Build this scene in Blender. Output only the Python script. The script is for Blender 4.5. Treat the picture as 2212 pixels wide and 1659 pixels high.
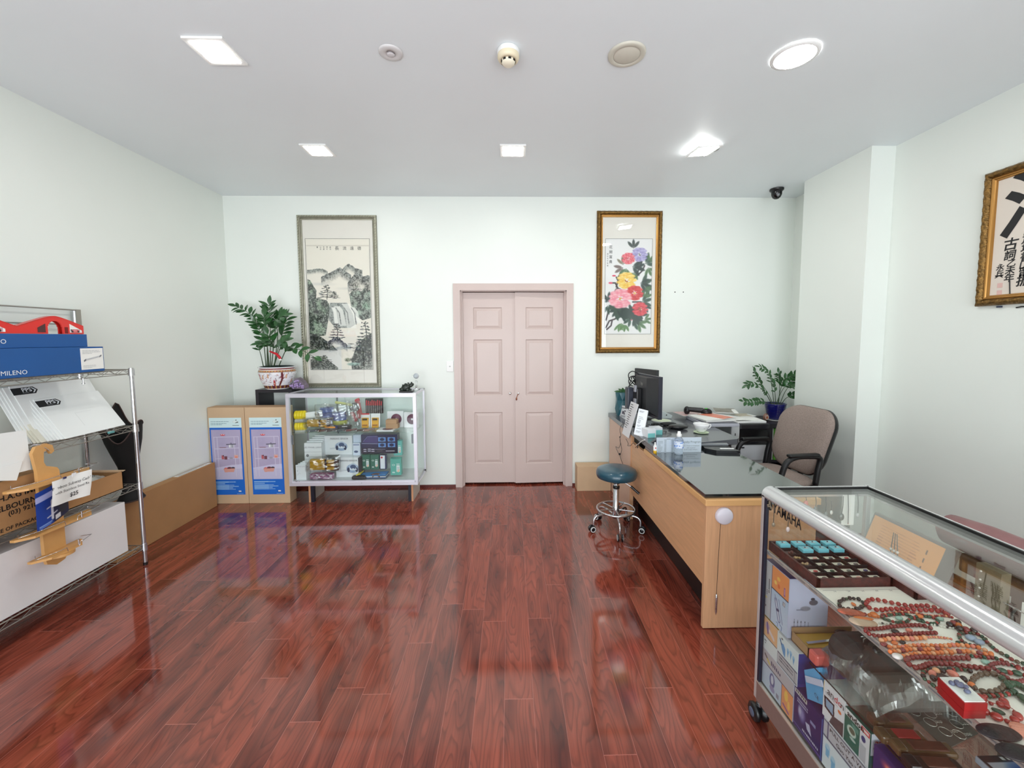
import bpy, bmesh, math, random
import numpy as np
from mathutils import Vector, Matrix
PI = math.pi
random.seed(7)
SC = bpy.context.scene
COL = SC.collection
for o in list(bpy.data.objects):
    bpy.data.objects.remove(o, do_unlink=True)

# ------------------------------------------------------------------ camera
F_PX, CX, CY = 889.36, 1121.07, 797.04
YAW, PITCH, ROLL = 0.0209, 0.0749, -0.0037
cam_d = bpy.data.cameras.new('camera')
cam_d.sensor_width = 36.0
cam_d.lens = 36.0 * F_PX / 2212
cam_d.shift_x = (1106 - CX) / 2212
cam_d.shift_y = (CY - 829.5) / 2212
cam_d.clip_start = 0.02
cam = bpy.data.objects.new('camera', cam_d)
COL.objects.link(cam)
_f = Vector((math.sin(YAW) * math.cos(PITCH), math.cos(YAW) * math.cos(PITCH), -math.sin(PITCH)))
_r = Vector((math.cos(YAW), -math.sin(YAW), 0))
_u = _r.cross(_f)
R_ = (_r * math.cos(ROLL) + _u * math.sin(ROLL))
U_ = (_u * math.cos(ROLL) - _r * math.sin(ROLL))
F_ = _f
cam.matrix_world = Matrix(((R_.x, U_.x, -F_.x, 0), (R_.y, U_.y, -F_.y, 0), (R_.z, U_.z, -F_.z, 1.6), (0, 0, 0, 1)))
SC.camera = cam

# ------------------------------------------------------------------ view, world, daylight
SC.view_settings.view_transform = 'Standard'
SC.view_settings.look = 'None'
SC.view_settings.gamma = 1.0
SC.view_settings.exposure = 0.03
SC.view_settings.use_curve_mapping = False
w = bpy.data.worlds.new('daylight'); SC.world = w
w.use_nodes = True
wn = w.node_tree.nodes; wl = w.node_tree.links
wn.clear()
wo = wn.new('ShaderNodeOutputWorld'); wb = wn.new('ShaderNodeBackground')
sk = wn.new('ShaderNodeTexSky'); sk.sky_type = 'HOSEK_WILKIE'; sk.turbidity = 5.0
sk.sun_direction = (0.5, -0.4, 0.75)
wl.new(sk.outputs[0], wb.inputs[0]); wb.inputs[1].default_value = 1.0
wl.new(wb.outputs[0], wo.inputs[0])
SC.cycles.max_bounces = 10
SC.cycles.diffuse_bounces = 5
SC.cycles.glossy_bounces = 5
SC.cycles.transmission_bounces = 8
SC.cycles.transparent_max_bounces = 24
SC.cycles.sample_clamp_indirect = 8.0
SC.cycles.use_denoising = True

def area(name, loc, size, power, col, look):
    d = bpy.data.lights.new(name, 'AREA'); d.shape = 'RECTANGLE'
    d.size, d.size_y = size; d.energy = power; d.color = col; d.spread = math.radians(150)
    o = bpy.data.objects.new(name, d); COL.objects.link(o)
    o.location = loc
    o.rotation_euler = Vector(look).to_track_quat('-Z', 'Y').to_euler()
    o['kind'] = 'structure'
    return o
# daylight coming in through the shopfront glass behind the camera
area('daylight_through_shopfront', (0.0, -2.05, 1.45), (5.0, 2.3), 104.0, (0.88, 0.95, 1.0), (0, 1, 0.05))
# added fill lamp aimed up to brighten the ceiling, standing in for pavement bounce
area('upward_fill_light', (0.0, -2.08, 0.72), (5.0, 0.8), 66.0, (0.97, 0.97, 1.0), (0, 1, 0.85))

# ------------------------------------------------------------------ helpers
def at(u, v, ax, val):
    """room point seen at photo pixel (u, v) on the plane ax = val"""
    d = F_ + R_ * ((u - CX) / F_PX) - U_ * ((v - CY) / F_PX)
    c = Vector((0, 0, 1.6)); i = 'xyz'.index(ax)
    return c + d * ((val - c[i]) / d[i])

MATS = {}
def srgb(r, g, b):
    f = lambda c: (c / 255 / 12.92) if c / 255 <= 0.04045 else ((c / 255 + 0.055) / 1.055) ** 2.4
    return (f(r), f(g), f(b))
def mat(name, col=None, rough=0.5, metal=0.0, ior=1.5, coat=0.0, trans=0.0, alpha=1.0, var=0.0, vscale=8.0,
        bump=0.0, bscale=60.0, emit=None, estr=0.0, sub=0.0, attr=False):
    if name in MATS: return MATS[name]
    m = bpy.data.materials.new(name); m.use_nodes = True
    nt = m.node_tree; b = nt.nodes['Principled BSDF']
    c = srgb(*col) if col else (0.8, 0.8, 0.8)
    b.inputs['Base Color'].default_value = (*c, 1)
    b.inputs['Roughness'].default_value = rough
    b.inputs['Metallic'].default_value = metal
    b.inputs['IOR'].default_value = ior
    b.inputs['Coat Weight'].default_value = coat
    b.inputs['Coat Roughness'].default_value = 0.08
    b.inputs['Transmission Weight'].default_value = trans
    b.inputs['Alpha'].default_value = alpha
    if sub: b.inputs['Subsurface Weight'].default_value = sub
    tc = nt.nodes.new('ShaderNodeTexCoord')
    if attr:
        a = nt.nodes.new('ShaderNodeAttribute'); a.attribute_name = 'Col'
        nt.links.new(a.outputs['Color'], b.inputs['Base Color'])
    elif var > 0:
        n = nt.nodes.new('ShaderNodeTexNoise'); n.inputs['Scale'].default_value = vscale; n.inputs['Detail'].default_value = 5
        nt.links.new(tc.outputs['Object'], n.inputs['Vector'])
        r = nt.nodes.new('ShaderNodeMapRange'); r.inputs['From Min'].default_value = 0.3; r.inputs['From Max'].default_value = 0.7
        r.inputs['To Min'].default_value = 1 - var; r.inputs['To Max'].default_value = 1 + var
        nt.links.new(n.outputs['Fac'], r.inputs['Value'])
        mx = nt.nodes.new('ShaderNodeVectorMath'); mx.operation = 'SCALE'
        mx.inputs[0].default_value = c
        nt.links.new(r.outputs['Result'], mx.inputs['Scale'])
        nt.links.new(mx.outputs['Vector'], b.inputs['Base Color'])
    if bump > 0:
        n2 = nt.nodes.new('ShaderNodeTexNoise'); n2.inputs['Scale'].default_value = bscale; n2.inputs['Detail'].default_value = 3
        nt.links.new(tc.outputs['Object'], n2.inputs['Vector'])
        bp_ = nt.nodes.new('ShaderNodeBump'); bp_.inputs['Strength'].default_value = bump; bp_.inputs['Distance'].default_value = 0.004
        nt.links.new(n2.outputs['Fac'], bp_.inputs['Height']); nt.links.new(bp_.outputs['Normal'], b.inputs['Normal'])
    if emit:
        b.inputs['Emission Color'].default_value = (*srgb(*emit), 1)
        b.inputs['Emission Strength'].default_value = estr
    MATS[name] = m
    return m

def glass_mat(name, tint=(250, 254, 252), refl=0.10, rough=0.0):
    """thin clear pane: see-through, with a mirror-like sheen that grows at grazing angles"""
    if name in MATS: return MATS[name]
    m = bpy.data.materials.new(name); m.use_nodes = True
    nt = m.node_tree; nt.nodes.clear(); L = nt.links
    o = nt.nodes.new('ShaderNodeOutputMaterial'); mx = nt.nodes.new('ShaderNodeMixShader')
    t = nt.nodes.new('ShaderNodeBsdfTransparent'); g = nt.nodes.new('ShaderNodeBsdfGlossy')
    lw = nt.nodes.new('ShaderNodeLayerWeight'); lw.inputs['Blend'].default_value = 0.5
    p5 = nt.nodes.new('ShaderNodeMath'); p5.operation = 'POWER'; p5.inputs[1].default_value = 5.0
    k = nt.nodes.new('ShaderNodeMath'); k.operation = 'MULTIPLY_ADD'; k.inputs[1].default_value = 0.9; k.inputs[2].default_value = refl * 0.45; k.use_clamp = True
    t.inputs['Color'].default_value = (*srgb(*tint), 1)
    g.inputs['Roughness'].default_value = rough
    L.new(lw.outputs['Facing'], p5.inputs[0]); L.new(p5.outputs[0], k.inputs[0]); L.new(k.outputs[0], mx.inputs[0])
    L.new(t.outputs[0], mx.inputs[1]); L.new(g.outputs[0], mx.inputs[2]); L.new(mx.outputs[0], o.inputs[0])
    MATS[name] = m
    return m

def perp(d):
    d = d.normalized()
    a = Vector((0, 0, 1)) if abs(d.z) < 0.9 else Vector((1, 0, 0))
    x = d.cross(a).normalized(); y = d.cross(x).normalized()
    return x, y

class MB:
    """collects shapes and links them as ONE mesh object"""
    def __init__(s, M=None):
        s.v = []; s.f = []; s.mi = []; s.sm = []; s.M = M; s.cur = 0; s.col = None
    def _add(s, vs, fs, smooth=False):
        n = len(s.v)
        for p in vs:
            p = Vector(p)
            if s.M is not None: p = s.M @ p
            s.v.append(p)
        for f in fs:
            s.f.append([i + n for i in f]); s.mi.append(s.cur); s.sm.append(smooth)
        return s
    def box(s, a, b, bev=0.0):
        x0, y0, z0 = [min(a[i], b[i]) for i in range(3)]; x1, y1, z1 = [max(a[i], b[i]) for i in range(3)]
        if bev <= 0:
            return s._add([(x0,y0,z0),(x1,y0,z0),(x1,y1,z0),(x0,y1,z0),(x0,y0,z1),(x1,y0,z1),(x1,y1,z1),(x0,y1,z1)],
                   [(0,3,2,1),(4,5,6,7),(0,1,5,4),(1,2,6,5),(2,3,7,6),(3,0,4,7)])
        e = min(bev, (x1-x0)*.49, (y1-y0)*.49, (z1-z0)*.49)
        bm = bmesh.new()
        bmesh.ops.create_cube(bm, size=1)
        for q in bm.verts:
            q.co = Vector(((x0+x1)/2 + q.co.x*(x1-x0), (y0+y1)/2 + q.co.y*(y1-y0), (z0+z1)/2 + q.co.z*(z1-z0)))
        bmesh.ops.bevel(bm, geom=bm.edges[:], offset=e, segments=2, profile=0.5, affect='EDGES')
        s._add([q.co.copy() for q in bm.verts], [[q.index for q in f.verts] for f in bm.faces])
        bm.free(); return s
    def obox(s, c, ux, uy, uz, bev=0.0):
        """box centred at c with full edge vectors ux, uy, uz"""
        t = MB().box((-.5,-.5,-.5), (.5,.5,.5)) if not bev else None
        c = Vector(c); ux = Vector(ux); uy = Vector(uy); uz = Vector(uz)
        if bev:
            t = MB().box((-ux.length/2,-uy.length/2,-uz.length/2), (ux.length/2,uy.length/2,uz.length/2), bev)
            ux = ux.normalized(); uy = uy.normalized(); uz = uz.normalized()
        return s._add([c + ux*q.x + uy*q.y + uz*q.z for q in t.v], t.f)
    def cyl(s, a, b, r, r2=None, n=20, cap=True, smooth=True):
        a = Vector(a); b = Vector(b); r2 = r if r2 is None else r2
        x, y = perp(b - a)
        vs = []; 
        for k in range(n):
            t = 2*PI*k/n; d = x*math.cos(t) + y*math.sin(t)
            vs += [a + d*r, b + d*r2]
        fs = [(2*k, 2*((k+1) % n), 2*((k+1) % n)+1, 2*k+1) for k in range(n)]
        s._add(vs, fs, smooth)
        if cap:
            s._add([vs[2*k] for k in range(n)], [list(range(n))]); s._add([vs[2*k+1] for k in range(n)], [list(range(n))[::-1]])
        return s
    def tube(s, pts, r, n=8, closed=False, cap=True):
        pts = [Vector(p) for p in pts]; m = len(pts); rings = []; x = None
        rr = r if isinstance(r, (list, tuple)) else [r]*m
        for i, p in enumerate(pts):
            if closed: d = pts[(i+1) % m] - pts[i-1]
            else: d = pts[min(i+1, m-1)] - pts[max(i-1, 0)]
            if d.length < 1e-9: d = Vector((0, 0, 1))
            d = d.normalized()
            if x is None: x, y = perp(d)
            else:
                x = (x - d*x.dot(d))
                if x.length < 1e-6: x, y = perp(d)
                x = x.normalized(); y = d.cross(x)
            rings.append([p + (x*math.cos(2*PI*k/n) + y*math.sin(2*PI*k/n))*rr[i] for k in range(n)])
        vs = [q for rg in rings for q in rg]; fs = []
        for i in range(m if closed else m-1):
            j = (i+1) % m
            for k in range(n): fs.append((i*n+k, i*n+(k+1) % n, j*n+(k+1) % n, j*n+k))
        s._add(vs, fs, True)
        if cap and not closed:
            s._add(rings[0], [list(range(n))[::-1]]); s._add(rings[-1], [list(range(n))])
        return s
    def lathe(s, c, prof, n=32, ax=(0,0,1), smooth=True, sx=1.0, sy=1.0, cap=False):
        """prof = [(radius, height)...] around axis ax from centre c"""
        c = Vector(c); ax = Vector(ax).normalized()
        x, y = (Vector((1,0,0)), Vector((0,1,0))) if abs(ax.z) > .999 else perp(ax)
        vs = []
        for (r, h) in prof:
            for k in range(n):
                t = 2*PI*k/n; vs.append(c + ax*h + (x*math.cos(t)*sx + y*math.sin(t)*sy)*r)
        fs = [(i*n+k, i*n+(k+1) % n, (i+1)*n+(k+1) % n, (i+1)*n+k) for i in range(len(prof)-1) for k in range(n)]
        s._add(vs, fs, smooth)
        if not cap: return s
        if prof[0][0] > 1e-5: s._add(vs[:n], [list(range(n))[::-1]])
        if prof[-1][0] > 1e-5: s._add(vs[-n:], [list(range(n))])
        return s
    def ball(s, c, r, n=12, sc=(1,1,1), rot=None):
        c = Vector(c); vs = []; m = max(5, n//2+1)
        for i in range(m+1):
            a = PI*i/m
            for k in range(n):
                t = 2*PI*k/n
                q = Vector((math.sin(a)*math.cos(t)*sc[0], math.sin(a)*math.sin(t)*sc[1], math.cos(a)*sc[2]))*r
                if rot is not None: q = rot @ q
                vs.append(c + q)
        fs = [(i*n+k, (i+1)*n+k, (i+1)*n+(k+1) % n, i*n+(k+1) % n) for i in range(m) for k in range(n)]
        return s._add(vs, fs, True)
    def prism(s, pts, o, ux, uy, uz, smooth=False):
        """2-D outline pts placed at o along ux, uy and extruded by uz"""
        o = Vector(o); ux = Vector(ux); uy = Vector(uy); uz = Vector(uz); n = len(pts)
        a = [o + ux*p[0] + uy*p[1] for p in pts]; b = [q + uz for q in a]
        s._add(a + b, [(k, (k+1) % n, (k+1) % n + n, k+n) for k in range(n)], smooth)
        s._add(a, [list(range(n))[::-1]]); s._add(b, [list(range(n))]); return s
    def quad(s, a, b, c, d): return s._add([a, b, c, d], [(0,1,2,3)])
    def grid(s, fn, nu, nv, smooth=True):
        vs = [fn(i/nu, j/nv) for j in range(nv+1) for i in range(nu+1)]
        fs = [(j*(nu+1)+i, j*(nu+1)+i+1, (j+1)*(nu+1)+i+1, (j+1)*(nu+1)+i) for j in range(nv) for i in range(nu)]
        return s._add(vs, fs, smooth)
    def text(s, st, o, ux, uy, size, align='LEFT', depth=0.0, bold=False, lift=0.0006, wide=1.0):
        cu = bpy.data.curves.new('t', 'FONT'); cu.body = st; cu.size = size; cu.align_x = align; cu.align_y = 'CENTER'
        cu.resolution_u = 2
        if bold: cu.offset = size*0.02
        ob = bpy.data.objects.new('t', cu); me = ob.to_mesh()
        ux = Vector(ux).normalized(); uy = Vector(uy).normalized(); nz = ux.cross(uy); o = Vector(o) + nz*lift
        s._add([o + ux*q.co.x*wide + uy*q.co.y for q in me.vertices], [list(p.vertices) for p in me.polygons])
        ob.to_mesh_clear(); bpy.data.objects.remove(ob); bpy.data.curves.remove(cu)
        return s
    def lines(s, o, ux, uy, w, h, rows, fill=0.5, seed=1, lift=0.0006, gap=0.25):
        """small print too small to read: short strokes in rows"""
        rnd = random.Random(seed); ux = Vector(ux).normalized(); uy = Vector(uy).normalized(); nz = ux.cross(uy)
        o = Vector(o) + nz*lift; rh = h/rows
        for r in range(rows):
            x = 0; end = w*(1 if r < rows-1 else rnd.uniform(.4, .9))*rnd.uniform(.85, 1)
            y = h - (r+.5)*rh
            while x < end:
                l = min(rnd.uniform(.6, 2.2)*rh, end-x); y0 = y - rh*fill/2; y1 = y + rh*fill/2
                s.quad(o+ux*x+uy*y0, o+ux*(x+l)+uy*y0, o+ux*(x+l)+uy*y1, o+ux*x+uy*y1); x += l + rh*gap
        return s
    def poly(s, pts, o, ux, uy, lift=0.0006):
        ux = Vector(ux).normalized(); uy = Vector(uy).normalized(); nz = ux.cross(uy); o = Vector(o)+nz*lift
        return s._add([o + ux*p[0] + uy*p[1] for p in pts], [list(range(len(pts)))])
    def disc(s, o, ux, uy, r, r2=None, n=24, lift=0.0008):
        r2 = r if r2 is None else r2
        return s.poly([(r*math.cos(2*PI*k/n), r2*math.sin(2*PI*k/n)) for k in range(n)], o, ux, uy, lift)
    def build(s, name, m, parent=None, origin=None, colors=None):
        if parent is not None:
            org = Vector(parent.get('_org', (0,0,0)))
        elif origin is not None: org = Vector(origin)
        else:
            xs = [q.x for q in s.v]; ys = [q.y for q in s.v]; zs = [q.z for q in s.v]
            org = Vector(((min(xs)+max(xs))/2, (min(ys)+max(ys))/2, min(zs)))
        me = bpy.data.meshes.new(name)
        me.from_pydata([q - org for q in s.v], [], s.f)
        ms = m if isinstance(m, (list, tuple)) else [m]
        for q in ms: me.materials.append(q)
        me.polygons.foreach_set('material_index', s.mi)
        me.polygons.foreach_set('use_smooth', s.sm)
        if colors is not None:
            ca = me.color_attributes.new('Col', 'FLOAT_COLOR', 'POINT')
            ca.data.foreach_set('color', np.asarray(colors, dtype=np.float32).ravel())
        me.update()
        o = bpy.data.objects.new(name, me); COL.objects.link(o)
        if parent is not None:
            if '_sub' in parent: pass
            o.parent = parent; o['_org'] = tuple(org)
            if parent.get('_mesh'): pass
        else:
            o.location = org; o['_org'] = tuple(org)
        return o

def tag(o, label=None, cat=None, group=None, kind=None):
    if label: o['label'] = label
    if cat: o['category'] = cat
    if group: o['group'] = group
    if kind: o['kind'] = kind
    return o
def thing(name, label, cat, loc, group=None, kind=None):
    o = bpy.data.objects.new(name, None); COL.objects.link(o)
    o.location = loc; o['_org'] = tuple(loc); o.empty_display_size = 0.05
    return tag(o, label, cat, group, kind)
def copy_tree(o, parent=None):
    c = o.copy(); COL.objects.link(c)
    if parent is not None: c.parent = parent
    for ch in list(o.children): copy_tree(ch, c)
    return c
def Rz(a): return Matrix.Rotation(a, 4, 'Z')
def T(x, y, z): return Matrix.Translation((x, y, z))
X, Y, Z = Vector((1,0,0)), Vector((0,1,0)), Vector((0,0,1))

# ---- picture surfaces: a fine mesh whose vertices carry the painted colour
class Canvas:
    def __init__(s, w, h, col=(255,255,255)):
        s.w, s.h = w, h
        s.a = np.empty((h, w, 3)); s.a[:] = col
        s.yy, s.xx = np.mgrid[0:h, 0:w]; s.xx = (s.xx+.5)/w; s.yy = (s.yy+.5)/h   # y runs down
    def mix(s, m, col):
        m = np.clip(m, 0, 1)[..., None]; s.a = s.a*(1-m) + np.array(col, float)*m; return s
    def rect(s, x0, y0, x1, y1, col, k=1.0):
        return s.mix(((s.xx >= x0) & (s.xx < x1) & (s.yy >= y0) & (s.yy < y1))*k, col)
    def ell(s, x, y, rx, ry, col, k=1.0, soft=0.15, ang=0.0):
        dx = (s.xx-x)*s.w; dy = (s.yy-y)*s.h; c, n = math.cos(ang), math.sin(ang)
        u = (dx*c+dy*n)/(rx*s.w); v = (-dx*n+dy*c)/(ry*s.w)
        return s.mix(np.clip((1-np.sqrt(u*u+v*v))/soft, 0, 1)*k, col)
    def line(s, pts, wd, col, k=1.0):
        d = np.full(s.xx.shape, 9e9)
        for (x0, y0), (x1, y1) in zip(pts[:-1], pts[1:]):
            ax, ay, bx, by = x0*s.w, y0*s.h, x1*s.w, y1*s.h
            px, py = s.xx*s.w, s.yy*s.h; L = max((bx-ax)**2+(by-ay)**2, 1e-9)
            t = np.clip(((px-ax)*(bx-ax)+(py-ay)*(by-ay))/L, 0, 1)
            d = np.minimum(d, np.hypot(px-ax-t*(bx-ax), py-ay-t*(by-ay)))
        return s.mix(np.clip(wd*s.w-d+.5, 0, 1)*k, col)
    def poly(s, pts, col, k=1.0):
        ins = np.zeros(s.xx.shape, bool); n = len(pts)
        for i in range(n):
            x0, y0 = pts[i]; x1, y1 = pts[(i+1) % n]
            if y0 == y1: continue
            c = ((s.yy > y0) != (s.yy > y1)) & (s.xx < (x1-x0)*(s.yy-y0)/(y1-y0)+x0); ins ^= c
        return s.mix(ins*k, col)
    def noise(s, fx, fy, seed=0, octv=4):
        r = np.random.RandomState(seed); out = np.zeros(s.xx.shape); amp = 1; tot = 0
        for _ in range(octv):
            gx, gy = int(fx)+2, int(fy)+2; g = r.rand(gy+1, gx+1)
            u = s.xx*fx; v = s.yy*fy; i = u.astype(int); j = v.astype(int); u = u-i; v = v-j
            u = u*u*(3-2*u); v = v*v*(3-2*v)
            out += amp*((g[j, i]*(1-u)+g[j, i+1]*u)*(1-v)+(g[j+1, i]*(1-u)+g[j+1, i+1]*u)*v)
            tot += amp; amp *= .5; fx *= 2; fy *= 2
        return out/tot
    def put(s, name, o, ux, uy, m=None, parent=None, rough=0.55):
        """o = top-left corner, ux = full width vector, uy = full height vector (downwards)"""
        o = Vector(o); ux = Vector(ux); uy = Vector(uy); h, w = s.h, s.w
        i = (np.arange(w)/(w-1))[None, :, None]; j = (np.arange(h)/(h-1))[:, None, None]
        P = np.array(o)[None, None]+i*np.array(ux)[None, None]+j*np.array(uy)[None, None]
        P = P.reshape(-1, 3)
        idx = np.arange(h*w).reshape(h, w)
        fc = np.stack([idx[:-1, :-1], idx[1:, :-1], idx[1:, 1:], idx[:-1, 1:]], -1).reshape(-1, 4)
        org = np.array(parent['_org'][:]) if parent is not None else P.mean(0)
        me = bpy.data.meshes.new(name)
        me.vertices.add(h*w); me.vertices.foreach_set('co', (P-org).ravel())
        me.loops.add(fc.size); me.loops.foreach_set('vertex_index', fc.ravel())
        me.polygons.add(len(fc)); me.polygons.foreach_set('loop_start', np.arange(len(fc))*4)
        me.polygons.foreach_set('loop_total', np.full(len(fc), 4))
        c = np.clip(s.a/255, 0, 1); c = np.where(c <= .04045, c/12.92, ((c+.055)/1.055)**2.4)
        ca = me.color_attributes.new('Col', 'FLOAT_COLOR', 'POINT')
        ca.data.foreach_set('color', np.concatenate([c.reshape(-1, 3), np.ones((h*w, 1))], 1).astype(np.float32).ravel())
        me.materials.append(m or mat('printed_surface', (200,200,200), rough, attr=True))
        me.update(); me.validate()
        ob = bpy.data.objects.new(name, me); COL.objects.link(ob)
        ob['_org'] = tuple(org)
        if parent is not None: ob.parent = parent
        else: ob.location = org
        return ob
# ================================================================== the room
XL, XR, YB, YF, H = -2.91, 2.95, 4.356, -2.2, 3.05
def wall_mat(name, c):
    m = mat(name, c, rough=0.42, var=0.015, vscale=1.3, bump=0.05, bscale=220)
    m.node_tree.nodes['Principled BSDF'].inputs['Specular IOR Level'].default_value = 0.35
    return m
WALL = wall_mat('mint_white_paint', (234, 239, 233))
CEIL = wall_mat('ceiling_white_paint', (232, 238, 241))
def struct(name, mb, m, origin=(0,0,0)):
    o = mb.build(name, m, origin=origin); o['kind'] = 'structure'; return o

def floor_material():
    m = bpy.data.materials.new('red_wood_planks'); m.use_nodes = True
    nt = m.node_tree; N = nt.nodes; L = nt.links; b = N['Principled BSDF']
    def nd(t, **k):
        n = N.new(t)
        for a, v in k.items(): setattr(n, a, v)
        return n
    def mth(op, a, b_=None, c=None):
        n = nd('ShaderNodeMath', operation=op)
        for i, q in enumerate((a, b_, c)):
            if q is None: continue
            if isinstance(q, (int, float)): n.inputs[i].default_value = q
            else: L.new(q, n.inputs[i])
        return n.outputs[0]
    tc = nd('ShaderNodeTexCoord'); sp = nd('ShaderNodeSeparateXYZ'); L.new(tc.outputs['Object'], sp.inputs[0])
    x, y = sp.outputs[0], sp.outputs[1]
    px = mth('DIVIDE', mth('ADD', x, 0.034), 0.1283); ix = mth('FLOOR', px); fx = mth('SUBTRACT', px, ix)
    wn1 = nd('ShaderNodeTexWhiteNoise', noise_dimensions='1D'); L.new(ix, wn1.inputs['W'])
    py = mth('ADD', mth('DIVIDE', y, 1.21), mth('MULTIPLY', wn1.outputs['Value'], 1.0)); iy = mth('FLOOR', py); fy = mth('SUBTRACT', py, iy)
    idn = mth('ADD', mth('MULTIPLY', ix, 7.31), mth('MULTIPLY', iy, 3.17))
    wn2 = nd('ShaderNodeTexWhiteNoise', noise_dimensions='1D'); L.new(idn, wn2.inputs['W'])
    r2 = wn2.outputs['Value']
    cv = nd('ShaderNodeCombineXYZ')
    L.new(mth('MULTIPLY', x, 7.0), cv.inputs[0]); L.new(mth('MULTIPLY', y, 1.1), cv.inputs[1]); L.new(mth('MULTIPLY', idn, 5.7), cv.inputs[2])
    n1 = nd('ShaderNodeTexNoise'); n1.inputs['Scale'].default_value = 1.0; n1.inputs['Detail'].default_value = 2.2; n1.inputs['Roughness'].default_value = 0.45
    L.new(cv.outputs[0], n1.inputs['Vector'])
    # growth rings: the level lines of a stretched noise read as cathedral grain and knots
    rg = mth('FRACT', mth('MULTIPLY', n1.outputs['Fac'], 22.0))
    rr = nd('ShaderNodeValToRGB'); L.new(rg, rr.inputs[0])
    e = rr.color_ramp.elements; e[0].position = 0.0; e[0].color = (.25,.25,.25,1); e[1].position = .16; e[1].color = (1,1,1,1)
    q = e.new(.7); q.color = (.86,.86,.86,1); q = e.new(1.0); q.color = (.3,.3,.3,1)
    c2 = nd('ShaderNodeCombineXYZ'); L.new(mth('MULTIPLY', x, 150.0), c2.inputs[0]); L.new(mth('MULTIPLY', y, 5.0), c2.inputs[1]); L.new(idn, c2.inputs[2])
    n2 = nd('ShaderNodeTexNoise'); n2.inputs['Scale'].default_value = 1.0; n2.inputs['Detail'].default_value = 3; L.new(c2.outputs[0], n2.inputs['Vector'])
    c3 = nd('ShaderNodeCombineXYZ'); L.new(mth('MULTIPLY', x, 9.0), c3.inputs[0]); L.new(mth('MULTIPLY', y, 1.7), c3.inputs[1]); L.new(mth('MULTIPLY', idn, 2.1), c3.inputs[2])
    n3 = nd('ShaderNodeTexNoise'); n3.inputs['Scale'].default_value = 1.0; n3.inputs['Detail'].default_value = 2; L.new(c3.outputs[0], n3.inputs['Vector'])
    mr = nd('ShaderNodeMapRange'); L.new(n3.outputs['Fac'], mr.inputs['Value']); mr.inputs['From Min'].default_value = .30; mr.inputs['From Max'].default_value = .60
    c4 = nd('ShaderNodeCombineXYZ'); L.new(mth('MULTIPLY', x, 34.0), c4.inputs[0]); L.new(mth('MULTIPLY', y, 2.6), c4.inputs[1]); L.new(idn, c4.inputs[2])
    n4 = nd('ShaderNodeTexNoise'); n4.inputs['Scale'].default_value = 1.0; n4.inputs['Detail'].default_value = 3; L.new(c4.outputs[0], n4.inputs['Vector'])
    mix1 = nd('ShaderNodeMix', data_type='RGBA'); L.new(mr.outputs[0], mix1.inputs['Factor'])
    mix1.inputs['A'].default_value = (*srgb(92, 38, 29), 1); mix1.inputs['B'].default_value = (*srgb(146, 70, 53), 1)
    ringv = mth('MULTIPLY_ADD', rr.outputs['Color'], 0.52, 0.52)
    fib = mth('MULTIPLY_ADD', n2.outputs['Fac'], 0.5, 0.75)
    fib = mth('MULTIPLY', fib, mth('MULTIPLY_ADD', n4.outputs['Fac'], 0.7, 0.65))
    tone = mth('MULTIPLY_ADD', r2, 0.16, 0.92)
    k = mth('MULTIPLY', mth('MULTIPLY', ringv, fib), tone)
    sc = nd('ShaderNodeVectorMath', operation='SCALE'); L.new(mix1.outputs['Result'], sc.inputs[0]); L.new(k, sc.inputs['Scale'])
    # plank joints: thin pale lines
    ex = mth('MINIMUM', fx, mth('SUBTRACT', 1.0, fx)); ey = mth('MINIMUM', fy, mth('SUBTRACT', 1.0, fy))
    jx = mth('LESS_THAN', ex, 0.007); jy = mth('LESS_THAN', ey, 0.0012); j = mth('MAXIMUM', jx, jy)
    mix2 = nd('ShaderNodeMix', data_type='RGBA'); L.new(mth('MULTIPLY', j, 0.6), mix2.inputs['Factor'])
    L.new(sc.outputs['Vector'], mix2.inputs['A']); mix2.inputs['B'].default_value = (*srgb(196, 118, 104), 1)
    L.new(mix2.outputs['Result'], b.inputs['Base Color'])
    b.inputs['Roughness'].default_value = 0.16; b.inputs['IOR'].default_value = 1.5
    L.new(mth('MULTIPLY_ADD', n2.outputs['Fac'], 0.07, 0.055), b.inputs['Roughness'])
    b.inputs['Coat Weight'].default_value = 0.5; b.inputs['Coat Roughness'].default_value = 0.05
    bp_ = nd('ShaderNodeBump'); bp_.inputs['Strength'].default_value = 0.07; bp_.inputs['Distance'].default_value = 0.002
    L.new(mth('SUBTRACT', n2.outputs['Fac'], mth('MULTIPLY', j, 0.8)), bp_.inputs['Height']); L.new(bp_.outputs['Normal'], b.inputs['Normal'])
    return m
FLOOR = floor_material()
struct('floor', MB().box((XL-.12, YF-.12, -.06), (XR+.2, YB+.6, 0)), FLOOR)
struct('ceiling', MB().box((XL-.12, YF-.12, H), (XR+.2, YB+.6, H+.08)), CEIL)
struct('wall_left', MB().box((XL-.12, YF-.12, 0), (XL, YB+.12, H)), WALL)
XC, YC0, YC1, XA = 2.761, 3.195, 3.914, 2.99
struct('wall_right', MB().box((XR, YF-.12, 0), (XR+.2, YC1, H)).box((XA, YC1, 0), (XR+.2, YB+.12, H)), WALL)
struct('wall_column', MB().box((XC, YC0, 0), (XR, YC1, H)), WALL)
# back wall with the doorway; opening x -.535..0.60, top 2.105
DX0, DX1, DZ = -0.533, 0.603, 2.108
struct('wall_back', MB().box((XL, YB, 0), (DX0, YB+.12, H)).box((DX1, YB, 0), (XA, YB+.12, H)).box((DX0, YB, DZ), (DX1, YB+.12, H)), WALL)
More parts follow.
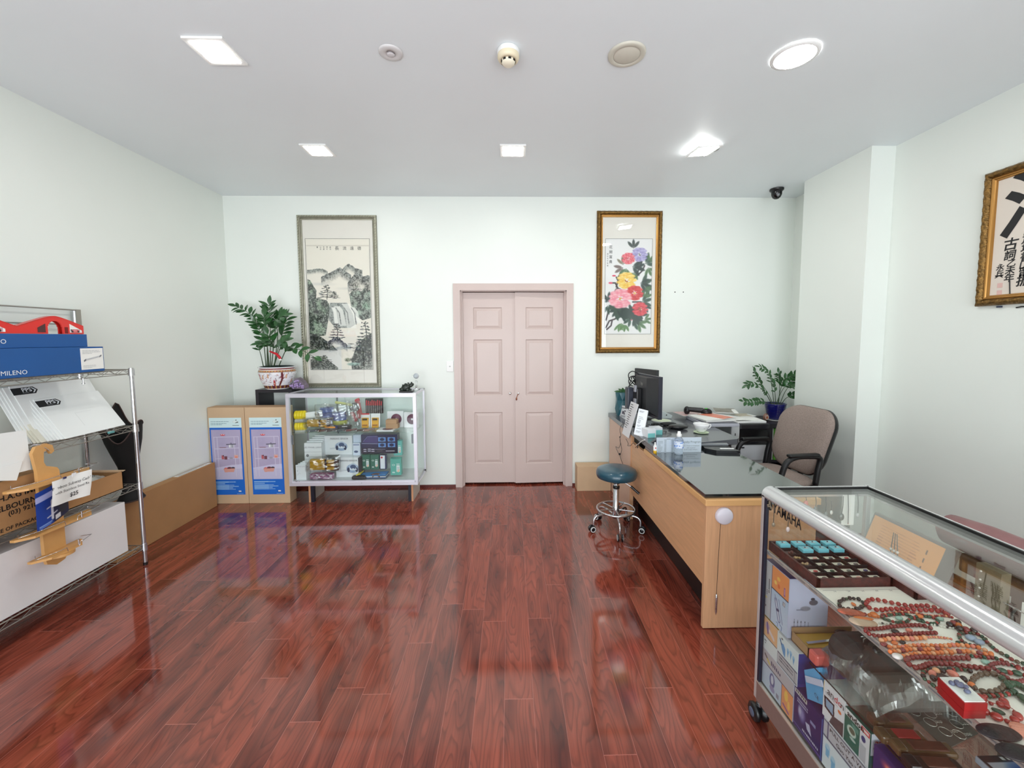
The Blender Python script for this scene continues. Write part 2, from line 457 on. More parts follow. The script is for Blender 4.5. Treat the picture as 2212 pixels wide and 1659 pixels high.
# shopfront wall behind the camera: piers, sill, head and the big pane
struct('wall_front', MB().box((XL, YF-.12, 0), (-2.6, YF, H)).box((2.6, YF-.12, 0), (XR, YF, H))
       .box((-2.6, YF-.12, 2.62), (2.6, YF, H)).box((-2.6, YF-.12, 0), (2.6, YF, .30)), WALL)
ALU = mat('anodised_aluminium', (196, 200, 206), 0.28, 0.75)
wf = MB()
for xx in (-2.6, -.9, .86, 2.56): wf.box((xx, YF-.09, .30), (xx+.04, YF-.03, 2.62))
for zz in (.30, 2.58): wf.box((-2.6, YF-.09, zz), (2.6, YF-.03, zz+.04))
win = struct('window_1', wf, ALU)
win['_org'] = (0, 0, 0)
MB().box((-2.56, YF-.064, .34), (2.56, YF-.058, 2.58)).build('pane', glass_mat('shop_glass'), win)
struct('pavement', MB().box((-9, YF-9, -.12), (9, YF-.12, -.02)), mat('grey_paving', (170, 168, 162), .8, var=.08))

# skirting: thin dark red strip
SK = mat('red_skirting', (96, 36, 30), .35, var=.1)
struct('baseboard_back', MB().box((XL, YB-.014, 0), (-.596, YB, .026)).box((.66, YB-.014, 0), (XA, YB, .026)), SK)
struct('baseboard_left', MB().box((XL, YF, 0), (XL+.012, YB-.014, .026)), SK)
struct('baseboard_right', MB().box((XR-.012, YF, 0), (XR, YC0, .026)).box((XC-.012, YC0-.012, 0), (XC, YC1, .026)), SK)

# ------------------------------------------------------------------ door
DP = mat('door_mushroom_paint', (204, 186, 180), .34, var=.02, vscale=3, bump=.10, bscale=90)
fr = MB()
def arch(mb, x0, x1, z1, wdt, y0, y1):
    mb.box((x0-wdt, y0, 0), (x0, y1, z1+wdt)); mb.box((x1, y0, 0), (x1+wdt, y1, z1+wdt)); mb.box((x0, y0, z1), (x1, y1, z1+wdt))
arch(fr, DX0+.012, DX1-.012, DZ-.012, .072, YB-.018, YB+.001)
arch(fr, DX0+.012, DX1-.012, DZ-.012, .020, YB-.026, YB-.016)
fr.box((DX0, YB, 0), (DX0+.02, YB+.12, DZ)).box((DX1-.02, YB, 0), (DX1, YB+.12, DZ)).box((DX0, YB, DZ-.02), (DX1, YB+.12, DZ))
fr.box((DX0+.02, YB+.03, 0), (DX0+.032, YB+.06, DZ)).box((DX1-.032, YB+.03, 0), (DX1-.02, YB+.06, DZ))
door = thing('door_1', 'pair of mushroom pink six-panel doors in a wide architrave in the back wall', 'door', (0.035, YB, 0), kind='structure')
fr.build('door_frame', DP, door)
def leaf(x0, x1, hinge_left, open_a, knobx, name):
    wd = x1-x0; mb = MB(); D0 = YB+.062
    zt, zb = DZ-.026, .022; th = .036
    rows = [(.235, .775), (1.075-.10, 1.62-.04), (1.70, 1.90)]
    rows = [(.235, .80), (.985, 1.585), (1.695, 1.925)]
    px0, px1 = x0+wd*.215, x1-wd*.235
    # frame of stiles and rails around three sunk panels
    mb.box((x0, D0, zb), (px0, D0+th, zt)); mb.box((px1, D0, zb), (x1, D0+th, zt))
    zs = [zb]+[q for r in rows for q in r]+[zt]
    for a, b in zip(zs[::2], zs[1::2]): mb.box((px0, D0, a), (px1, D0+th, b))
    for (a, b) in rows:
        g = .038; d1 = .010
        def fr4(u0, u1, w0, w1, y): return [(u0, y, w0), (u1, y, w0), (u1, y, w1), (u0, y, w1)]
        A = fr4(px0, px1, a, b, D0); B = fr4(px0+.008, px1-.008, a+.008, b-.008, D0+d1)
        C_ = fr4(px0+.012, px1-.012, a+.012, b-.012, D0+d1); E_ = fr4(px0+g, px1-g, a+g, b-g, D0+.002)
        for P, Q in ((A, B), (B, C_), (C_, E_)):
            for k in range(4): mb.quad(P[k], P[(k+1) % 4], Q[(k+1) % 4], Q[k])
        mb.quad(*E_)
    if open_a:
        hx = x1; M = T(hx, D0, 0) @ Rz(open_a) @ T(-hx, -D0, 0)
        mb.v = [M @ q for q in mb.v]
    o = mb.build(name, DP, door)
    kb = MB()
    kb.lathe((knobx, D0, 1.005), [(.0, .03), (.011, .03), (.014, .022), (.011, .012), (.006, .006), (.006, -.001)], 16, (0,-1,0))
    kb.v = [q for q in kb.v]
    kb.build('door_knob', mat('knob_chrome', (225, 225, 225), .2, .9), o)
    return o, D0
lf, D0 = leaf(-.512, .042, True, 0, -.005, 'door_leaf')
rt, D0 = leaf(.050, .582, False, .05, .083, 'door_leaf')
MB().box((.036, D0-.010, .022), (.050, D0+.004, DZ-.03)).build('meeting_strip', DP, door)
hk = MB().tube([(.083, D0-.03, 1.005), (.075, D0-.034, .99), (.066, D0-.034, .965), (.064, D0-.034, .945)], .0035, 6)
hk.ball((.064, D0-.034, .948), .010, 8, (.9, .6, 1.6))
hk.build('hanging_key', mat('brass_copper', (150, 92, 66), .3, .8), door)
struct('dark_sheet_behind_door', MB().box((DX0-.2, YB+.125, 0), (DX1+.2, YB+.14, DZ+.2)), mat('door_gap_shade', (30, 24, 24), .9))  # near-black sheet: the dark behind the doors put in as colour

# ------------------------------------------------------------------ ceiling fittings
WH = mat('white_plastic', (238, 238, 236), .35)
CRM = mat('aged_cream_plastic', (232, 220, 190), .4)
EMI = mat('lit_diffuser', (255, 255, 255), .4, emit=(255, 255, 250), estr=80.0)
def square_light(x, y, label, tilt=None):
    t = thing('square_ceiling_light', label, 'ceiling light', (x, y, H), 'square recessed ceiling lights')
    M = T(x, y, H)
    if tilt: M = T(x, y, H) @ tilt
    a = .098
    mb = MB(M)
    s = .078
    mb.box((-a, -a, -.012), (-s, a, -.001)).box((s, -a, -.012), (a, a, -.001)).box((-s, -a, -.012), (s, -s, -.001)).box((-s, s, -.012), (s, a, -.001))
    mb.build('trim_frame', WH, t)
    MB(M).box((-s, -s, -.014), (s, s, -.006), .006).build('diffuser', EMI, t)
    return t
square_light(*at(466, 108, 'z', H)[:2], 'square recessed ceiling light nearest the left wall corner of the front row, largest')
square_light(*at(687, 323, 'z', H)[:2], 'square recessed ceiling light in front of the framed landscape scroll')
square_light(*at(1108, 324, 'z', H)[:2], 'square recessed ceiling light in front of the double doors')
pl = at(1520, 322, 'z', H)
dl = square_light(pl.x, pl.y, 'square ceiling light sagging out of its round hole by the flower picture',
             T(-.005, -.01, -.012) @ Matrix.Rotation(.05, 4, 'X') @ Matrix.Rotation(-.11, 4, 'Y') @ Rz(.12))
MB().disc((pl.x+.03, pl.y, H-.0012), X, -Y, .088, lift=0).build('hole_shade_disc', mat('hole_shade', (60, 60, 62), .9), dl)  # flat dark disc, shade inside the hole given by its colour
for k in range(3): MB().cyl((pl.x-.05+.045*k, pl.y+.07, H-.001), (pl.x-.05+.045*k, pl.y+.075, H-.022), .003, n=6).build('spring_clip', ALU, dl)
p = at(1717, 119, 'z', H)
t = thing('round_ceiling_light', 'round recessed ceiling light near the right wall', 'ceiling light', (p.x, p.y, H))
MB().lathe((p.x, p.y, H), [(.112, -.001), (.111, -.007), (.098, -.012), (.094, -.012)], 48).build('trim_ring', WH, t)
MB().lathe((p.x, p.y, H), [(.094, -.002), (.094, -.010), (.0, -.011)], 48).build('diffuser', EMI, t)
p = at(844, 112.5, 'z', H)
t = thing('motion_sensor', 'small white round ceiling sensor with a recessed eye', 'sensor', (p.x, p.y, H))
MB().lathe((p.x, p.y, H), [(.060, -.001), (.059, -.006), (.052, -.010), (.024, -.011), (.022, -.007), (0, -.007)], 40).build('plate', mat('sensor_white', (214, 212, 212), .45), t)
MB().lathe((p.x, p.y, H), [(.021, -.007), (.020, -.014), (.012, -.018), (0, -.019)], 24).build('eye', mat('sensor_eye', (205, 200, 202), .4), t)
MB().poly([(.024*math.cos(a), .024*math.sin(a)) for a in np.linspace(.3, 2.2, 12)] + [(.017*math.cos(a), .017*math.sin(a)) for a in np.linspace(2.2, .3, 12)],
          (p.x, p.y, H-.0125), X, -Y).build('slot', mat('slot_dark', (80, 78, 76), .6), t)
p = at(1354, 116, 'z', H)
t = thing('ceiling_speaker', 'cream round ceiling speaker cover, larger than the sensor', 'speaker', (p.x, p.y, H))
SPK = mat('speaker_cream', (206, 202, 188), .5)
MB().lathe((p.x, p.y, H), [(.095, -.001), (.094, -.008), (.088, -.012), (.070, -.012), (.067, -.009)], 48).build('rim', SPK, t)
MB().lathe((p.x, p.y, H), [(.067, -.008), (.060, -.012), (0, -.013)], 48).build('grille', mat('grille_cream', (212, 208, 194), .6, bump=.2, bscale=900), t)
p = at(1098, 107, 'z', H)
t = thing('smoke_detector', 'cream domed smoke detector hanging from the ceiling above the doors', 'smoke detector', (p.x, p.y, H))
MB().lathe((p.x, p.y, H), [(.052, -.001), (.056, -.006), (.056, -.024), (.054, -.026)], 36).build('mounting_base', WH, t)
MB().lathe((p.x, p.y, H), [(.054, -.026), (.055, -.040), (.050, -.052), (.038, -.056), (.034, -.050)], 36).build('body', CRM, t)
MB().lathe((p.x, p.y, H), [(.034, -.050), (.035, -.058), (.033, -.066), (.026, -.074), (.012, -.078), (0, -.079)], 36).build('sensor_dome', mat('dome_cream', (240, 232, 210), .4), t)
sl = MB()
for k in range(8):
    a = 2*PI*k/8+.2; c, s = math.cos(a), math.sin(a)
    sl.obox((p.x+.0345*c, p.y+.0345*s, H-.0595), Vector((-s, c, 0))*.014, Z*.008, Vector((c, s, 0))*.003)
sl.build('vent_slot', mat('slot_black', (20, 18, 16), .8), t)
# dome camera in the corner
p = at(1678, 408, 'z', H)
t = thing('security_camera', 'small black dome security camera on the ceiling in the far right corner', 'security camera', (p.x, p.y, H))
BK = mat('black_plastic', (22, 22, 24), .3)
MB().lathe((p.x, p.y, H), [(.062, -.001), (.062, -.016), (.052, -.024), (.048, -.030)], 32).build('housing', BK, t)
MB().lathe((p.x, p.y, H), [(.048, -.030), (.046, -.060), (.034, -.084), (.018, -.096), (0, -.099)], 32).build('dome', mat('smoked_dome', (14, 14, 16), .08), t)
MB().ball((p.x-.006, p.y-.034, H-.066), .017, 12).build('lens', mat('lens_grey', (130, 132, 136), .15, .3), t)

# ------------------------------------------------------------------ wall fittings
t = thing('light_switch', 'white wall switch plate beside the left side of the door frame', 'switch', (-.637, YB, 1.30))
MB().box((-.675, YB-.008, 1.248), (-.602, YB, 1.362), .003).build('plate', WH, t)
MB().lathe((-.638, YB-.008, 1.306), [(.008, 0), (.008, .004), (0, .005)], 16, (0,-1,0)).build('button', mat('button_white', (214, 214, 212), .4), t)
for u, lb in ((1458, 'small dark wall plug hole nearer the flower picture'), (1476, 'small dark wall plug hole farther from the flower picture')):
    q = at(u, 631, 'y', YB)
    tag(MB().lathe((q.x, YB, q.z), [(.006, 0), (.006, .003), (0, .0035)], 10, (0,-1,0)).build('wall_plug', mat('plug_dark', (70, 70, 74), .6)), lb, 'wall plug', 'wall plugs beside the flower picture')
# ================================================================== left side
CARD = mat('brown_cardboard', (186, 150, 116), .75, var=.06, vscale=5, bump=.1, bscale=120)
CARD2 = mat('darker_cardboard', (172, 128, 84), .75, var=.06, vscale=5, bump=.1, bscale=120)
CARDL = mat('light_cardboard', (206, 176, 142), .75, var=.05, vscale=5, bump=.1, bscale=120)
CHR = mat('chrome_wire', (205, 205, 208), .18, .95)
WIRE = mat('zinc_wire', (168, 164, 156), .3, .8)
INK = mat('black_print', (24, 24, 26), .6)
WINK = mat('white_print', (236, 240, 244), .6)
GINK = mat('grey_print', (120, 122, 128), .6)
PAPER = mat('white_paper', (240, 240, 236), .6, var=.02, vscale=6)

# ---- wire shelving unit
rk = thing('wire_shelving_unit', 'chrome wire shelving unit with four shelves standing against the left wall', 'shelving unit', (-2.75, 2.2, 0))
RX0, RX1, RY0, RY1 = -2.885, -2.609, 1.30, 2.88
SHZ = [1.397, 1.005, .595, .151]
for (x, y, zt, nm) in ((RX1, RY1, 1.405, 1), (RX0, RY1-.07, 1.80, 0), (RX1, RY0, 1.405, 1), (RX0, RY0, 1.80, 0)):
    p = MB().cyl((x, y, .016), (x, y, zt), .0125, n=16)
    o = p.build('post', CHR, rk)
    MB().cyl((x, y, 0), (x, y, .02), .014, n=12).build('rubber_foot', BK, o)
    for k, z in enumerate(SHZ):
        MB().cyl((x, y, z-.045), (x, y, z+.005), .0185, .0165, n=16).build('collar', CHR, o)
def zigzag(a, b, z, n):
    a = Vector(a); b = Vector(b); pts = []
    for k in range(2*n+1):
        q = a.lerp(b, k/(2*n)); pts.append((q.x, q.y, z if k % 2 else z-.030))
    return pts
for si, z in enumerate(SHZ):
    mb = MB()
    for (a, b, n) in (((RX1, RY0), (RX1, RY1), 15), ((RX0, RY0), (RX0, RY1-.05), 15)):
        a = (*a, 0); b = (*b, 0)
        for dz in (0, -.033): mb.tube([(a[0], a[1], z+dz), (b[0], b[1], z+dz)], .0030, 6)
        mb.tube(zigzag(a, b, z-.002, n), .0018, 5)
    for yy in (RY0, RY1-.02):
        for dz in (0, -.033): mb.tube([(RX0, yy, z+dz), (RX1, yy, z+dz)], .0030, 6)
        mb.tube(zigzag((RX0, yy, 0), (RX1, yy, 0), z-.002, 3), .0018, 5)
    for k in range(1, 44): 
        y = RY0+(RY1-RY0-.02)*k/44; mb.tube([(RX0, y, z), (RX1, y, z)], .0014, 4)
    for xx in (RX0+.07, RX1-.07, RX1-.014): mb.tube([(xx, RY0, z-.004), (xx, RY1-.02, z-.004)], .0024, 5)
    mb.build('wire_shelf', WIRE, rk)
mb = MB()
for z in (1.795, 1.700): mb.tube([(RX0+.012, RY0, z), (RX0+.012, RY1-.05, z)], .0045, 8)
mb.box((RX0-.002, RY1-.075, 1.60), (RX0+.016, RY1-.045, 1.800)).box((RX0-.002, RY0, 1.60), (RX0+.016, RY0+.03, 1.800))
mb.build('back_guard_rail', WIRE, rk)

# ---- blue light-fitting boxes on the top shelf
BLUE = mat('blue_carton', (22, 84, 150), .5, var=.04)
zb = SHZ[0]+.004
b1 = thing('blue_carton', 'long blue carton with a white product label, on the top wire shelf', 'carton', (-2.66, 2.1, zb), 'blue cartons on the top wire shelf')
MB().box((-2.78, 1.45, zb), (-2.60, 2.688, zb+.155), .002).build('box', BLUE, b1)
MB().box((-2.5995, 2.545, zb+.016), (-2.5985, 2.682, zb+.146)).build('product_label', PAPER, b1)
m = MB().obox((-2.597, 2.615, zb+.085), Vector((0, .098, .020)), Z*.009, X*.001)
m.build('label_drawing', mat('pale_grey_print', (196, 198, 200), .6), b1)
MB().obox((-2.5965, 2.567, zb+.073), Vector((0, .012, .008)), Z*.011, X*.001).build('drawing_end_cap', GINK, b1)
MB().obox((-2.5965, 2.663, zb+.096), Vector((0, .012, .008)), Z*.009, X*.001).build('drawing_end_cap', GINK, b1)
for q_, (z_, w_, h_) in enumerate(((.110, .11, .026), (.024, .08, .02))): MB().lines((-2.598, 2.555, zb+z_), Y, Z, w_, h_, 3, .3, 5+q_).build('label_print', mat('faint_print', (170, 172, 176), .6), b1)
MB().text('MILENO', (-2.600, 2.205, zb+.026), Y, Z, .033, 'CENTER', lift=.0015).build('lettering', WINK, b1)
b2 = thing('blue_carton', 'upper of the two long blue cartons, with a red toy ramp on it', 'carton', (-2.68, 2.0, zb+.155), 'blue cartons on the top wire shelf')
MB().box((-2.79, 1.40, zb+.156), (-2.612, 2.605, zb+.232), .002).build('box', BLUE, b2)
MB().text('MILENO', (-2.612, 2.135, zb+.190), Y, Z, .033, 'CENTER', lift=.0015).build('lettering', WINK, b2)

# ---- red toy ramp
RED = mat('red_toy_plastic', (222, 40, 32), .3, coat=.3)
tz = zb+.233
ramp = thing('toy_ramp', 'red plastic toy race ramp with arches on the upper blue carton', 'toy', (-2.66, 2.25, tz))
def wave(y):   # height of the ramp's top edge: straight slopes with rounded crests
    d = min(abs(y-q) for q in (2.442, 2.072, 1.702)); return max(.034, .106-.40*max(0, math.sqrt(d*d+.0009)-.022))
ys = [1.60+.004*k for k in range(251)]
top = [(y, wave(y)) for y in ys]
mbr = MB()
def wall_with_arch(x0, x1):
    holes = [(2.445-.043, 2.445+.040, .074), (2.075-.043, 2.075+.040, .074), (1.705-.043, 1.705+.040, .074)]
    for (y0, h0), (y1, h1) in zip(top[:-1], top[1:]):
        ym = (y0+y1)/2; lo = 0
        for a, b, hh in holes:
            if a < ym < b: lo = hh*math.sqrt(max(0, 1-((ym-(a+b)/2)/((b-a)/2))**2))**.6
        mbr.prism([(y0, lo), (y1, lo), (y1, h1), (y0, h0)], (x0, 0, tz), Y, Z, X*(x1-x0))
wall_with_arch(-2.632, -2.624); wall_with_arch(-2.656, -2.650)
for (y0, h0), (y1, h1) in zip(top[:-1], top[1:]): mbr.prism([(y0, h0-.006), (y1, h1-.006), (y1, h1), (y0, h0)], (-2.656, 0, tz), Y, Z, X*.032)
mbr.build('track', RED, ramp)
def sticker(y0, y1, hl, hr, nm, seed):
    cv = Canvas(44, 24, (190, 170, 178))
    cv.ell(.5, .55, .42, .34, (196, 70, 78)).ell(.48, .45, .25, .16, (226, 150, 150)).ell(.2, .75, .10, .2, (50, 40, 44)).ell(.8, .78, .09, .18, (50, 40, 44)).ell(.08, .2, .09, .25, (90, 80, 84))
    mb = MB().prism([(y0, .008), (y1, .008), (y1, hr), (y0, hl)], (-2.6238, 0, tz), Y, Z, X*.0006)
    mb.build('sticker', PAPER, ramp)
    cv.put('sticker_print', (-2.6230, y0+.004, tz+min(hl, hr)+.006), (0, y1-y0-.014, 0), (0, 0, -(min(hl, hr)-.003)), parent=ramp)
sticker(2.520, 2.588, .060, .022, 'a', 1); sticker(2.125, 2.205, .066, .024, 'b', 2)
MB().prism([(2.352, .008), (2.392, .008), (2.392, .058), (2.352, .034)], (-2.6238, 0, tz), Y, Z, X*.0006).build('sticker', mat('dark_sticker', (78, 44, 44), .5), ramp)
MB().box((-2.6238, 2.492, tz+.004), (-2.6230, 2.510, tz+.040)).build('slot_shade_strip', mat('slot_shade_red', (120, 14, 12), .5), ramp)  # darker red strip on the surface, a slot's shade put in as colour

# ---- white mailing envelopes leaning on the second shelf
ENV = mat('envelope_white', (238, 240, 238), .5, var=.015, vscale=5)
ENVC = mat('envelope_cream', (226, 222, 206), .5, var=.02)
z2 = SHZ[1]+.006
def mailer(y0, k, m, label, group, ln=.385, hgt=.30, tagged=False, lean=.90, th=.006, dy=0):
    """one padded mailer: stands on its long edge, leaning back to the wall"""
    xb = -2.632-k*.0; yb = y0
    t = thing('mailing_envelope', label, 'envelope', (xb, yb, z2), group)
    ca, sa = math.cos(lean), math.sin(lean)
    up = Vector((-ca, 0.06, sa)).normalized(); n_ = Y.cross(up).normalized()
    al = Vector((0, 1, .012)).normalized()
    n_ = al.cross(up).normalized()
    if n_.z < 0: n_ = -n_
    org = Vector((-2.640, yb, z2)) - n_*0 + Vector((-.0, 0, 0))
    base = org + Vector((-.0072*k, 0, 0)) + Vector((0, -.011*k, 0))
    g = MB().obox(base+al*ln/2+up*hgt/2+n_*(th/2), al*ln, up*hgt, n_*th, .0024)
    g.build('envelope', m, t)
    if tagged:
        s0 = base+n_*(th+.0006)+up*(hgt-.062)+al*(-.002)
        MB().poly([(0, 0), (.112, 0), (.130, .0225), (.112, .045), (0, .045)], s0, al, up, 0).build('brand_tag', INK, t)
        MB().text('PPS', s0+al*.048+up*.026+n_*.0006, al, up, .036, 'LEFT', wide=.95, bold=True).build('lettering', WINK, t)
        MB().poly([(.098, .006), (.106, .006), (.121, .0225), (.106, .039), (.098, .039), (.112, .0225)], s0+n_*.0008, al, up, 0).build('arrow_mark', WINK, t)
        MB().obox(s0+al*.063+up*.009+n_*.0009, al*.032, up*.0035, n_*.0004).build('small_print', GINK, t)
        MB().obox(base+al*.2+up*.16+n_*(th+.0004), al*.10, up*.0010, n_*.0003).obox(base+al*.15+up*.11+n_*(th+.0004), al*.001, up*.1, n_*.0003).build('seam', mat('seam_grey', (214, 216, 214), .6), t)
    return t
G1 = 'white envelopes leaning on the second wire shelf'
mailer(2.455, 0, ENV, 'front white mailing envelope with a black arrow tag, on the second wire shelf', G1, tagged=True)
for k in range(1, 6):
    mailer(2.455-.004, k, ENV, 'plain white envelope fanned behind the right-hand tagged envelope on the wire shelf', 'plain envelopes behind the right tagged one')
for k in range(6, 9):
    mailer(2.435, k, ENVC, 'cream envelope stacked between the two tagged envelopes on the wire shelf', 'cream envelopes between the tagged ones')
def shift(t, dx, dy, dz): t.location = (t.location.x+dx, t.location.y+dy, t.location.z+dz); return t
shift(mailer(2.485, 9, ENV, 'rear white mailing envelope with a black arrow tag, behind the front tagged one', G1, tagged=True, hgt=.37, ln=.45, lean=1.05), .006, 0, 0)
for k in range(10, 14):
    shift(mailer(2.470, k, ENV, 'plain white envelope fanned behind the left-hand tagged envelope on the wire shelf', 'plain envelopes behind the left tagged one', hgt=.365, ln=.42, lean=1.05), .006, 0, 0)
# loose sheets at the frame's left edge, poking through the front of the shelf
for (a, b, c, d, lb) in (((-2.602, 1.96, 1.135), (-2.602, 2.235, 1.118), (-2.600, 2.238, .90), (-2.600, 1.96, .905), 'square-cornered loose white envelope over the front of the second wire shelf'),
                         ((-2.596, 1.98, .96), (-2.596, 2.20, .955), (-2.594, 2.165, .865), (-2.594, 1.98, .925), 'loose white envelope with its corner hanging below the second wire shelf')):
    q = [Vector(v) for v in (a, b, c, d)]
    mb = MB(); mb._add(q+[v+Vector((.002, 0, 0)) for v in q], [(3,2,1,0), (4,5,6,7), (0,1,5,4), (1,2,6,5), (2,3,7,6), (3,0,4,7)])
    tag(mb.build('loose_envelope', ENV), lb, 'envelope')

# bulldog clip with wire loops on the front rail
bc = thing('paper_clip', 'teal clip with wire loops on the front rail of the second wire shelf', 'clip', (-2.604, 2.70, 1.0))
MB().obox((-2.603, 2.70, .998), Y*.040, Z*.014, X*.012, .003).build('jaw', mat('teal_clip', (96, 160, 160), .4), bc)
for s in (-1, 1): MB().tube([(-2.603, 2.70+s*.012, 1.003), (-2.603, 2.70+s*.016, 1.018), (-2.603, 2.70+s*.022, 1.024), (-2.603, 2.70+s*.027, 1.018), (-2.603, 2.70+s*.023, 1.012)], .0010, 5).build('wire_loop', CHR, bc)
sh = thing('price_holder', 'small chrome clip hanging from the front rail of the top wire shelf', 'clip', (-2.604, 2.55, 1.36))
MB().cyl((-2.602, 2.552, 1.335), (-2.602, 2.552, 1.366), .0045, n=10).cyl((-2.602, 2.552, 1.330), (-2.602, 2.552, 1.337), .008, n=10).build('clip_pin', CHR, sh)

# ---- printed carton and open carton on the third shelf
z3 = SHZ[2]+.004
hc = thing('printed_carton', 'brown cardboard carton printed with black importer text on the third wire shelf', 'carton', (-2.72, 2.0, z3))
MB().box((-2.86, 1.55, z3), (-2.615, 2.318, z3+.275), .003).build('box', CARD2, hc)
for s_, yy, zz, sz in (('H.A.G IMPORTS', 2.235, .185, .040), ('MELBOURNE', 2.17, .133, .040), ('(03) 9218', 2.20, .098, .034), ('DISPOSE OF PACKAGING', 2.16, .022, .027)):
    MB().text(s_, (-2.615, yy, z3+zz), Y, Z, sz, 'CENTER', lift=.001, bold=True).build('lettering', INK, hc)
oc = thing('open_carton', 'shallow open cardboard carton holding plastic-wrapped goods on the third wire shelf', 'carton', (-2.72, 2.56, z3))
ox0, ox1, oy0, oy1, oh = -2.875, -2.612, 2.37, 2.765, .118
MB().box((ox0, oy0, z3), (ox1, oy1, z3+.004)).box((ox0, oy0, z3), (ox0+.005, oy1, z3+oh+.03)).box((ox1-.005, oy0, z3), (ox1, oy1, z3+oh)).box((ox0, oy0, z3), (ox1, oy0+.005, z3+oh)).box((ox0, oy1-.005, z3), (ox1, oy1, z3+oh)).build('tray', CARD2, oc)
MB().obox(((ox0+ox1)/2, oy1+.006, z3+oh-.001), X*(ox1-ox0), Vector((0, .030, .004)), Z*.003).build('flap', CARDL, oc)
BAG = glass_mat('clear_wrap', (240, 242, 242), .50, .22)
FROST = mat('milky_wrap', (198, 200, 194), .25, trans=.3, var=.12, vscale=18, bump=.5, bscale=25)
pk = thing('wrapped_pack', 'round clear-wrapped pack lying in the open cardboard carton', 'package', (-2.74, 2.55, z3+.01))
rn = random.Random(3)
def lump(u, v):
    a = 2*PI*u; r = v
    return Vector((-2.742+.108*r*math.cos(a), 2.60+.150*r*math.sin(a), z3+.085+.045*(1-r*r)+.010*math.sin(5*a+7*r)*r))
MB().grid(lump, 36, 8).tube([(-2.742+.110*math.cos(2*PI*k/36), 2.60+.152*math.sin(2*PI*k/36), z3+.078) for k in range(36)], .008, 6, True).build('wrap', FROST, pk)
MB().box((-2.80, 2.52, z3+.008), (-2.69, 2.69, z3+.085), .02).build('content', mat('tan_content', (186, 160, 130), .6), pk)

# ---- long white carton on the bottom shelf
z4 = SHZ[3]+.004
wc = thing('white_carton', 'long plain white carton on the bottom wire shelf', 'carton', (-2.74, 2.1, z4))
MB().box((-2.868, 1.35, z4), (-2.628, 2.782, z4+.345), .003).build('box', mat('white_carton_board', (226, 222, 222), .55, var=.04, vscale=3), wc)

# ---- bamboo shower caddy with card and price sign
BAM = mat('bamboo_board', (206, 156, 96), .45, var=.10, vscale=7)
cx_ = -2.565
cd = thing('bamboo_caddy', 'hanging bamboo shower caddy with three boards, hooked on the second wire shelf', 'caddy', (cx_, 2.27, .35))
sp_ = [(2.236, .40), (2.236, .885), (2.222, .99), (2.240, 1.022), (2.292, 1.030), (2.322, 1.012), (2.328, .978), (2.312, .966), (2.303, .985), (2.292, .992),
       (2.276, .985), (2.272, .93), (2.282, .905), (2.335, .882), (2.345, .862), (2.345, .36), (2.335, .345), (2.290, .335), (2.245, .36)]
MB().prism(sp_, (cx_-.018, 0, 0), Y, Z, X*.018).build('spine', BAM, cd)
for i, (zc, hw) in enumerate(((.820, .205), (.560, .195), (.408, .130))):
    oc_ = [(-hw, -.01), (-hw+.05, -.062), (hw-.05, -.062), (hw, -.01), (hw, .012), (-hw, .012)]
    tilt_ = Vector((0, 1, 0))
    b_ = MB().prism([(q[0], -q[1]) for q in oc_], (cx_+.004, 2.29, zc), Y, X, Z*.012).build('board', BAM, cd)
    lp = MB()
    lp.tube([(cx_+.012, 2.29-hw+.02, zc+.035), (cx_+.06, 2.29-hw-.02, zc+.035), (cx_+.085, 2.29-hw+.07, zc+.035), (cx_+.085, 2.29-.02, zc+.035), (cx_+.085, 2.29-.015, zc+.012)], .0018, 6)
    lp.build('steel_rail', CHR, b_)
    lp = MB().tube([(cx_+.012, 2.29+hw-.02, zc+.035), (cx_+.06, 2.29+hw+.01, zc+.035), (cx_+.085, 2.29+hw-.06, zc+.035), (cx_+.085, 2.29+.05, zc+.035), (cx_+.085, 2.29+.047, zc+.012)], .0018, 6)
    lp.build('steel_rail', CHR, b_)
    MB().cyl((cx_+.068, 2.29+hw*.45, zc+.010), (cx_+.068, 2.29+hw*.45, zc+.045), .0035, n=10).build('steel_peg', CHR, b_)
MB().cyl((cx_+.03, 2.29, .395), (cx_+.03, 2.29, .409), .055, n=24).build('soap_holder', BAM, cd)
MB().tube([(-2.600, 2.245, 1.02), (-2.585, 2.247, 1.034), (-2.572, 2.262, 1.03), (-2.564, 2.29, 1.0), (-2.560, 2.30, .985)], .0022, 6).build('wire_hook', CHR, cd)
bk = Canvas(60, 60, (20, 60, 150))
bk.rect(.45, .2, 1, 1, (22, 28, 66)).mix(np.clip((bk.xx-.35)*3, 0, 1)*(bk.yy > .14), (18, 26, 66)).rect(0, .14, 1, .28, (170, 176, 224)).ell(.75, .6, .22, .12, (34, 34, 46)).ell(.8, .78, .2, .12, (40, 40, 50))
bk.line([(.42, .40), (.42, .86)], .035, (214, 214, 226)).line([(.42, .40), (.48, .36), (.52, .42)], .02, (214, 214, 226))
for yy in (.52, .76): bk.line([(.28, yy+.02), (.56, yy-.02)], .015, (214, 214, 226))
bk.rect(.5, .84, .66, .95, (222, 222, 226)).rect(.06, .9, .4, .93, (120, 150, 210)).rect(.06, .95, .36, .97, (120, 150, 210))
cdd = thing('product_card', 'curled blue printed card hanging on the bamboo caddy below its top board', 'card', (-2.53, 2.26, .60))
o_ = at(75, 1068, 'x', -2.50); tr_ = at(140, 1050, 'x', -2.50); bl_ = at(77, 1144, 'x', -2.50)
w_ = 60
ob = bk.put('card_print', o_, (0, .205, .0), (0, -.005, -.205), parent=cdd, rough=.35)
me = ob.data
co = np.empty(len(me.vertices)*3); me.vertices.foreach_get('co', co); co = co.reshape(-1, 3)
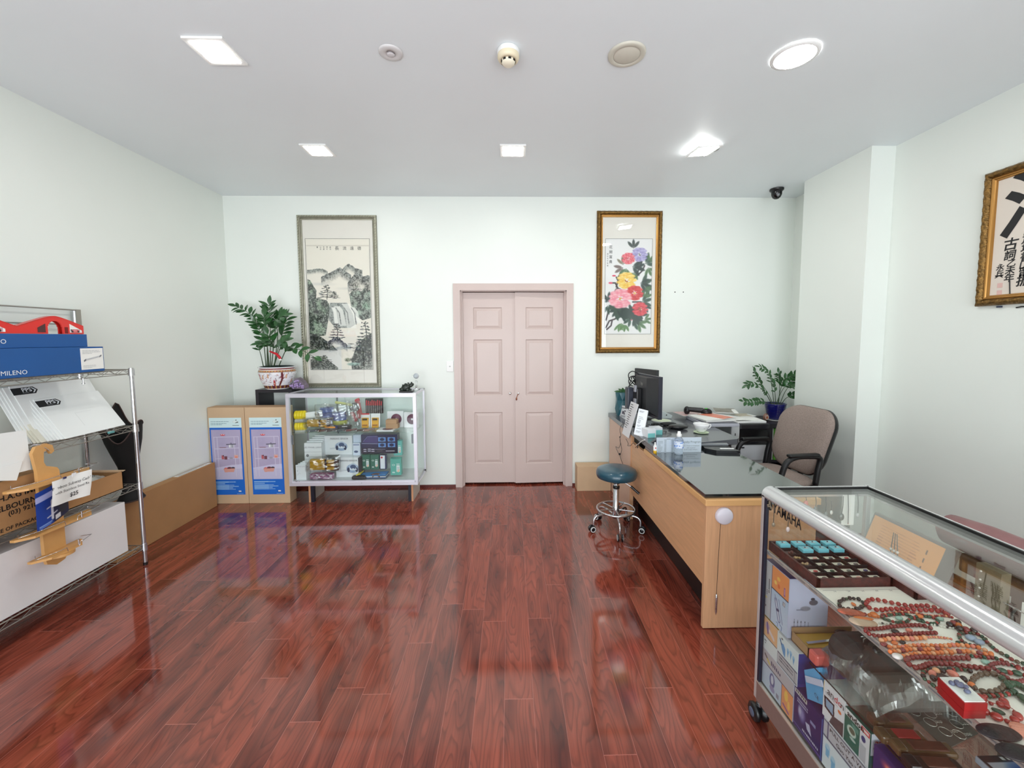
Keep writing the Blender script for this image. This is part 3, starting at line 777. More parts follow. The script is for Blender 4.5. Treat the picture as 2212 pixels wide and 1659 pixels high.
yy = (co[:, 1]-co[:, 1].min())/.21; co[:, 0] -= .05*yy**2; co[:, 2] += .035*yy; me.vertices.foreach_set('co', co.ravel()); me.update()
sg = thing('price_sign', 'white paper sign pricing the bamboo caddies, hung on the caddy', 'sign', (-2.47, 2.34, .68))
a_, b_, c_, d_ = [at(u, v, 'x', -2.47) for u, v in ((110, 1041), (196, 1013), (193, 1069), (110, 1096))]
def sgf(u, v):
    q = (a_.lerp(b_, u)).lerp(d_.lerp(c_, u), v)
    return q + X*(.006*math.sin(u*7+1)+.003*math.sin(v*4))
MB().grid(sgf, 20, 10).build('paper', PAPER, sg)
uu = (b_-a_).normalized(); vv = (a_-d_).normalized(); nn = uu.cross(vv)
wid = (b_-a_).length
for s_, fy, sz, fnt in (('Bamboo Subway Caddies', .30, .0225, 1), ('with Stainless Steel Rails', .50, .0200, 1), ('$25', .74, .030, 1)):
    q = (a_.lerp(d_, fy)).lerp(b_.lerp(c_, fy), .54)
    MB().text(s_, q, uu, vv, sz, 'CENTER', lift=.0085, bold=(s_ == '$25')).build('lettering', INK, sg)
q = a_.lerp(b_, .52)+nn*.008
MB().obox(q+vv*.002, uu*.022, vv*.018, nn*.003).build('tape', mat('white_tape', (236, 238, 240), .3), sg)
MB().obox(a_.lerp(b_, .30)+nn*.006, uu*.012, vv*.010, nn*.008).build('bulldog_clip', mat('navy_clip', (50, 50, 90), .3), sg)

# ---- black flared vase standing on the long carton
VB = mat('matt_black_rubber', (12, 13, 13), .75)
VBR = mat('brown_edge', (60, 40, 36), .6)
vc = Vector((-2.790, 3.005, .426))
vs = thing('black_vase', 'tall black vase with a deeply scalloped brown-edged rim, behind the wire shelving post', 'vase', vc)
prof = [(.0, .0), (.082, .0), (.086, .012), (.074, .035), (.052, .07), (.048, .12), (.050, .18), (.062, .26), (.090, .36), (.112, .44), (.122, .50), (.128, .54)]
mb = MB(); n = 48
def rim_extra(t):
    return .175*max(0, math.cos((t-2.6)))**14 + .05*max(0, math.cos(t-.35))**6 + .05*max(0, math.cos(t-4.3))**6 - .09*max(0, math.cos(t-5.4))**6 - .05*max(0, math.cos(t-3.5))**8
vt = []
for i, (r, h) in enumerate(prof):
    for k in range(n):
        t = 2*PI*k/n; f = max(0, (i-7)/4)
        hh = h+rim_extra(t)*f**2
        vt.append(vc+Vector((r*math.cos(t)*.80, r*math.sin(t)*1.0-.10*max(0, (h-.2)), hh)))
mb._add(vt, [(i*n+k, i*n+(k+1) % n, (i+1)*n+(k+1) % n, (i+1)*n+k) for i in range(len(prof)-1) for k in range(n)], True)
mb.build('body', VB, vs)
MB().tube(vt[-n:], .0045, 6, True).build('rim_edge', VBR, vs)
MB().tube([vc+Vector((.086*.80*math.cos(2*PI*k/32), .086*math.sin(2*PI*k/32), .006)) for k in range(32)], .005, 6, True).build('foot_edge', VBR, vs)

# ---- long low carton on the floor against the wall
lc = thing('long_carton', 'long low brown carton on the floor against the left wall beside the wire shelving', 'carton', (-2.87, 3.41, 0))
MB().box((-2.898, 2.905, 0), (-2.829, 3.918, .426), .003).build('box', CARD2, lc)
MB().box((-2.885, 3.50, .4265), (-2.845, 3.90, .4272)).build('packing_label', PAPER, lc)
MB().lines((-2.850, 3.52, .4275), Y, -X, .36, .03, 3, .35, 3).build('label_print', GINK, lc)

# ---- two tall cartons with blue picture labels
def shelf_pic():
    c = Canvas(110, 258, (22, 106, 206))
    c.rect(0, 0, 1, .128, (214, 238, 240))
    c.rect(.045, .155, .945, .80, (182, 172, 202))
    c.mix(((c.yy > .155) & (c.yy < .80) & (c.xx > .045) & (c.xx < .945))*np.clip((c.noise(3, 6, 2)-.4)*.8, 0, .4), (146, 140, 178))
    c.poly([(.045, .65), (.62, .61), (.945, .60), (.945, .80), (.045, .80)], (206, 204, 232))
    c.mix(((c.yy > .64) & (c.yy < .80) & (c.xx > .045) & (c.xx < .945) & (c.yy > .66))*.35, (176, 172, 204))
    W = (214, 210, 228)
    for x0 in (.12, .22, .74, .88): c.line([(x0, .25), (x0+.01, .76)], .008, W)
    c.line([(.12, .25), (.88, .245)], .008, W); c.line([(.14, .40), (.88, .39)], .009, W); c.line([(.14, .53), (.88, .52)], .008, W); c.line([(.15, .67), (.85, .655)], .006, W)
    c.ell(.40, .222, .085, .030, (216, 70, 78), soft=.3).ell(.37, .216, .02, .012, (244, 224, 224)).ell(.43, .216, .02, .012, (244, 224, 224))
    c.ell(.38, .383, .12, .012, (140, 96, 100)).rect(.56, .345, .72, .385, (196, 200, 208)).rect(.58, .345, .61, .385, (246, 248, 250)).rect(.66, .345, .68, .385, (110, 112, 122)).line([(.5, .345), (.78, .34)], .012, (70, 70, 84)).ell(.64, .33, .03, .008, (50, 50, 60))
    c.rect(.33, .485, .40, .535, (190, 96, 104)).rect(.41, .495, .50, .54, (120, 70, 84)).ell(.38, .49, .02, .02, (60, 40, 50)).ell(.62, .52, .06, .03, (160, 160, 176)).rect(.72, .48, .84, .52, (224, 176, 164)).rect(.74, .50, .82, .52, (230, 140, 120))
    c.ell(.55, .655, .18, .02, (96, 60, 74)).poly([(.36, .66), (.72, .655), (.68, .70), (.40, .705)], (218, 160, 148)).ell(.44, .652, .05, .02, (220, 110, 110)).ell(.55, .645, .07, .022, (110, 50, 60)).ell(.66, .645, .06, .02, (50, 44, 60))
    for k, yy in enumerate((.832, .852, .872, .890, .909, .927)):
        xe = (.72, .38, .66, .80, .62, .70)[k]; c.mix(((np.abs(c.yy-yy) < .0045) & (c.xx > .05) & (c.xx < xe) & ((c.xx*37 % 1) > .18)), (160, 206, 246))
    c.ell(.83, .955, .055, .024, (40, 44, 60)).rect(.79, .945, .87, .962, (236, 240, 246)).rect(.74, .983, .94, .988, (150, 196, 240))
    for k, yy in enumerate((.050, .072, .088)): c.mix((np.abs(c.yy-yy) < .0038) & (c.xx > .05) & (c.xx < (.62, .55, .40)[k]) & ((c.xx*41 % 1) > .2), (126, 160, 172))
    c.ell(.82, .055, .10, .042, (196, 206, 204), soft=.1).ell(.82, .055, .092, .038, (224, 240, 238), soft=.1).poly([(.80, .040), (.84, .024), (.86, .036)], (40, 60, 60)).poly([(.78, .072), (.88, .050), (.90, .064)], (40, 60, 60)).rect(.72, .096, .92, .104, (110, 130, 134))
    return c
pic = shelf_pic()
for i, (x0, x1, lb) in enumerate(((-2.905, -2.557, 'tall brown carton with a blue shelving-rack label, in the corner nearest the left wall'),
                                  (-2.553, -2.157, 'tall brown carton with a blue shelving-rack label, touching the glass cabinet'))):
    t = thing('tall_carton', lb, 'carton', ((x0+x1)/2, 4.03, 0), 'tall cartons beside the glass cabinet')
    MB().box((x0, 3.962, 0), (x1, 4.085, .948), .004).build('box', CARDL, t)
    xl = (x0+.012 if i == 0 else x0+.040)
    pic.put('printed_label', (xl, 3.9605, .848), (.306, 0, 0), (.003, 0, -.757), parent=t, rough=.4)
    MB().box((x0+.004, 3.962, .9485), (x1-.004, 4.084, .9492)).build('top_flap', CARD, t)

# ---- dark cube shelf on the wall, pot plant and amethyst
ESP = mat('espresso_laminate', (38, 34, 40), .4, var=.05)
cs = thing('cube_shelf', 'dark hollow cube shelf on the back wall under the flower pot', 'shelf', (-2.29, 4.17, .77))
MB().box((-2.520, 4.092, 1.071), (-2.166, 4.352, 1.101)).build('top_panel', ESP, cs)
MB().box((-2.520, 4.092, .80), (-2.490, 4.352, 1.071)).build('side_panel', ESP, cs)
MB().box((-2.196, 4.092, .80), (-2.166, 4.352, 1.071)).build('side_panel', ESP, cs)
MB().box((-2.520, 4.092, .77), (-2.166, 4.352, .80)).build('bottom_panel', ESP, cs)
PC = Vector((-2.345, 4.18, 1.1015))
pt = thing('flower_pot', 'oriental white porcelain pot painted with red and gold flowers, on the dark cube shelf', 'flower pot', PC)
pprof = [(.0, .0), (.105, .0), (.112, .006), (.118, .02), (.150, .09), (.166, .15), (.168, .175), (.160, .200), (.152, .206), (.168, .214), (.169, .222), (.156, .224), (.150, .215), (.148, .19)]
NP = 160
pv = []; pc = []
rs = np.random.RandomState(5)
cvp = Canvas(320, 90, (238, 238, 244))
flw = [(.08+.055*k+.02*rs.rand(), .32+.4*rs.rand()) for k in range(17)]
for k in range(150):
    x, y = rs.rand(), .25+.5*rs.rand(); a = rs.rand()*PI
    cvp.line([(x, y), (x+.012*math.cos(a), y+.04*math.sin(a))], .0022, [(110, 92, 112), (96, 100, 120), (170, 90, 60), (150, 60, 60)][k % 4])
for (x, y) in flw:
    cvp.line([(x-.03, y+.10), (x, y), (x+.02, y-.12)], .0018, (110, 70, 76))
    big = rs.rand() < .45
    cvp.ell(x, y, .013 if big else .009, .055 if big else .035, (178, 54, 62) if big else (216, 150, 110), soft=.4); cvp.ell(x, y, .004, .015, (236, 214, 170), soft=.6)
cvp.line([(.865, .24), (.872, .5), (.85, .78)], .009, (104, 44, 50)); cvp.line([(.365, .24), (.372, .5), (.35, .78)], .009, (104, 44, 50))
for k in range(40):
    cvp.rect(k/40, .80, (k+.5)/40, .93, (110, 34, 44) if k % 2 else (196, 132, 66)); cvp.rect((k+.5)/40, .80, (k+1)/40, .93, (76, 66, 70))
    cvp.rect(k/40, .135, (k+1)/40, .215, (150, 120, 92) if k % 2 else (176, 98, 70)); cvp.ell((k+.5)/40, .175, .006, .022, (206, 168, 110), soft=.5)
cvp.rect(0, .055, 1, .105, (150, 46, 36)).rect(0, .93, 1, 1, (240, 240, 240)).rect(0, .795, 1, .805, (60, 40, 40)).rect(0, .215, 1, .222, (90, 50, 44))
hs = np.interp(np.linspace(0, 1, 90), np.linspace(0, 1, 90), np.linspace(0, 1, 90))
seg = []
for i in range(len(pprof)-1):
    (r0, h0), (r1, h1) = pprof[i], pprof[i+1]
    nn_ = max(1, int(math.hypot(r1-r0, h1-h0)/.0035))
    for k in range(nn_): seg.append((r0+(r1-r0)*k/nn_, h0+(h1-h0)*k/nn_))
seg.append(pprof[-1])
cc = np.clip(cvp.a/255, 0, 1)**2.2
for (r, h) in seg:
    for k in range(NP):
        t_ = 2*PI*k/NP; pv.append(PC+Vector((r*math.cos(t_), r*math.sin(t_), h)))
        row = int(np.clip((1-h/.224)*89, 0, 89)); pc.append((*cc[row, int(k/NP*319)], 1))
mb = MB(); mb._add(pv, [(i*NP+k, i*NP+(k+1) % NP, (i+1)*NP+(k+1) % NP, (i+1)*NP+k) for i in range(len(seg)-1) for k in range(NP)], True)
mb.build('porcelain_body', mat('glazed_porcelain', (255, 255, 255), .12, coat=.6, attr=True), pt, colors=pc)
MB().cyl(PC+Z*.19, PC+Z*.213, .149, n=40).build('soil', mat('dark_soil', (30, 28, 28), .9, bump=.6, bscale=70), pt)
MB().lathe(PC, [(.146, .20), (.150, .226), (.142, .228), (.138, .214)], 40).build('inner_pot_rim', mat('dark_teal_plastic', (34, 48, 52), .5), pt)

LEAF = mat('zz_leaf_green', (44, 86, 44), .25, var=.28, vscale=14, coat=.3)
STEM = mat('zz_stem_green', (62, 84, 56), .5)
def leaf_mesh(mb, b, d, nrm, L, W):
    """one glossy pointed leaf with a folded midrib, starting at b along d"""
    d = d.normalized(); s = d.cross(nrm).normalized(); nrm = s.cross(d).normalized()
    pr = [(0, .06), (.12, .45), (.35, .95), (.55, 1.0), (.78, .68), (.93, .28), (1.0, .02)]
    vt = []
    for t_, w_ in pr:
        dr = -.18*L*t_*t_
        c = b+d*(L*t_)+nrm*dr
        vt += [c+s*(W*w_*.5)+nrm*(.10*W*w_), c-nrm*.0, c-s*(W*w_*.5)+nrm*(.10*W*w_)]
    fs = []
    for i in range(len(pr)-1):
        a = i*3
        fs += [(a, a+1, a+4, a+3), (a+1, a+2, a+5, a+4)]
    mb._add(vt, fs, True)
def spline(pts, n):
    P = [pts[0]]+list(pts)+[pts[-1]]; out = []
    for i in range(1, len(P)-2):
        for k in range(n):
            t_ = k/n; p0, p1, p2, p3 = P[i-1], P[i], P[i+1], P[i+2]
            out.append(.5*((2*p1)+(p2-p0)*t_+(2*p0-5*p1+4*p2-p3)*t_*t_+(3*p1-p0-3*p2+p3)*t_**3))
    out.append(P[-2]); return out
def zz_stem(root, pts, start, nl, L, W, seed, r=.0045):
    rn = random.Random(seed); P = spline([Vector(p) for p in pts], 8)
    m = len(P); MB().tube(P, [r*(1-.6*i/(m-1)) for i in range(m)], 6).build('stem', STEM, root)
    lf = MB()
    for k in range(nl):
        f = start+(1-start)*k/max(1, nl-1); i = min(int(f*(m-1)), m-2); b = P[i]; d = (P[i+1]-P[i]).normalized()
        side = d.cross(Vector((.15, -.75, .6))).normalized()
        for sg_ in ((1, -1) if k < nl-1 else (0,)):
            dd = (d*(.75 if sg_ else 1)+side*sg_*.9+Vector((rn.uniform(-.25, .25), rn.uniform(-.3, .3), rn.uniform(-.1, .25)))).normalized()
            nr = (Vector((rn.uniform(-.3, .3), -.7, .65))).normalized()
            leaf_mesh(lf, b, dd, nr, L*rn.uniform(.8, 1.1), W*rn.uniform(.85, 1.1))
    lf.build('leaves', LEAF, root)
zp = thing('potted_plant', 'tall glossy green zz plant growing in the painted porcelain pot', 'plant', PC+Z*.214)
def pxp(l, yp): return [at(u, v, 'y', yp+dy) for (u, v, dy) in l]
base = lambda u, dy=0: (u, 797, dy)
zz = [([base(582), (574, 730, -.02), (555, 695, -.04), (534, 674, -.05), (508, 661, -.06)], .42, 9, 0.088, 0.037),
      ([base(584), (584, 730, .02), (583, 690, 0), (581, 655, -.02)], .55, 8, 0.100, 0.035),
      ([base(590), (604, 740, 0), (612, 715, -.03), (619, 687, -.05)], .5, 7, 0.112, 0.043),
      ([base(600), (620, 752, -.06), (634, 752, -.12), (655, 758, -.16), (680, 772, -.18)], .22, 6, 0.092, 0.050),
      ([base(575), (569, 735, -.08), (560, 712, -.12), (552, 695, -.14)], .35, 7, 0.094, 0.037),
      ([base(592), (600, 725, .04), (596, 700, .03), (604, 680, .02)], .5, 6, 0.106, 0.043),
      ([base(586), (590, 750, -.10), (584, 735, -.15), (578, 722, -.17)], .35, 5, 0.106, 0.048),
      ([base(570), (563, 765, -.06), (558, 752, -.10)], .8, 2, 0.059, 0.027),
      ([base(590), (604, 755, -.12), (612, 740, -.16), (618, 736, -.18)], .4, 5, 0.100, 0.050),
      ([base(580), (578, 752, -.12), (572, 742, -.15), (566, 742, -.17)], .4, 5, 0.094, 0.043),
      ([base(586), (596, 700, -.08), (600, 690, -.1), (612, 682, -.12)], .6, 5, 0.100, 0.045),
      ([base(577), (577, 720, -.10), (573, 700, -.12), (570, 682, -.12)], .6, 5, 0.100, 0.043)]
for i, (l, st, nl, L_, W_) in enumerate(zz): zz_stem(zp, pxp(l, 4.15), st, nl, L_, W_, 20+i)
rb = thing('red_ribbon', 'red ribbon and sock decoration tied round the zz plant stems', 'ribbon', at(595, 765, 'y', 4.02))
MB().tube(pxp([(583, 759, 0), (590, 762, -.01), (598, 765, -.02), (604, 772, -.03), (606, 775, -.03)], 4.02), [.008, .010, .012, .013, .012], 8).build('ribbon_tail', mat('red_satin', (196, 24, 42), .4), rb)
MB().ball(at(605, 777, 'y', 3.99), .014, 10, (1.1, .8, .8)).build('white_tip', PAPER, rb)
AM = mat('amethyst', (176, 152, 200), .2, var=.22, vscale=40, coat=.4, bump=.6, bscale=90)
am = thing('amethyst_cluster', 'small purple amethyst crystal cluster beside the porcelain pot', 'crystal', (-2.16, 4.16, 1.113))
rn = random.Random(9); mb = MB()
for k in range(60):
    u_ = rn.random(); hh = .115*(1-abs(u_-.42)*1.35)*rn.uniform(.15, .95)
    c = Vector((-2.180+.125*u_, 4.105+rn.uniform(0, .08), 1.103+hh*.8))
    d = Vector((rn.uniform(-.5, .5), -.8, rn.uniform(.1, .9))).normalized(); r_ = rn.uniform(.007, .013)
    mb.cyl(c, c+d*.014, r_, r_, n=6, smooth=False); mb.cyl(c+d*.014, c+d*.026, r_, .0005, n=6, smooth=False)
mb.build('crystals', AM, am)
pts_ = [(-2.178, 1.1015), (-2.062, 1.1015), (-2.050, 1.106), (-2.055, 1.14), (-2.085, 1.18), (-2.13, 1.212), (-2.15, 1.206), (-2.168, 1.16)]
MB().prism([(x_, z_) for x_, z_ in pts_], (0, 4.13, 0), X, Z, Y*.08).build('rock_matrix', mat('grey_rock', (120, 108, 120), .8, bump=.6, bscale=40), am)
# ================================================================== glass display cabinet at the back wall
KX0, KX1, KY0, KY1, KZ0, KZ1 = -2.115, -.895, 3.88, 4.275, .198, 1.085
FRM = mat('satin_silver_frame', (222, 220, 230), .3, .35)
PANE = glass_mat('cabinet_glass', (253, 255, 254), .10)
kt = thing('display_cabinet', 'silver-framed glass display cabinet against the back wall left of the doors', 'cabinet', ((KX0+KX1)/2, 4.08, 0))
mb = MB()
f = .030
mb.box((KX0, KY0, KZ1-.036), (KX1, KY0+f, KZ1)).box((KX0, KY0, KZ0), (KX1, KY0+f, KZ0+.032))
for x in (KX0, KX1-f): mb.box((x, KY0, KZ0+.03), (x+f, KY0+f, KZ1-.034))
for x in (KX0, KX1-.018):
    mb.box((x, KY0+f, KZ1-.018), (x+.018, KY1, KZ1)).box((x, KY0+f, KZ0), (x+.018, KY1, KZ0+.02)).box((x, KY1-.018, KZ0), (x+.018, KY1, KZ1))
mb.box((KX0, KY1-.018, KZ1-.018), (KX1, KY1, KZ1)).box((KX0, KY1-.018, KZ0), (KX1, KY1, KZ0+.03))
mb.box((KX0+f, KY0+.006, KZ0+.032), (KX1-f, KY0+.026, KZ0+.046))
mb.build('frame', FRM, kt)
MB().box((KX0+.018, KY0+f, KZ1-.010), (KX1-.018, KY1-.018, KZ1-.004)).build('glass_top', PANE, kt)
MB().box((KX1-.012, KY0+f, KZ0+.02), (KX1-.006, KY1-.018, KZ1-.018)).build('glass_side', PANE, kt)
MB().box((KX0+.006, KY0+f, KZ0+.02), (KX0+.012, KY1-.018, KZ1-.018)).build('glass_side', PANE, kt)
MB().box((KX0+f, KY0+.010, KZ0+.046), (-1.50, KY0+.014, KZ1-.036)).build('sliding_glass_door', PANE, kt)
MB().box((-1.52, KY0+.018, KZ0+.046), (KX1-f, KY0+.022, KZ1-.036)).build('sliding_glass_door', PANE, kt)
MB().box((KX0+.018, KY1-.012, KZ0+.02), (KX1-.018, KY1-.006, KZ1-.018)).build('back_panel', mat('pale_aqua_back', (214, 228, 224), .35), kt)
MB().box((-1.80, KY1-.02, KZ0+.02), (-1.785, KY1-.011, KZ1-.018)).build('back_mullion', mat('grey_mullion', (120, 132, 134), .4), kt)
MB().box((KX0+.02, KY0+.035, .702), (KX1-.02, KY1-.02, .708)).build('glass_shelf', glass_mat('shelf_glass', (246, 252, 249), .12), kt)
MB().box((KX0+.018, KY0+.028, KZ0+.032), (KX1-.018, KY1-.013, KZ0+.042)).build('deck', mat('deck_board', (206, 210, 212), .5), kt)
for x in (KX0+.028, KX1-.062):
    MB().box((x+.010, KY0+.004, .60), (x+.026, KY0+.009, .69), .002).build('finger_pull', mat('grey_pull', (120, 126, 132), .3, .5), kt)
BRD = mat('beige_edge_board', (204, 196, 184), .5)
for (x, s_) in ((-1.972, 1), (-.972, -1)):
    MB().box((x-.008, 3.975, 0), (x+.008, 4.27, KZ0)).build('base_panel', BRD, kt)
    MB().box((x-.009, 3.972, 0), (x+.009, 3.976, KZ0)).build('edge_banding', mat('raw_edge', (206, 150, 112), .6), kt)
    MB().box((x+s_*.012, 3.975, 0), (x+s_*.040, 4.01, KZ0)).build('leg', mat('navy_black_leg', (28, 30, 44), .4), kt)
for k, (x, z) in enumerate(((-2.05, .243), (-2.04, .243), (-2.02, .243), (-.92, .238), (-.92, .228), (-1.43, .222), (-1.15, .222))):
    MB().lathe((x, KY0-.0006, z), [(.0035, 0), (0, .0008)], 8, (0,-1,0)).build('screw', GINK, kt)

S2, S1 = .7085, KZ0+.0425     # shelf surfaces
def pbox(name, label, cat, x0, x1, y0, y1, z0, z1, m, group=None, bev=.0015):
    t = thing(name, label, cat, ((x0+x1)/2, (y0+y1)/2, z0), group)
    MB().box((x0, y0, z0), (x1, y1, z1), bev).build('carton_body', m, t)
    return t
WB = mat('glossy_white_carton', (232, 236, 240), .35)
DB = mat('navy_gloss_carton', (30, 36, 74), .25)
YEL = mat('yellow_plastic', (240, 214, 24), .35)
# --- lower deck: white boxes
for k in range(5):
    t = pbox('white_gift_box', 'white light-panel carton standing in the staggered row on the cabinet floor, tall row', 'carton', -2.030+.016*k*0+.012*k, -1.862, 4.02+.030*k, 4.046+.030*k, S1, .58+.012*k, WB, 'tall white light-panel cartons')
    if k == 0:
        tag(t, 'front white LED panel light carton of the tall row on the cabinet floor')
        MB().text('LED PANEL LIGHT', (-1.945, 4.02, .535), X, Z, .022, 'CENTER', lift=.001).build('lettering', GINK, t)
        MB().disc((-2.000, 4.02, .455), X, Z, .014).build('round_hole_mark', GINK, t); MB().box((-2.03, 4.0195, .49), (-1.862, 4.02, .4915)).build('print_line', GINK, t)
for k in range(5):
    t = pbox('white_gift_box', 'low white light-panel carton in the front stepped row on the cabinet floor', 'carton', -2.074+.014*k, -1.975, 3.93+.016*k, 3.943+.016*k, S1, .388+.008*k, WB, 'low white light-panel cartons')
    if k == 0:
        tag(t, 'frontmost low white LED panel light carton at the left end of the cabinet floor')
        MB().text('LED PANEL LIGHT', (-2.025, 3.93, .372), X, Z, .009, 'CENTER', lift=.001).build('lettering', GINK, t)
        MB().disc((-2.058, 3.93, .33), X, Z, .0035).build('logo_dot', GINK, t); MB().tube([(-2.06, 3.929, .285), (-2.045, 3.929, .31), (-2.03, 3.929, .30)], .0006, 4).build('line_drawing', GINK, t)
for (x0, x1, y, z0, z1, nm, sd) in ((-1.866, -1.592, 4.10, .437, .632, 'upper white parking sensor carton with a silver car picture', 0), (-1.72, -1.497, 4.00, S1, .437, 'lower white parking sensor carton behind the yellow glove bag', 1)):
    t = pbox('parking_sensor_box', nm, 'carton', x0, x1, y, y+.10, z0, z1, WB, 'white parking sensor cartons')
    MB().text('PARKING SENSOR', ((x0+x1)/2+.01, y, z1-.032), X, Z, .022, 'CENTER', lift=.001, bold=True).build('lettering', GINK, t)
    c = Canvas(90, 50, (232, 236, 240))
    c.ell(.6, .55, .34, .26, (150, 170, 200)).ell(.62, .42, .22, .22, (184, 200, 222)).ell(.62, .38, .16, .12, (60, 80, 120)).ell(.38, .68, .07, .14, (40, 50, 80)).ell(.80, .68, .07, .14, (40, 50, 80)).ell(.62, .62, .20, .05, (230, 238, 248)).line([(.02, .72), (.3, .68)], .006, (150, 160, 176)).line([(.02, .8), (.3, .74)], .006, (150, 160, 176)).ell(.55, .55, .02, .05, (40, 60, 110)).ell(.70, .55, .02, .05, (40, 60, 110))
    c.put('car_picture', (x0+.05, y-.0008, z1-.055), (.19, 0, 0), (0, 0, -.10), parent=t, rough=.35)
    if sd: MB().box((x1-.004, y-.001, z0), (x1+.022, y+.1, z1-.004)).build('dark_side', mat('black_side_print', (30, 34, 44), .4), t)
t = pbox('sensor_kit_box', 'dark navy car accessory carton printed with four small blue pictures', 'carton', -1.488, -1.130, 4.06, 4.15, .457, .648, DB)
c = Canvas(130, 70, (32, 34, 78))
c.poly([(.06, .40), (.2, .12), (.48, .10), (.46, .45)], (70, 60, 120)).line([(.02, .46), (.46, .48)], .006, (180, 190, 230)).line([(.06, .36), (.18, .1), (.45, .08)], .006, (130, 130, 190))
for i, (x, y) in enumerate(((.48, .14), (.74, .14), (.48, .44), (.74, .44))): c.rect(x, y, x+.20, y+.22, (130, 180, 236)).rect(x+.015, y+.03, x+.185, y+.19, (70, 120, 200)).ell(x+.1, y+.11, .06, .05, (24, 34, 80))
c.rect(0, .70, 1, 1, (24, 22, 50))
for x, y in ((.06, .76), (.18, .75), (.06, .86), (.18, .85), (.28, .86), (.28, .76)): c.rect(x, y, x+.08, y+.04, (190, 190, 216))
c.rect(.38, .765, .66, .785, (160, 160, 190)).rect(.68, .86, .92, .89, (210, 210, 224)).line([(.44, .88), (.58, .86)], .005, (130, 120, 110))
c.put('carton_print', (-1.486, 4.0590, .646), (.354, 0, 0), (0, 0, -.187), parent=t, rough=.25)
t = pbox('blue_white_box', 'small blue and white carton between the parking sensor and navy cartons', 'carton', -1.588, -1.510, 4.12, 4.18, .50, .632, mat('pale_blue_white', (206, 218, 236), .35))
t = pbox('blue_white_box', 'lower small blue and white carton between the parking sensor and navy cartons', 'carton', -1.582, -1.505, 4.08, 4.115, .437, .560, mat('pale_blue_white', (206, 218, 236), .35))
c = Canvas(30, 40, (214, 224, 240)); c.ell(.45, .75, .3, .14, (60, 80, 120)).rect(.1, .1, .9, .18, (90, 110, 160)); c.put('print', (-1.580, 4.0790, .556), (.072, 0, 0), (0, 0, -.11), parent=t)
for (x0, z0, z1, y, nm, colr) in ((-1.484, .300, .452, 4.045, 'left of the two green earphone packs under the navy carton', (44, 106, 88)), (-1.396, .300, .452, 4.045, 'right of the two green earphone packs under the navy carton', (44, 106, 88)),
                                (-1.182, S1+.02, .430, 3.985, 'front pale green earphone pack at the right end of the cabinet floor', (96, 176, 164)), (-1.172, .432, .585, 4.07, 'upper pale green earphone pack behind the others at the right end', (110, 190, 184))):
    t = pbox('earphone_pack', nm, 'package', x0, x0+.083 if y != 3.985 else x0+.105, y, y+.05, z0, z1, mat('green_pack_%d' % colr[0], colr, .25), 'green earphone packs in the glass cabinet')
    c = Canvas(36, 60, colr); d = tuple(int(q*.6) for q in colr)
    c.ell(.5, -.1, 1.2, .25, d).ell(.28, .40, .14, .10, (214, 230, 226)).ell(.28, .40, .09, .06, colr).rect(.55, .42, .85, .80, (226, 236, 234)).rect(.60, .50, .80, .76, (196, 206, 210)).poly([(.62, .72), (.9, .66), (.7, .86)], (240, 190, 160)).ell(.22, .84, .05, .07, (236, 240, 240)).ell(.34, .84, .05, .07, (236, 240, 240)).rect(.55, .34, .85, .37, (230, 240, 240))
    c.put('pack_print', (x0+.002, y-.0008, z1-.002), (.079 if y != 3.985 else .101, 0, 0), (0, 0, -(z1-z0-.004)), parent=t, rough=.2)
t = pbox('charger_pack', 'slim white pack with a red star beside the green earphone packs', 'package', -1.306, -1.243, 4.05, 4.09, .30, .442, mat('slim_pack_blue', (58, 66, 104), .3))
MB().box((-1.300, 4.0488, .306), (-1.255, 4.0495, .440)).build('white_device_picture', WB, t); MB().disc((-1.285, 4.0485, .42), X, Z, .010).build('red_star', mat('red_mark', (206, 50, 60), .4), t)
bo = thing('flat_booklet', 'flat blue, white and yellow booklet lying in front of the green packs', 'booklet', (-1.35, 4.0, S1))
for k, cc_ in enumerate(((60, 90, 140), (226, 232, 238), (40, 130, 200), (236, 222, 60))):
    x0 = -1.50+(.03 if k == 2 else 0); x1 = -1.215 if k < 3 else -1.46
    MB().obox(((x0+x1)/2, 3.985, S1+.012+.011*k), Vector((x1-x0, 0, .012 if k > 1 else 0)), Y*.11, Z*.007).build('cover_layer', mat('booklet_%d' % k, cc_, .35), bo)
rn = random.Random(4)
def bagmesh(t, x0, x1, y0, y1, z0, z1, seed, m=BAG, nm='clear_bag', amp=.012):
    r_ = np.random.RandomState(seed); ph = r_.rand(8)*6
    def fn(u, v):
        e = (math.sin(PI*min(max(u, 0), 1))*math.sin(PI*min(max(v, 0), 1)))**.35
        w = amp*(math.sin(13*u+ph[0])*math.sin(9*v+ph[1])+.6*math.sin(29*u+ph[2]+7*v)+.5*math.sin(23*v+ph[3]-9*u))
        return Vector((x0+(x1-x0)*u, y0+(y1-y0)*(1-e)*.6-w*.6, z0+(z1-z0)*v+w*.4))
    MB().grid(fn, 26, 18).build(nm, m, t)
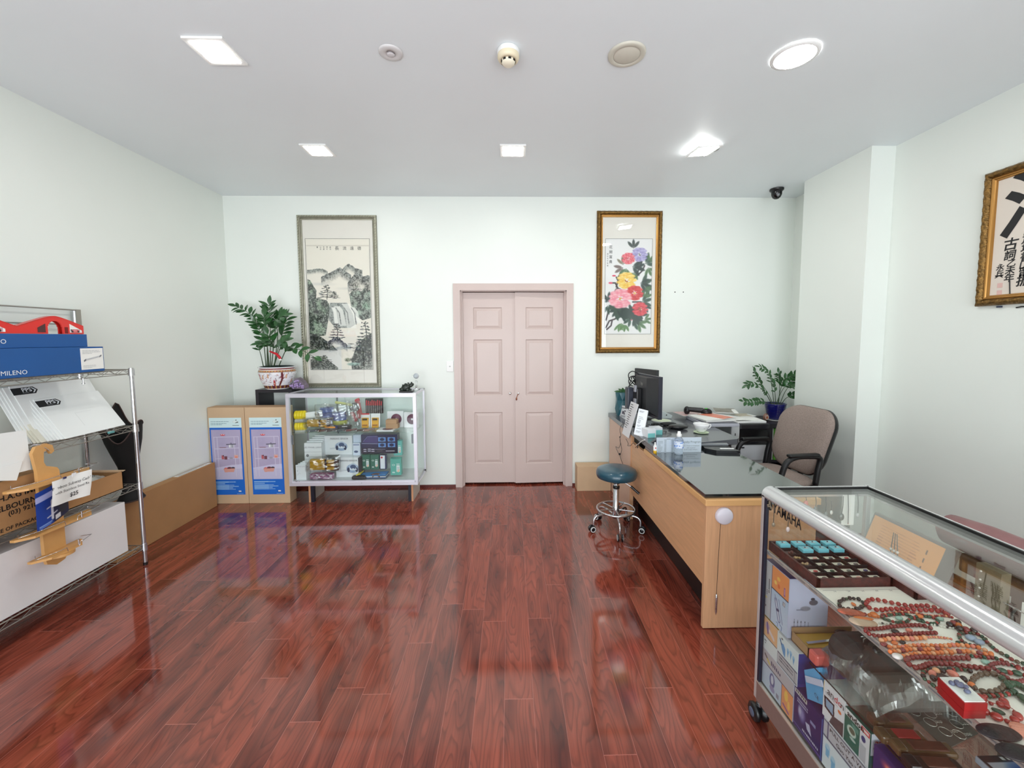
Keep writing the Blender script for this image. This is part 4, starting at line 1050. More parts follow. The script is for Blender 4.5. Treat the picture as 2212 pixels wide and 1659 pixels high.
def glove(name, label, x0, x1, yc, z0, z1, group, seed, bag=True):
    t = thing(name, label, 'gloves', ((x0+x1)/2, yc, z0), group)
    h = z1-z0; w_ = x1-x0
    M_ = T((x0+x1)/2, yc, (z0+z1)/2)
    BKG = mat('black_knit', (32, 32, 34), .8, bump=.4, bscale=200); YG = mat('yellow_glove', (222, 172, 36), .6, var=.08, vscale=20)
    MB(M_).box((-w_*.42, -.02, -h*.40), (w_*.08, .02, h*.42), .012).build('palm', YG, t)
    for k in range(3): MB(M_).box((w_*(.10+.10*k*0), -.022, -h*.4+h*.27*k), (w_*.36, .018, -h*.4+h*.27*(k+.85)), .010).build('finger', YG, t)
    MB(M_).box((w_*.06, -.024, -h*.36), (w_*.14, .02, h*.42), .008).build('strap', BKG, t)
    MB(M_).box((w_*.10, -.005, -h*.5), (w_*.48, .022, h*.40), .012).build('knit_back', BKG, t)
    if bag: bagmesh(t, x0-.02, x1+.02, yc-.055, yc+.02, z0-.004, z1+.02, seed)
    return t
glove('bagged_gloves', 'yellow and black work gloves in a clear bag on the cabinet floor', -1.96, -1.66, 3.935, .325, .455, 'bagged work gloves', 5)
t = thing('pink_bag', 'small pink and white patterned pack in clear film below the yellow gloves', 'package', (-1.83, 3.94, S1))
c = Canvas(60, 18, (176, 90, 150)); nz = c.noise(12, 6, 4); c.mix(nz > .58, (230, 220, 232)).mix(nz < .38, (80, 40, 80))
MB().box((-1.945, 3.925, S1), (-1.72, 3.985, S1+.062), .02).build('filling', mat('pink_fill', (170, 90, 146), .4), t); c.put('print', (-1.94, 3.9235, S1+.055), (.215, 0, 0), (0, 0, -.048), parent=t, rough=.3)
bagmesh(t, -1.955, -1.70, 3.90, 3.95, S1, S1+.07, 8)
t = thing('black_pouch', 'small black pouch lying at the middle front of the cabinet floor', 'pouch', (-1.46, 3.93, S1))
MB().box((-1.54, 3.91, S1), (-1.40, 3.97, S1+.035), .015).build('pouch_body', mat('black_leather', (26, 28, 34), .4), t)
t = thing('leather_coil', 'brown leather strap coiled at the front of the cabinet floor', 'strap', (-1.31, 3.95, S1))
BRL = mat('brown_leather', (104, 66, 44), .45)
for k in range(4): MB().tube([(-1.37+.12*q/12+.01*math.sin(k+q), 3.935+.012*k+.006*math.sin(q*1.3+k), S1+.012+.020*math.sin(PI*q/12)*(1+.5*math.sin(k*2))+.004*k) for q in range(13)], .007, 6).build('strap_loop', BRL, t)

# --- middle shelf
for k, (zc, nm) in enumerate(((.863, 'upper'), (.755, 'lower'))):
    t = thing('packaged_funnel', '%s yellow ribbed pack end at the left end of the cabinet middle shelf' % nm, 'package', (-2.03, 3.98, S2), 'yellow ribbed packs')
    prof_ = []
    for q in range(4): prof_ += [(.042, .0+.024*q), (.044, .008+.024*q), (.042, .018+.024*q), (.039, .022+.024*q)]
    MB().lathe((-2.085, 3.99, zc), [(0, 0)]+prof_+[(0, .096)], 24, (1, .1, .0)).build('ribbed_cap', YEL, t)
    if k == 0:
        MB().obox((-1.925, 4.03, .862), Vector((.16, .02, .02)), Y*.05, Z*.06, .004).build('white_sleeve', WB, t); MB().text('1-2', (-1.885, 4.003, .868), Vector((1, .12, .1)), Z, .032, 'CENTER', lift=.001, bold=True).build('lettering', INK, t)
    MB().cyl((-2.08, 3.975, zc-.054), (-1.99, 3.98, zc-.050), .020, n=14).build('clear_neck', FROST, t)
glove('bagged_gloves', 'black and yellow work gloves in a clear bag on the cabinet middle shelf', -1.985, -1.745, 3.975, S2+.035, S2+.12, 'bagged work gloves', 15)
TB = mat('blue_tape_reel', (86, 112, 190), .3)
rc = thing('tape_reels_bag', 'clear bag holding stacked blue tape reels and a lime label on the cabinet middle shelf', 'package', (-1.78, 4.10, S2))
for (x, y, z) in ((-1.83, 4.10, S2+.115), (-1.83, 4.10, S2+.165), (-1.81, 4.08, S2+.045), (-1.72, 4.12, S2+.115), (-1.695, 4.08, S2+.005), (-1.695, 4.08, S2+.090)):
    MB().lathe((x, y, z), [(.03, 0), (.066, 0), (.066, .006), (.062, .008), (.062, .034), (.066, .036), (.066, .042), (.03, .042)], 28).build('tape_reel', TB, rc)
MB().lathe((-1.695, 4.08, S2+.048), [(0, 0), (.069, 0), (.069, .040), (0, .040)], 28).build('lime_label', mat('lime_label', (206, 214, 92), .4), rc)
MB().obox((-1.66, 4.10, .955), Vector((.17, 0, -.03)), Y*.03, Z*.025, .008).build('lime_roll', mat('lime_label2', (206, 210, 140), .4), rc)
bagmesh(rc, -1.92, -1.60, 3.985, 4.06, S2, .965, 21)
t = thing('multi_tool_case', 'small black tool case lying at the middle front of the cabinet middle shelf', 'case', (-1.60, 3.99, S2))
MB().obox((-1.62, 4.0, S2+.03), Vector((.12, .01, .0)), Y*.05, Z*.045, .01).build('case_body', BK, t); MB().obox((-1.61, 3.973, S2+.043), X*.05, Y*.003, Z*.010).build('name_strip', mat('silver_strip', (200, 200, 204), .3, .6), t)
kn = [(-1.885, (84, 92, 100)), (-1.80, (90, 60, 52)), (-1.725, (70, 60, 56)), (-1.63, (62, 76, 80)), (-1.54, (110, 62, 60)), (-1.44, (80, 70, 66)), (-1.37, (150, 120, 110))]
for k, (x, c_) in enumerate(kn):
    M_ = T(x, 3.955, S2+.010) @ Rz(.6)
    wh = ('the far left', 'next to the orange one', 'under the orange one', 'in the middle', 'with the reddest handle', 'before the bit sets', 'nearest the brown cartons')[k]
    t = thing('folding_knife', 'folding knife in the front row of the middle shelf, '+wh, 'knife', (x, 3.955, S2), 'folding knives on the middle shelf')
    MB(M_).box((-.055, -.010, -.008), (.055, .012, .012), .006).build('handle', mat('knife_%d' % k, c_, .3), t)
    MB(M_).ball((-.052, -.006, .002), .007, 8).build('pivot', CHR, t)
    MB(M_).box((.0, -.014, -.002), (.05, -.010, .006)).build('blade', CHR, t)
t = thing('orange_knife', 'orange handled knife laid across the front row on the middle shelf', 'knife', (-1.745, 3.95, S2+.03))
MB().obox((-1.742, 3.955, S2+.040), Vector((.10, .0, -.003)), Y*.015, Z*.016, .005).build('handle', mat('orange_handle', (232, 152, 50), .4), t)
t = thing('gauge_pack', 'red and black tyre gauge in a clear pack on the middle shelf', 'package', (-1.53, 4.15, S2))
GR = mat('red_grip', (190, 58, 66), .35)
MB().obox((-1.53, 4.14, .900), Vector((.05, 0, .02)), Y*.03, Vector((-.03, 0, .20)), .014).build('red_body', GR, t)
MB().obox((-1.575, 4.13, .82), Vector((.03, 0, .02)), Y*.03, Vector((.05, 0, -.10)), .012).build('red_trigger', GR, t)
MB().lathe((-1.563, 4.125, .915), [(.047, 0), (.045, .02), (.034, .024)], 28, (0,-1,0)).build('gauge_ring', BK, t)
MB().lathe((-1.563, 4.125, .915), [(.034, .018), (.034, .022), (0, .022)], 28, (0,-1,0)).build('gauge_dial', mat('dial_silver', (206, 212, 216), .25, .3), t)
MB().obox((-1.563, 4.101, .922), Vector((.02, 0, .016)), Y*.001, Z*.002).build('needle', INK, t)
bagmesh(t, -1.635, -1.485, 4.06, 4.11, S2, .985, 31)
t = thing('screwdriver_set', 'red-handled screwdriver set in a black pouch at the back of the middle shelf', 'tool set', (-1.38, 4.15, .85))
MB().box((-1.465, 4.145, .845), (-1.290, 4.165, .998), .003).build('black_pouch', mat('black_nylon', (36, 34, 34), .6), t)
for k in range(9):
    x = -1.452+.0185*k
    q = MB().cyl((x, 4.138, .93), (x+.004, 4.138, .982-.006*(k % 3)), .0065, n=8).build('driver_handle', GR, t)
    MB().cyl((x-.002, 4.138, .852), (x, 4.138, .93), .0028, n=6).build('driver_shaft', CHR, q)
for k, (x0, nm) in enumerate(((-1.505, 'left'), (-1.405, 'right'))):
    t = thing('drill_bit_set', '%s yellow drill bit case on a white card on the middle shelf' % nm, 'tool set', (x0+.045, 4.10, S2), 'yellow drill bit cases')
    MB().obox((x0+.047, 4.115, S2+.072), X*.094, Y*.012, Vector((0, .02, .140)), .004).build('white_card', WB, t)
    MB().obox((x0+.05, 4.100, S2+.052), X*.066, Y*.020, Vector((0, .01, .100)), .004).build('yellow_case', mat('bit_yellow', (224, 168, 40), .4), t)
    MB().obox((x0+.05, 4.088, S2+.088), X*.046, Y*.002, Vector((0, .002, .018))).build('case_label', mat('dark_case_print', (70, 52, 30), .5), t)
    MB().obox((x0+.05, 4.088, S2+.030), X*.05, Y*.002, Vector((0, .002, .012))).build('case_latch', mat('dark_amber', (160, 100, 24), .5), t)
    if k == 0: MB().obox((x0+.047, 4.104, S2+.140), X*.09, Y*.0015, Z*.014).build('red_header', mat('red_mark', (206, 50, 60), .4), t)
for k, (x0, x1, y, z1, nm) in enumerate(((-1.240, -1.080, 4.12, .870, 'white disc carton with a maroon wheel standing on the middle shelf'), (-1.070, -.925, 4.10, .862, 'white disc carton with a purple wheel at the right end of the middle shelf'))):
    t = pbox('disc_box', nm, 'carton', x0, x1, y, y+.03, S2, z1, WB, 'white disc cartons')
    MB().lathe(((x0+x1)/2+.01, y-.0006, S2+.085), [(0, .002), (.052, .002), (.052, 0)], 36, (0,-1,0)).build('maroon_disc', mat('maroon_disc', (110, 66, 88), .35), t)
    MB().lathe(((x0+x1)/2+.01, y-.003, S2+.085), [(0, .001), (.010, .001)], 16, (0,-1,0)).build('disc_hub', WB, t)
t = pbox('disc_box', 'white disc carton lying flat at the right front of the middle shelf', 'carton', -1.29, -1.13, 3.925, 4.06, S2, S2+.012, WB, 'white disc cartons')
MB().lathe((-1.20, 3.99, S2+.0125), [(0, .001), (.05, .001)], 32).build('maroon_disc', mat('maroon_disc', (110, 66, 88), .35), t)
pbox('small_brown_carton', 'lower of two small brown cartons on the right of the middle shelf', 'carton', -1.222, -1.105, 4.0, 4.07, S2+.0125, S2+.058, CARD)
pbox('small_brown_carton', 'upper of two small brown cartons on the right of the middle shelf', 'carton', -1.222, -1.115, 4.0, 4.07, S2+.0585, S2+.098, CARD)
# --- ornaments on the glass top
CG = mat('dark_green_jade', (34, 44, 36), .3, var=.25, vscale=40, bump=.6, bscale=60)
t = thing('toad_carving', 'dark green carved stone toad on a low plinth on the glass cabinet', 'carving', (-1.0, 3.945, KZ1))
MB().box((-1.062, 3.915, KZ1), (-.932, 3.985, KZ1+.016), .005).build('plinth', mat('black_wood', (22, 22, 22), .35), t)
mb = MB(); mb.ball((-1.005, 3.95, KZ1+.045), .042, 16, (1.15, .75, .78), Matrix.Rotation(-.35, 3, 'Y')).ball((-.955, 3.95, KZ1+.068), .026, 14, (1.2, .8, .75), Matrix.Rotation(-.5, 3, 'Y'))
for (x, z, r) in ((-1.04, .026, .020), (-.985, .022, .016), (-.958, .024, .012), (-1.0, .075, .012), (-.975, .085, .009), (-1.025, .066, .010), (-.945, .092, .007)): mb.ball((x, 3.932, KZ1+z+.004), r, 10, (1.2, .8, .9))
mb.build('toad_body', CG, t)
CRY = mat('crystal_glass', (252, 254, 255), .02, ior=1.45, trans=1.0)
t = thing('crystal_ornament', 'clear crystal flower-shaped ornament on a glass stem at the back of the glass cabinet', 'ornament', (-.945, 4.13, KZ1))
MB().lathe((-.945, 4.13, KZ1), [(0, 0), (.034, 0), (.034, .006), (.010, .018), (.007, .06), (.012, .085), (.006, .095)], 24).build('stem', CRY, t)
mb = MB()
for k in range(8):
    a = 2*PI*k/8; d = Vector((math.cos(a), math.sin(a), .9)).normalized(); c0 = Vector((-.945, 4.13, KZ1+.125))
    leaf_mesh(mb, c0-d*.01, d, Vector((-d.x, -d.y, 1)), .058, .034)
mb.build('petals', CRY, t)
MB().ball((-.945, 4.13, KZ1+.140), .028, 16).build('crystal_ball', mat('milky_crystal', (226, 234, 240), .1, trans=.5), t)
# ================================================================== framed pictures
def frame_profile(name, x0, x1, z0, z1, yw, prof, m, parent, n_bead=0, bead=None):
    """mitred frame on a wall at y = yw; prof = [(inset from outer edge, depth out of the wall)]"""
    mb = MB()
    for (a, d0), (b, d1) in zip(prof[:-1], prof[1:]):
        A = [(x0+a, yw-d0, z0+a), (x1-a, yw-d0, z0+a), (x1-a, yw-d0, z1-a), (x0+a, yw-d0, z1-a)]
        B = [(x0+b, yw-d1, z0+b), (x1-b, yw-d1, z0+b), (x1-b, yw-d1, z1-b), (x0+b, yw-d1, z1-b)]
        for k in range(4): mb.quad(A[k], A[(k+1) % 4], B[(k+1) % 4], B[k])
    return mb.build(name, m, parent)
def ridge_fill(c, pts, top, bot, fade, seed, tex=.35, shade=(40, 44, 46)):
    """an ink mountain: dark crest fading downward into mist"""
    xs = np.array([p[0] for p in pts]); ys = np.array([p[1] for p in pts])
    r = np.interp(c.xx[0], xs, ys); n = c.noise(26, 50, seed)
    r = r[None, :]+(c.noise(40, 6, seed+1)-.5)*.012
    inside = (c.yy > r) & (c.xx >= xs[0]) & (c.xx <= xs[-1])
    t = np.clip((c.yy-r)/fade, 0, 1); a = inside*np.clip(1-t, 0, 1)
    col = np.array(top)[None, None]*(1-t[..., None])+np.array(bot)[None, None]*t[..., None]
    col = col*(1-tex*np.clip((n-.45)*5, 0, 1)[..., None])
    k = np.clip(a*1.6, 0, 1)[..., None]; c.a = c.a*(1-k)+col*k
    return c
def tree(c, x, y, h, w, seed, col=(44, 48, 46), tiers=6):
    r = np.random.RandomState(seed)
    c.line([(x, y), (x+w*.1, y-h*.5), (x-w*.05, y-h)], .007, (50, 42, 40), .9)
    for k in range(tiers):
        f = k/(tiers-1); yy = y-h*(.18+.82*f); ww = w*(1-.65*f)
        for s in range(5):
            cx, cy = x+(s-2)*ww*.32+r.uniform(-.015, .015), yy+r.uniform(-.007, .007)+abs(s-2)*.003
            c.ell(cx, cy, ww*.24, h*.075, tuple(int(q*r.uniform(.75, 1.35)) for q in col), .95, soft=.45)
        c.line([(x-ww*.5, yy+.006), (x, yy), (x+ww*.5, yy+.006)], .003, (34, 34, 32), .7)
def landscape():
    c = Canvas(200, 416, (236, 229, 219))
    c.mix(np.clip(c.noise(4, 8, 1)-.45, 0, 1)*.4, (222, 216, 206))
    ridge_fill(c, [(0, .20), (.08, .195), (.17, .185), (.25, .19), (.33, .207)], (132, 138, 134), (226, 220, 210), .045, 3, .2)
    ridge_fill(c, [(.55, .20), (.61, .165), (.66, .148), (.70, .158), (.76, .180), (.88, .20)], (128, 132, 130), (230, 224, 214), .075, 5, .35)
    ridge_fill(c, [(.22, .255), (.33, .225), (.42, .205), (.49, .185), (.53, .180), (.60, .205), (.70, .235)], (122, 126, 126), (230, 224, 214), .085, 7, .3)
    ridge_fill(c, [(.64, .30), (.72, .25), (.78, .220), (.84, .225), (.90, .250), (.95, .240), (1.0, .245)], (104, 106, 106), (222, 214, 202), .12, 9, .4)
    c.ell(.2, .31, .3, .035, (206, 204, 200), .7, soft=.9).ell(.7, .345, .3, .03, (200, 198, 194), .6, soft=.9)
    # left cliffs
    c.poly([(0, .27), (.05, .28), (.10, .33), (.14, .36), (.13, .42), (.30, .44), (.36, .50), (.30, .62), (.26, .72), (0, .74)], (74, 84, 76))
    rk = c.noise(18, 30, 12); m = ((c.xx < .34) & (c.yy > .28) & (c.yy < .73)) * np.clip((rk-.5)*5, 0, 1)
    reg = Canvas(200, 416, (0, 0, 0)); reg.poly([(0, .27), (.05, .28), (.10, .33), (.14, .36), (.13, .42), (.30, .44), (.36, .50), (.30, .62), (.26, .72), (0, .74)], (1, 1, 1)); msk = reg.a[..., 0]
    c.mix(msk*np.clip((rk-.48)*5, 0, 1)*.85, (150, 172, 146)).mix(msk*np.clip((.45-rk)*6, 0, 1)*.8, (30, 34, 32))
    c.ell(.24, .52, .06, .10, (128, 152, 126), .8, soft=.8).ell(.10, .62, .05, .10, (140, 166, 142), .7, soft=.8).ell(.05, .40, .08, .06, (150, 160, 150), .8, soft=.8)
    # right cliffs
    reg = Canvas(200, 416, (0, 0, 0)); pr_ = [(.66, .39), (.74, .35), (.84, .37), (.92, .345), (1, .36), (1, .58), (.86, .60), (.74, .56), (.68, .48)]
    reg.poly(pr_, (1, 1, 1)); msk = reg.a[..., 0]; rk = c.noise(16, 26, 18)
    c.mix(msk, (98, 106, 98)).mix(msk*np.clip((rk-.48)*5, 0, 1)*.8, (164, 182, 166)).mix(msk*np.clip((.45-rk)*6, 0, 1)*.85, (36, 40, 38))
    c.ell(.92, .48, .08, .09, (142, 176, 150), .8, soft=.8).ell(.76, .45, .05, .06, (150, 158, 146), .7, soft=.8)
    # falls
    c.poly([(.34, .46), (.62, .46), (.78, .62), (.66, .66), (.42, .66), (.32, .60)], (150, 154, 152))
    fl = c.noise(30, 3, 22)
    for (x0, y0, x1, y1, wd) in ((.40, .50, .44, .62, .022), (.46, .49, .54, .64, .040), (.60, .47, .68, .66, .055), (.70, .50, .78, .62, .035)):
        for q in range(7):
            o_ = (q-3)/3*wd; c.line([(x0+o_, y0), (x0+(x1-x0)*.55+o_, y0+.03), (x1+o_*1.2, y1)], .010, (244, 242, 238), .65)
    for x in (.44, .57, .685): c.line([(x, .50), (x+.05, .54), (x+.07, .63)], .008, (110, 112, 112), .8)
    c.poly([(.36, .445), (.66, .45), (.70, .475), (.36, .48)], (232, 228, 220)).mix((c.yy > .64)*(c.yy < .93)*(1-.0), (232, 228, 222)) if False else None
    c.ell(.62, .70, .32, .055, (238, 236, 230), .95, soft=.9).ell(.55, .80, .30, .05, (230, 228, 224), .9, soft=.8)
    # lower rocks, pool and shore
    ridge_fill(c, [(0, .70), (.10, .715), (.20, .74), (.34, .79), (.44, .84)], (56, 62, 58), (84, 90, 86), .20, 30, .55)
    c.mix(((c.yy > .835) & (c.xx < .5))*np.clip((c.yy-.83)*60, 0, 1), (226, 224, 222))
    ridge_fill(c, [(0, .92), (.12, .905), (.25, .91), (.36, .95), (.44, .985)], (74, 80, 74), (70, 76, 70), .14, 33, .6)
    ridge_fill(c, [(.28, .775), (.40, .735), (.48, .745), (.60, .80)], (86, 80, 92), (150, 148, 156), .06, 36, .45)
    ridge_fill(c, [(.66, .92), (.74, .82), (.84, .76), (.92, .72), (1, .70)], (60, 64, 60), (70, 76, 72), .40, 40, .6)
    c.ell(.60, .92, .06, .04, (96, 104, 74), .9, soft=.6).ell(.70, .955, .13, .035, (120, 156, 146), .95, soft=.5).ell(.72, .948, .08, .015, (184, 206, 198), .8, soft=.6)
    c.mix(((c.yy > .80) & (c.yy < .90) & (c.xx > .3) & (c.xx < .66))*np.clip((c.noise(3, 40, 50)-.55)*3, 0, .5), (150, 160, 168))
    tree(c, .30, .43, .11, .18, 1); tree(c, .44, .76, .13, .16, 2, (46, 44, 50)); tree(c, .76, .37, .07, .14, 3, (60, 64, 60)); tree(c, .90, .78, .16, .17, 4); tree(c, .95, .37, .06, .10, 5)
    tree(c, .80, .86, .09, .16, 6); tree(c, .22, .955, .07, .18, 7); tree(c, .93, .95, .10, .14, 8); tree(c, .42, .42, .05, .12, 9, (90, 90, 84)); tree(c, .10, .50, .05, .12, 10, (40, 50, 44)); tree(c, .72, .93, .05, .12, 12)
    for q in range(26):
        r_ = np.random.RandomState(100+q); x, y = ((.62+.38*r_.rand(), .74+.24*r_.rand()) if q % 2 else (.02+.34*r_.rand(), .74+.24*r_.rand()))
        if q % 2 == 0 and .83 < y < .89: continue
        c.ell(x, y, .05+.04*r_.rand(), .010+.008*r_.rand(), (34+int(30*r_.rand()), 44+int(26*r_.rand()), 40), .85, soft=.6)
    fine = c.noise(60, 120, 77, 3); dark = np.clip((215-c.a.mean(2))/110, 0, 1); up = (c.yy > .15)
    c.mix(dark*np.clip((fine-.52)*7, 0, 1)*.55*up, (206, 208, 198)).mix(dark*np.clip((.46-fine)*7, 0, 1)*.65*up, (26, 28, 28))
    c.mix((c.yy < .012), (220, 212, 202))
    return c
SILV = mat('silver_green_frame', (150, 148, 132), .35, .6, var=.12, vscale=30)
t = thing('framed_landscape', 'tall silver-framed ink landscape scroll with waterfall, hung above the glass cabinet', 'picture', (-1.765, YB, 1.088))
fx0, fx1, fz0, fz1 = -2.166, -1.362, 1.090, 2.856
frame_profile('frame', fx0, fx1, fz0, fz1, YB, [(0, 0), (0, .022), (.004, .030), (.018, .030), (.021, .022), (.026, .020), (.032, .024), (.036, .016), (.044, .014), (.046, .004)], SILV, t)
mb = MB()
def rope(a, b, n):
    a = Vector(a); b = Vector(b); d = (b-a)/n
    for k in range(n):
        c = a+d*(k+.5); mb.obox(c, d*.75+(Vector((0, 0, .004)) if abs(d.x) > abs(d.z) else Vector((.004, 0, 0))), Y*.007, (Z if abs(d.x) > abs(d.z) else X)*.009, .002)
rope((fx0+.011, YB-.030, fz0), (fx0+.011, YB-.030, fz1), 64); rope((fx1-.011, YB-.030, fz0), (fx1-.011, YB-.030, fz1), 64)
rope((fx0, YB-.030, fz0+.011), (fx1, YB-.030, fz0+.011), 30); rope((fx0, YB-.030, fz1-.011), (fx1, YB-.030, fz1-.011), 30)
mb.build('rope_moulding', mat('rope_silver', (176, 176, 156), .3, .6), t)
SILK = mat('ivory_silk_mount', (234, 228, 222), .5, var=.015, vscale=5)
MB().box((fx0+.044, YB-.006, fz0+.044), (fx1-.044, YB-.002, fz1-.044)).build('mount', SILK, t)
landscape().put('painting', (-2.088, YB-.0085, 2.560), (.640, 0, 0), (0, 0, -1.282), parent=t, rough=.6)
tb = MB().box((-2.092, YB-.0080, 2.560), (-1.444, YB-.0072, 2.625)); tb.build('painting_head', mat('rice_paper', (236, 229, 219), .6), t)
ln = MB()
for (a, b, c_, d) in ((-2.096, 2.622, -1.440, 2.6245), (-2.096, 1.276, -2.0935, 2.624), (-1.4425, 1.276, -1.440, 2.624), (-2.096, 1.276, -1.440, 1.2785)): ln.box((a, YB-.0092, b), (c_, YB-.0082, d))
ln.build('border_line', INK, t)
GLZ = glass_mat('picture_glass', (254, 255, 254), .10)
for s_, x, sz in (('德', -1.547, .040), ('遠', -1.622, .040), ('流', -1.697, .040), ('長', -1.775, .044)):
    MB().text(s_, (x, YB-.009, 2.524), X, Z, sz, 'CENTER').build('calligraphy', INK, t)
for k, s_ in enumerate(('歲次', '甲午', '年夏', '山水', '畫')):
    for j, ch in enumerate(s_): MB().text(ch, (-1.842-.033*k, YB-.009, 2.536-.020*j), X, Z, .017, 'CENTER').build('calligraphy', INK, t)
MB().box((fx0+.045, YB-.013, fz0+.045), (fx1-.045, YB-.0125, fz1-.045)).build('glazing', GLZ, t)

# ---- peony picture
def peony(c, x, y, r, cols, seed, asp):
    rs_ = np.random.RandomState(seed)
    for ring in range(4):
        n = 11-2*ring; rr = r*(1-.24*ring)
        for k in range(n):
            a = 2*PI*k/n+ring*.4+rs_.uniform(-.15, .15); cc = cols[0] if (k+ring) % 2 else cols[1]
            px, py = x+rr*.62*math.cos(a), y+rr*.62*math.sin(a)*asp
            c.ell(px, py, rr*.42, rr*.42*asp, cc, .95, soft=.35); c.ell(px+rr*.10*math.cos(a), py+rr*.10*math.sin(a)*asp, rr*.26, rr*.22*asp, cols[2], .55, soft=.9)
    for k in range(7): c.ell(x+rs_.uniform(-.12, .12)*r, y+rs_.uniform(-.12, .12)*r*asp, r*.09, r*.09*asp, cols[3], .9, soft=.5)
def pleaf(c, x, y, L, a, col, asp, seed=0):
    for d in (-.7, 0, .7):
        aa = a+d; cx, cy = x+L*.55*math.cos(aa), y+L*.55*math.sin(aa)*asp
        c.ell(cx, cy, L*.5, L*.20, col, .92, soft=.4, ang=math.atan2(math.sin(aa), math.cos(aa)))
        c.line([(x, y), (x+L*math.cos(aa), y+L*math.sin(aa)*asp)], .003, tuple(int(q*.55) for q in col), .7)
def peonies():
    c = Canvas(156, 312, (236, 234, 236)); A = .5
    G1_, G2_, G3_ = (52, 78, 66), (88, 122, 82), (40, 58, 56); r_ = np.random.RandomState(11)
    for pts in ([(.03, .93), (.10, .86), (.22, .84), (.34, .80)], [(.05, .95), (.14, .91), (.16, .86)], [(.03, .85), (.08, .76), (.12, .70)], [(.62, .42), (.68, .36), (.74, .30), (.78, .24)], [(.66, .40), (.80, .33), (.84, .28)], [(.24, .50), (.28, .44), (.24, .40)], [(.28, .52), (.22, .46), (.14, .46)], [(.55, .78), (.68, .84), (.8, .86)], [(.60, .66), (.78, .66)]):
        c.line(pts, .016, (66, 54, 60), .95)
    for (x, y, L, a, g) in ((.60, .10, .14, -1.6, (60, 70, 68)), (.38, .27, .13, -1.7, (140, 130, 110)), (.38, .30, .15, 2.6, (120, 100, 96)), (.45, .31, .14, 1.8, G2_), (.58, .29, .18, .2, G3_), (.66, .30, .15, -.4, G3_), (.62, .35, .13, 1.8, G2_),
                            (.86, .26, .18, -.6, G1_), (.92, .30, .14, 1.2, G2_), (.94, .24, .12, -1.0, G2_), (.80, .48, .18, -.5, G1_), (.76, .46, .15, .3, G3_), (.84, .50, .16, 1.0, G1_), (.93, .49, .10, 1.4, G2_), (.26, .42, .08, -.4, G3_), (.25, .51, .10, 1.2, G3_),
                            (.08, .66, .16, -2.2, G3_), (.06, .70, .14, 1.4, G1_), (.80, .66, .17, -.3, G1_), (.86, .62, .13, -1.2, G2_), (.86, .70, .12, 1.1, G3_), (.62, .86, .16, .4, G1_), (.72, .88, .16, .6, G2_), (.86, .85, .12, -.2, G2_), (.78, .81, .12, -1, G3_)):
        pleaf(c, x, y, L*1.35, a, g, A)
    for k in range(26): pleaf(c, .18+.52*r_.rand(), .74+.10*r_.rand(), .19, r_.rand()*6.28, (G3_, (46, 66, 62), G1_)[k % 3], A)
    for k in range(4): pleaf(c, .30+.2*r_.rand(), .88+.03*r_.rand(), .15, 1.2+.8*r_.rand(), (108, 146, 96), A)
    peony(c, .73, .165, .190, ((150, 140, 196), (176, 168, 214), (220, 214, 236), (120, 120, 110)), 3, A)
    peony(c, .49, .205, .155, ((222, 74, 92), (232, 110, 124), (250, 206, 206), (200, 60, 80)), 4, A)
    peony(c, .46, .435, .225, ((240, 190, 70), (246, 208, 104), (254, 236, 176), (170, 90, 40)), 5, A)
    peony(c, .64, .565, .200, ((200, 40, 52), (216, 60, 66), (232, 100, 96), (230, 190, 80)), 6, A)
    peony(c, .33, .625, .265, ((240, 140, 160), (246, 168, 182), (254, 222, 226), (214, 160, 70)), 7, A)
    peony(c, .76, .735, .185, ((206, 44, 64), (222, 70, 84), (240, 120, 120), (210, 110, 60)), 8, A)
    c.ell(.19, .385, .05, .022, (222, 70, 100), soft=.4).ell(.12, .46, .055, .026, (226, 90, 120), soft=.4).ell(.58, .85, .03, .012, (176, 70, 90), soft=.4)
    return c
GOLD = mat('antique_gold', (122, 92, 48), .35, .75, var=.45, vscale=60, bump=1.0, bscale=110)
GOLD2 = mat('smooth_gold_lip', (172, 126, 66), .3, .7)
def gold_frame(t, x0, x1, z0, z1, place):
    """carved outer moulding + smooth inner lip; place maps (x, out, z) to the wall"""
    def strip(prof, m, nm, ripple=0.0, N=90):
        mb = MB()
        cs = [(x0, z0, 1, 1), (x1, z0, -1, 1), (x1, z1, -1, -1), (x0, z1, 1, -1)]
        for k in range(4):
            a, b = cs[k], cs[(k+1) % 4]
            L = math.hypot(b[0]-a[0], b[1]-a[1]); nseg = max(2, int(L/.008)) if ripple else 1
            rows = []
            for q in range(nseg+1):
                f = q/nseg; rr = []
                for j, (i_, d_) in enumerate(prof):
                    ax_, az_ = a[0]+a[2]*i_, a[1]+a[3]*i_; bx_, bz_ = b[0]+b[2]*i_, b[1]+b[3]*i_
                    s_ = f*L; w_ = ripple*(math.sin(s_*2*PI/.055+j*1.1)*.6+math.sin(s_*2*PI/.021+j*2.3)*.5)*(0 < j < len(prof)-1)
                    rr.append(place(ax_+(bx_-ax_)*f, d_+w_, az_+(bz_-az_)*f))
                rows.append(rr)
            n_ = len(prof); vs_ = [p for r_ in rows for p in r_]
            mb._add(vs_, [(i*n_+j, i*n_+j+1, (i+1)*n_+j+1, (i+1)*n_+j) for i in range(len(rows)-1) for j in range(n_-1)], ripple > 0)
        mb.build(nm, m, t)
    strip([(0, 0), (0, .018), (.006, .028), (.014, .036), (.022, .038), (.030, .034), (.037, .026), (.040, .020)], GOLD, 'carved_moulding', .0035)
    strip([(.040, .020), (.044, .024), (.050, .022), (.054, .017), (.060, .016), (.063, .006)], GOLD2, 'gold_lip')
t = thing('framed_peonies', 'tall gilt-framed painting of pink, red and yellow peonies right of the doors', 'picture', (1.245, YB, 1.438))
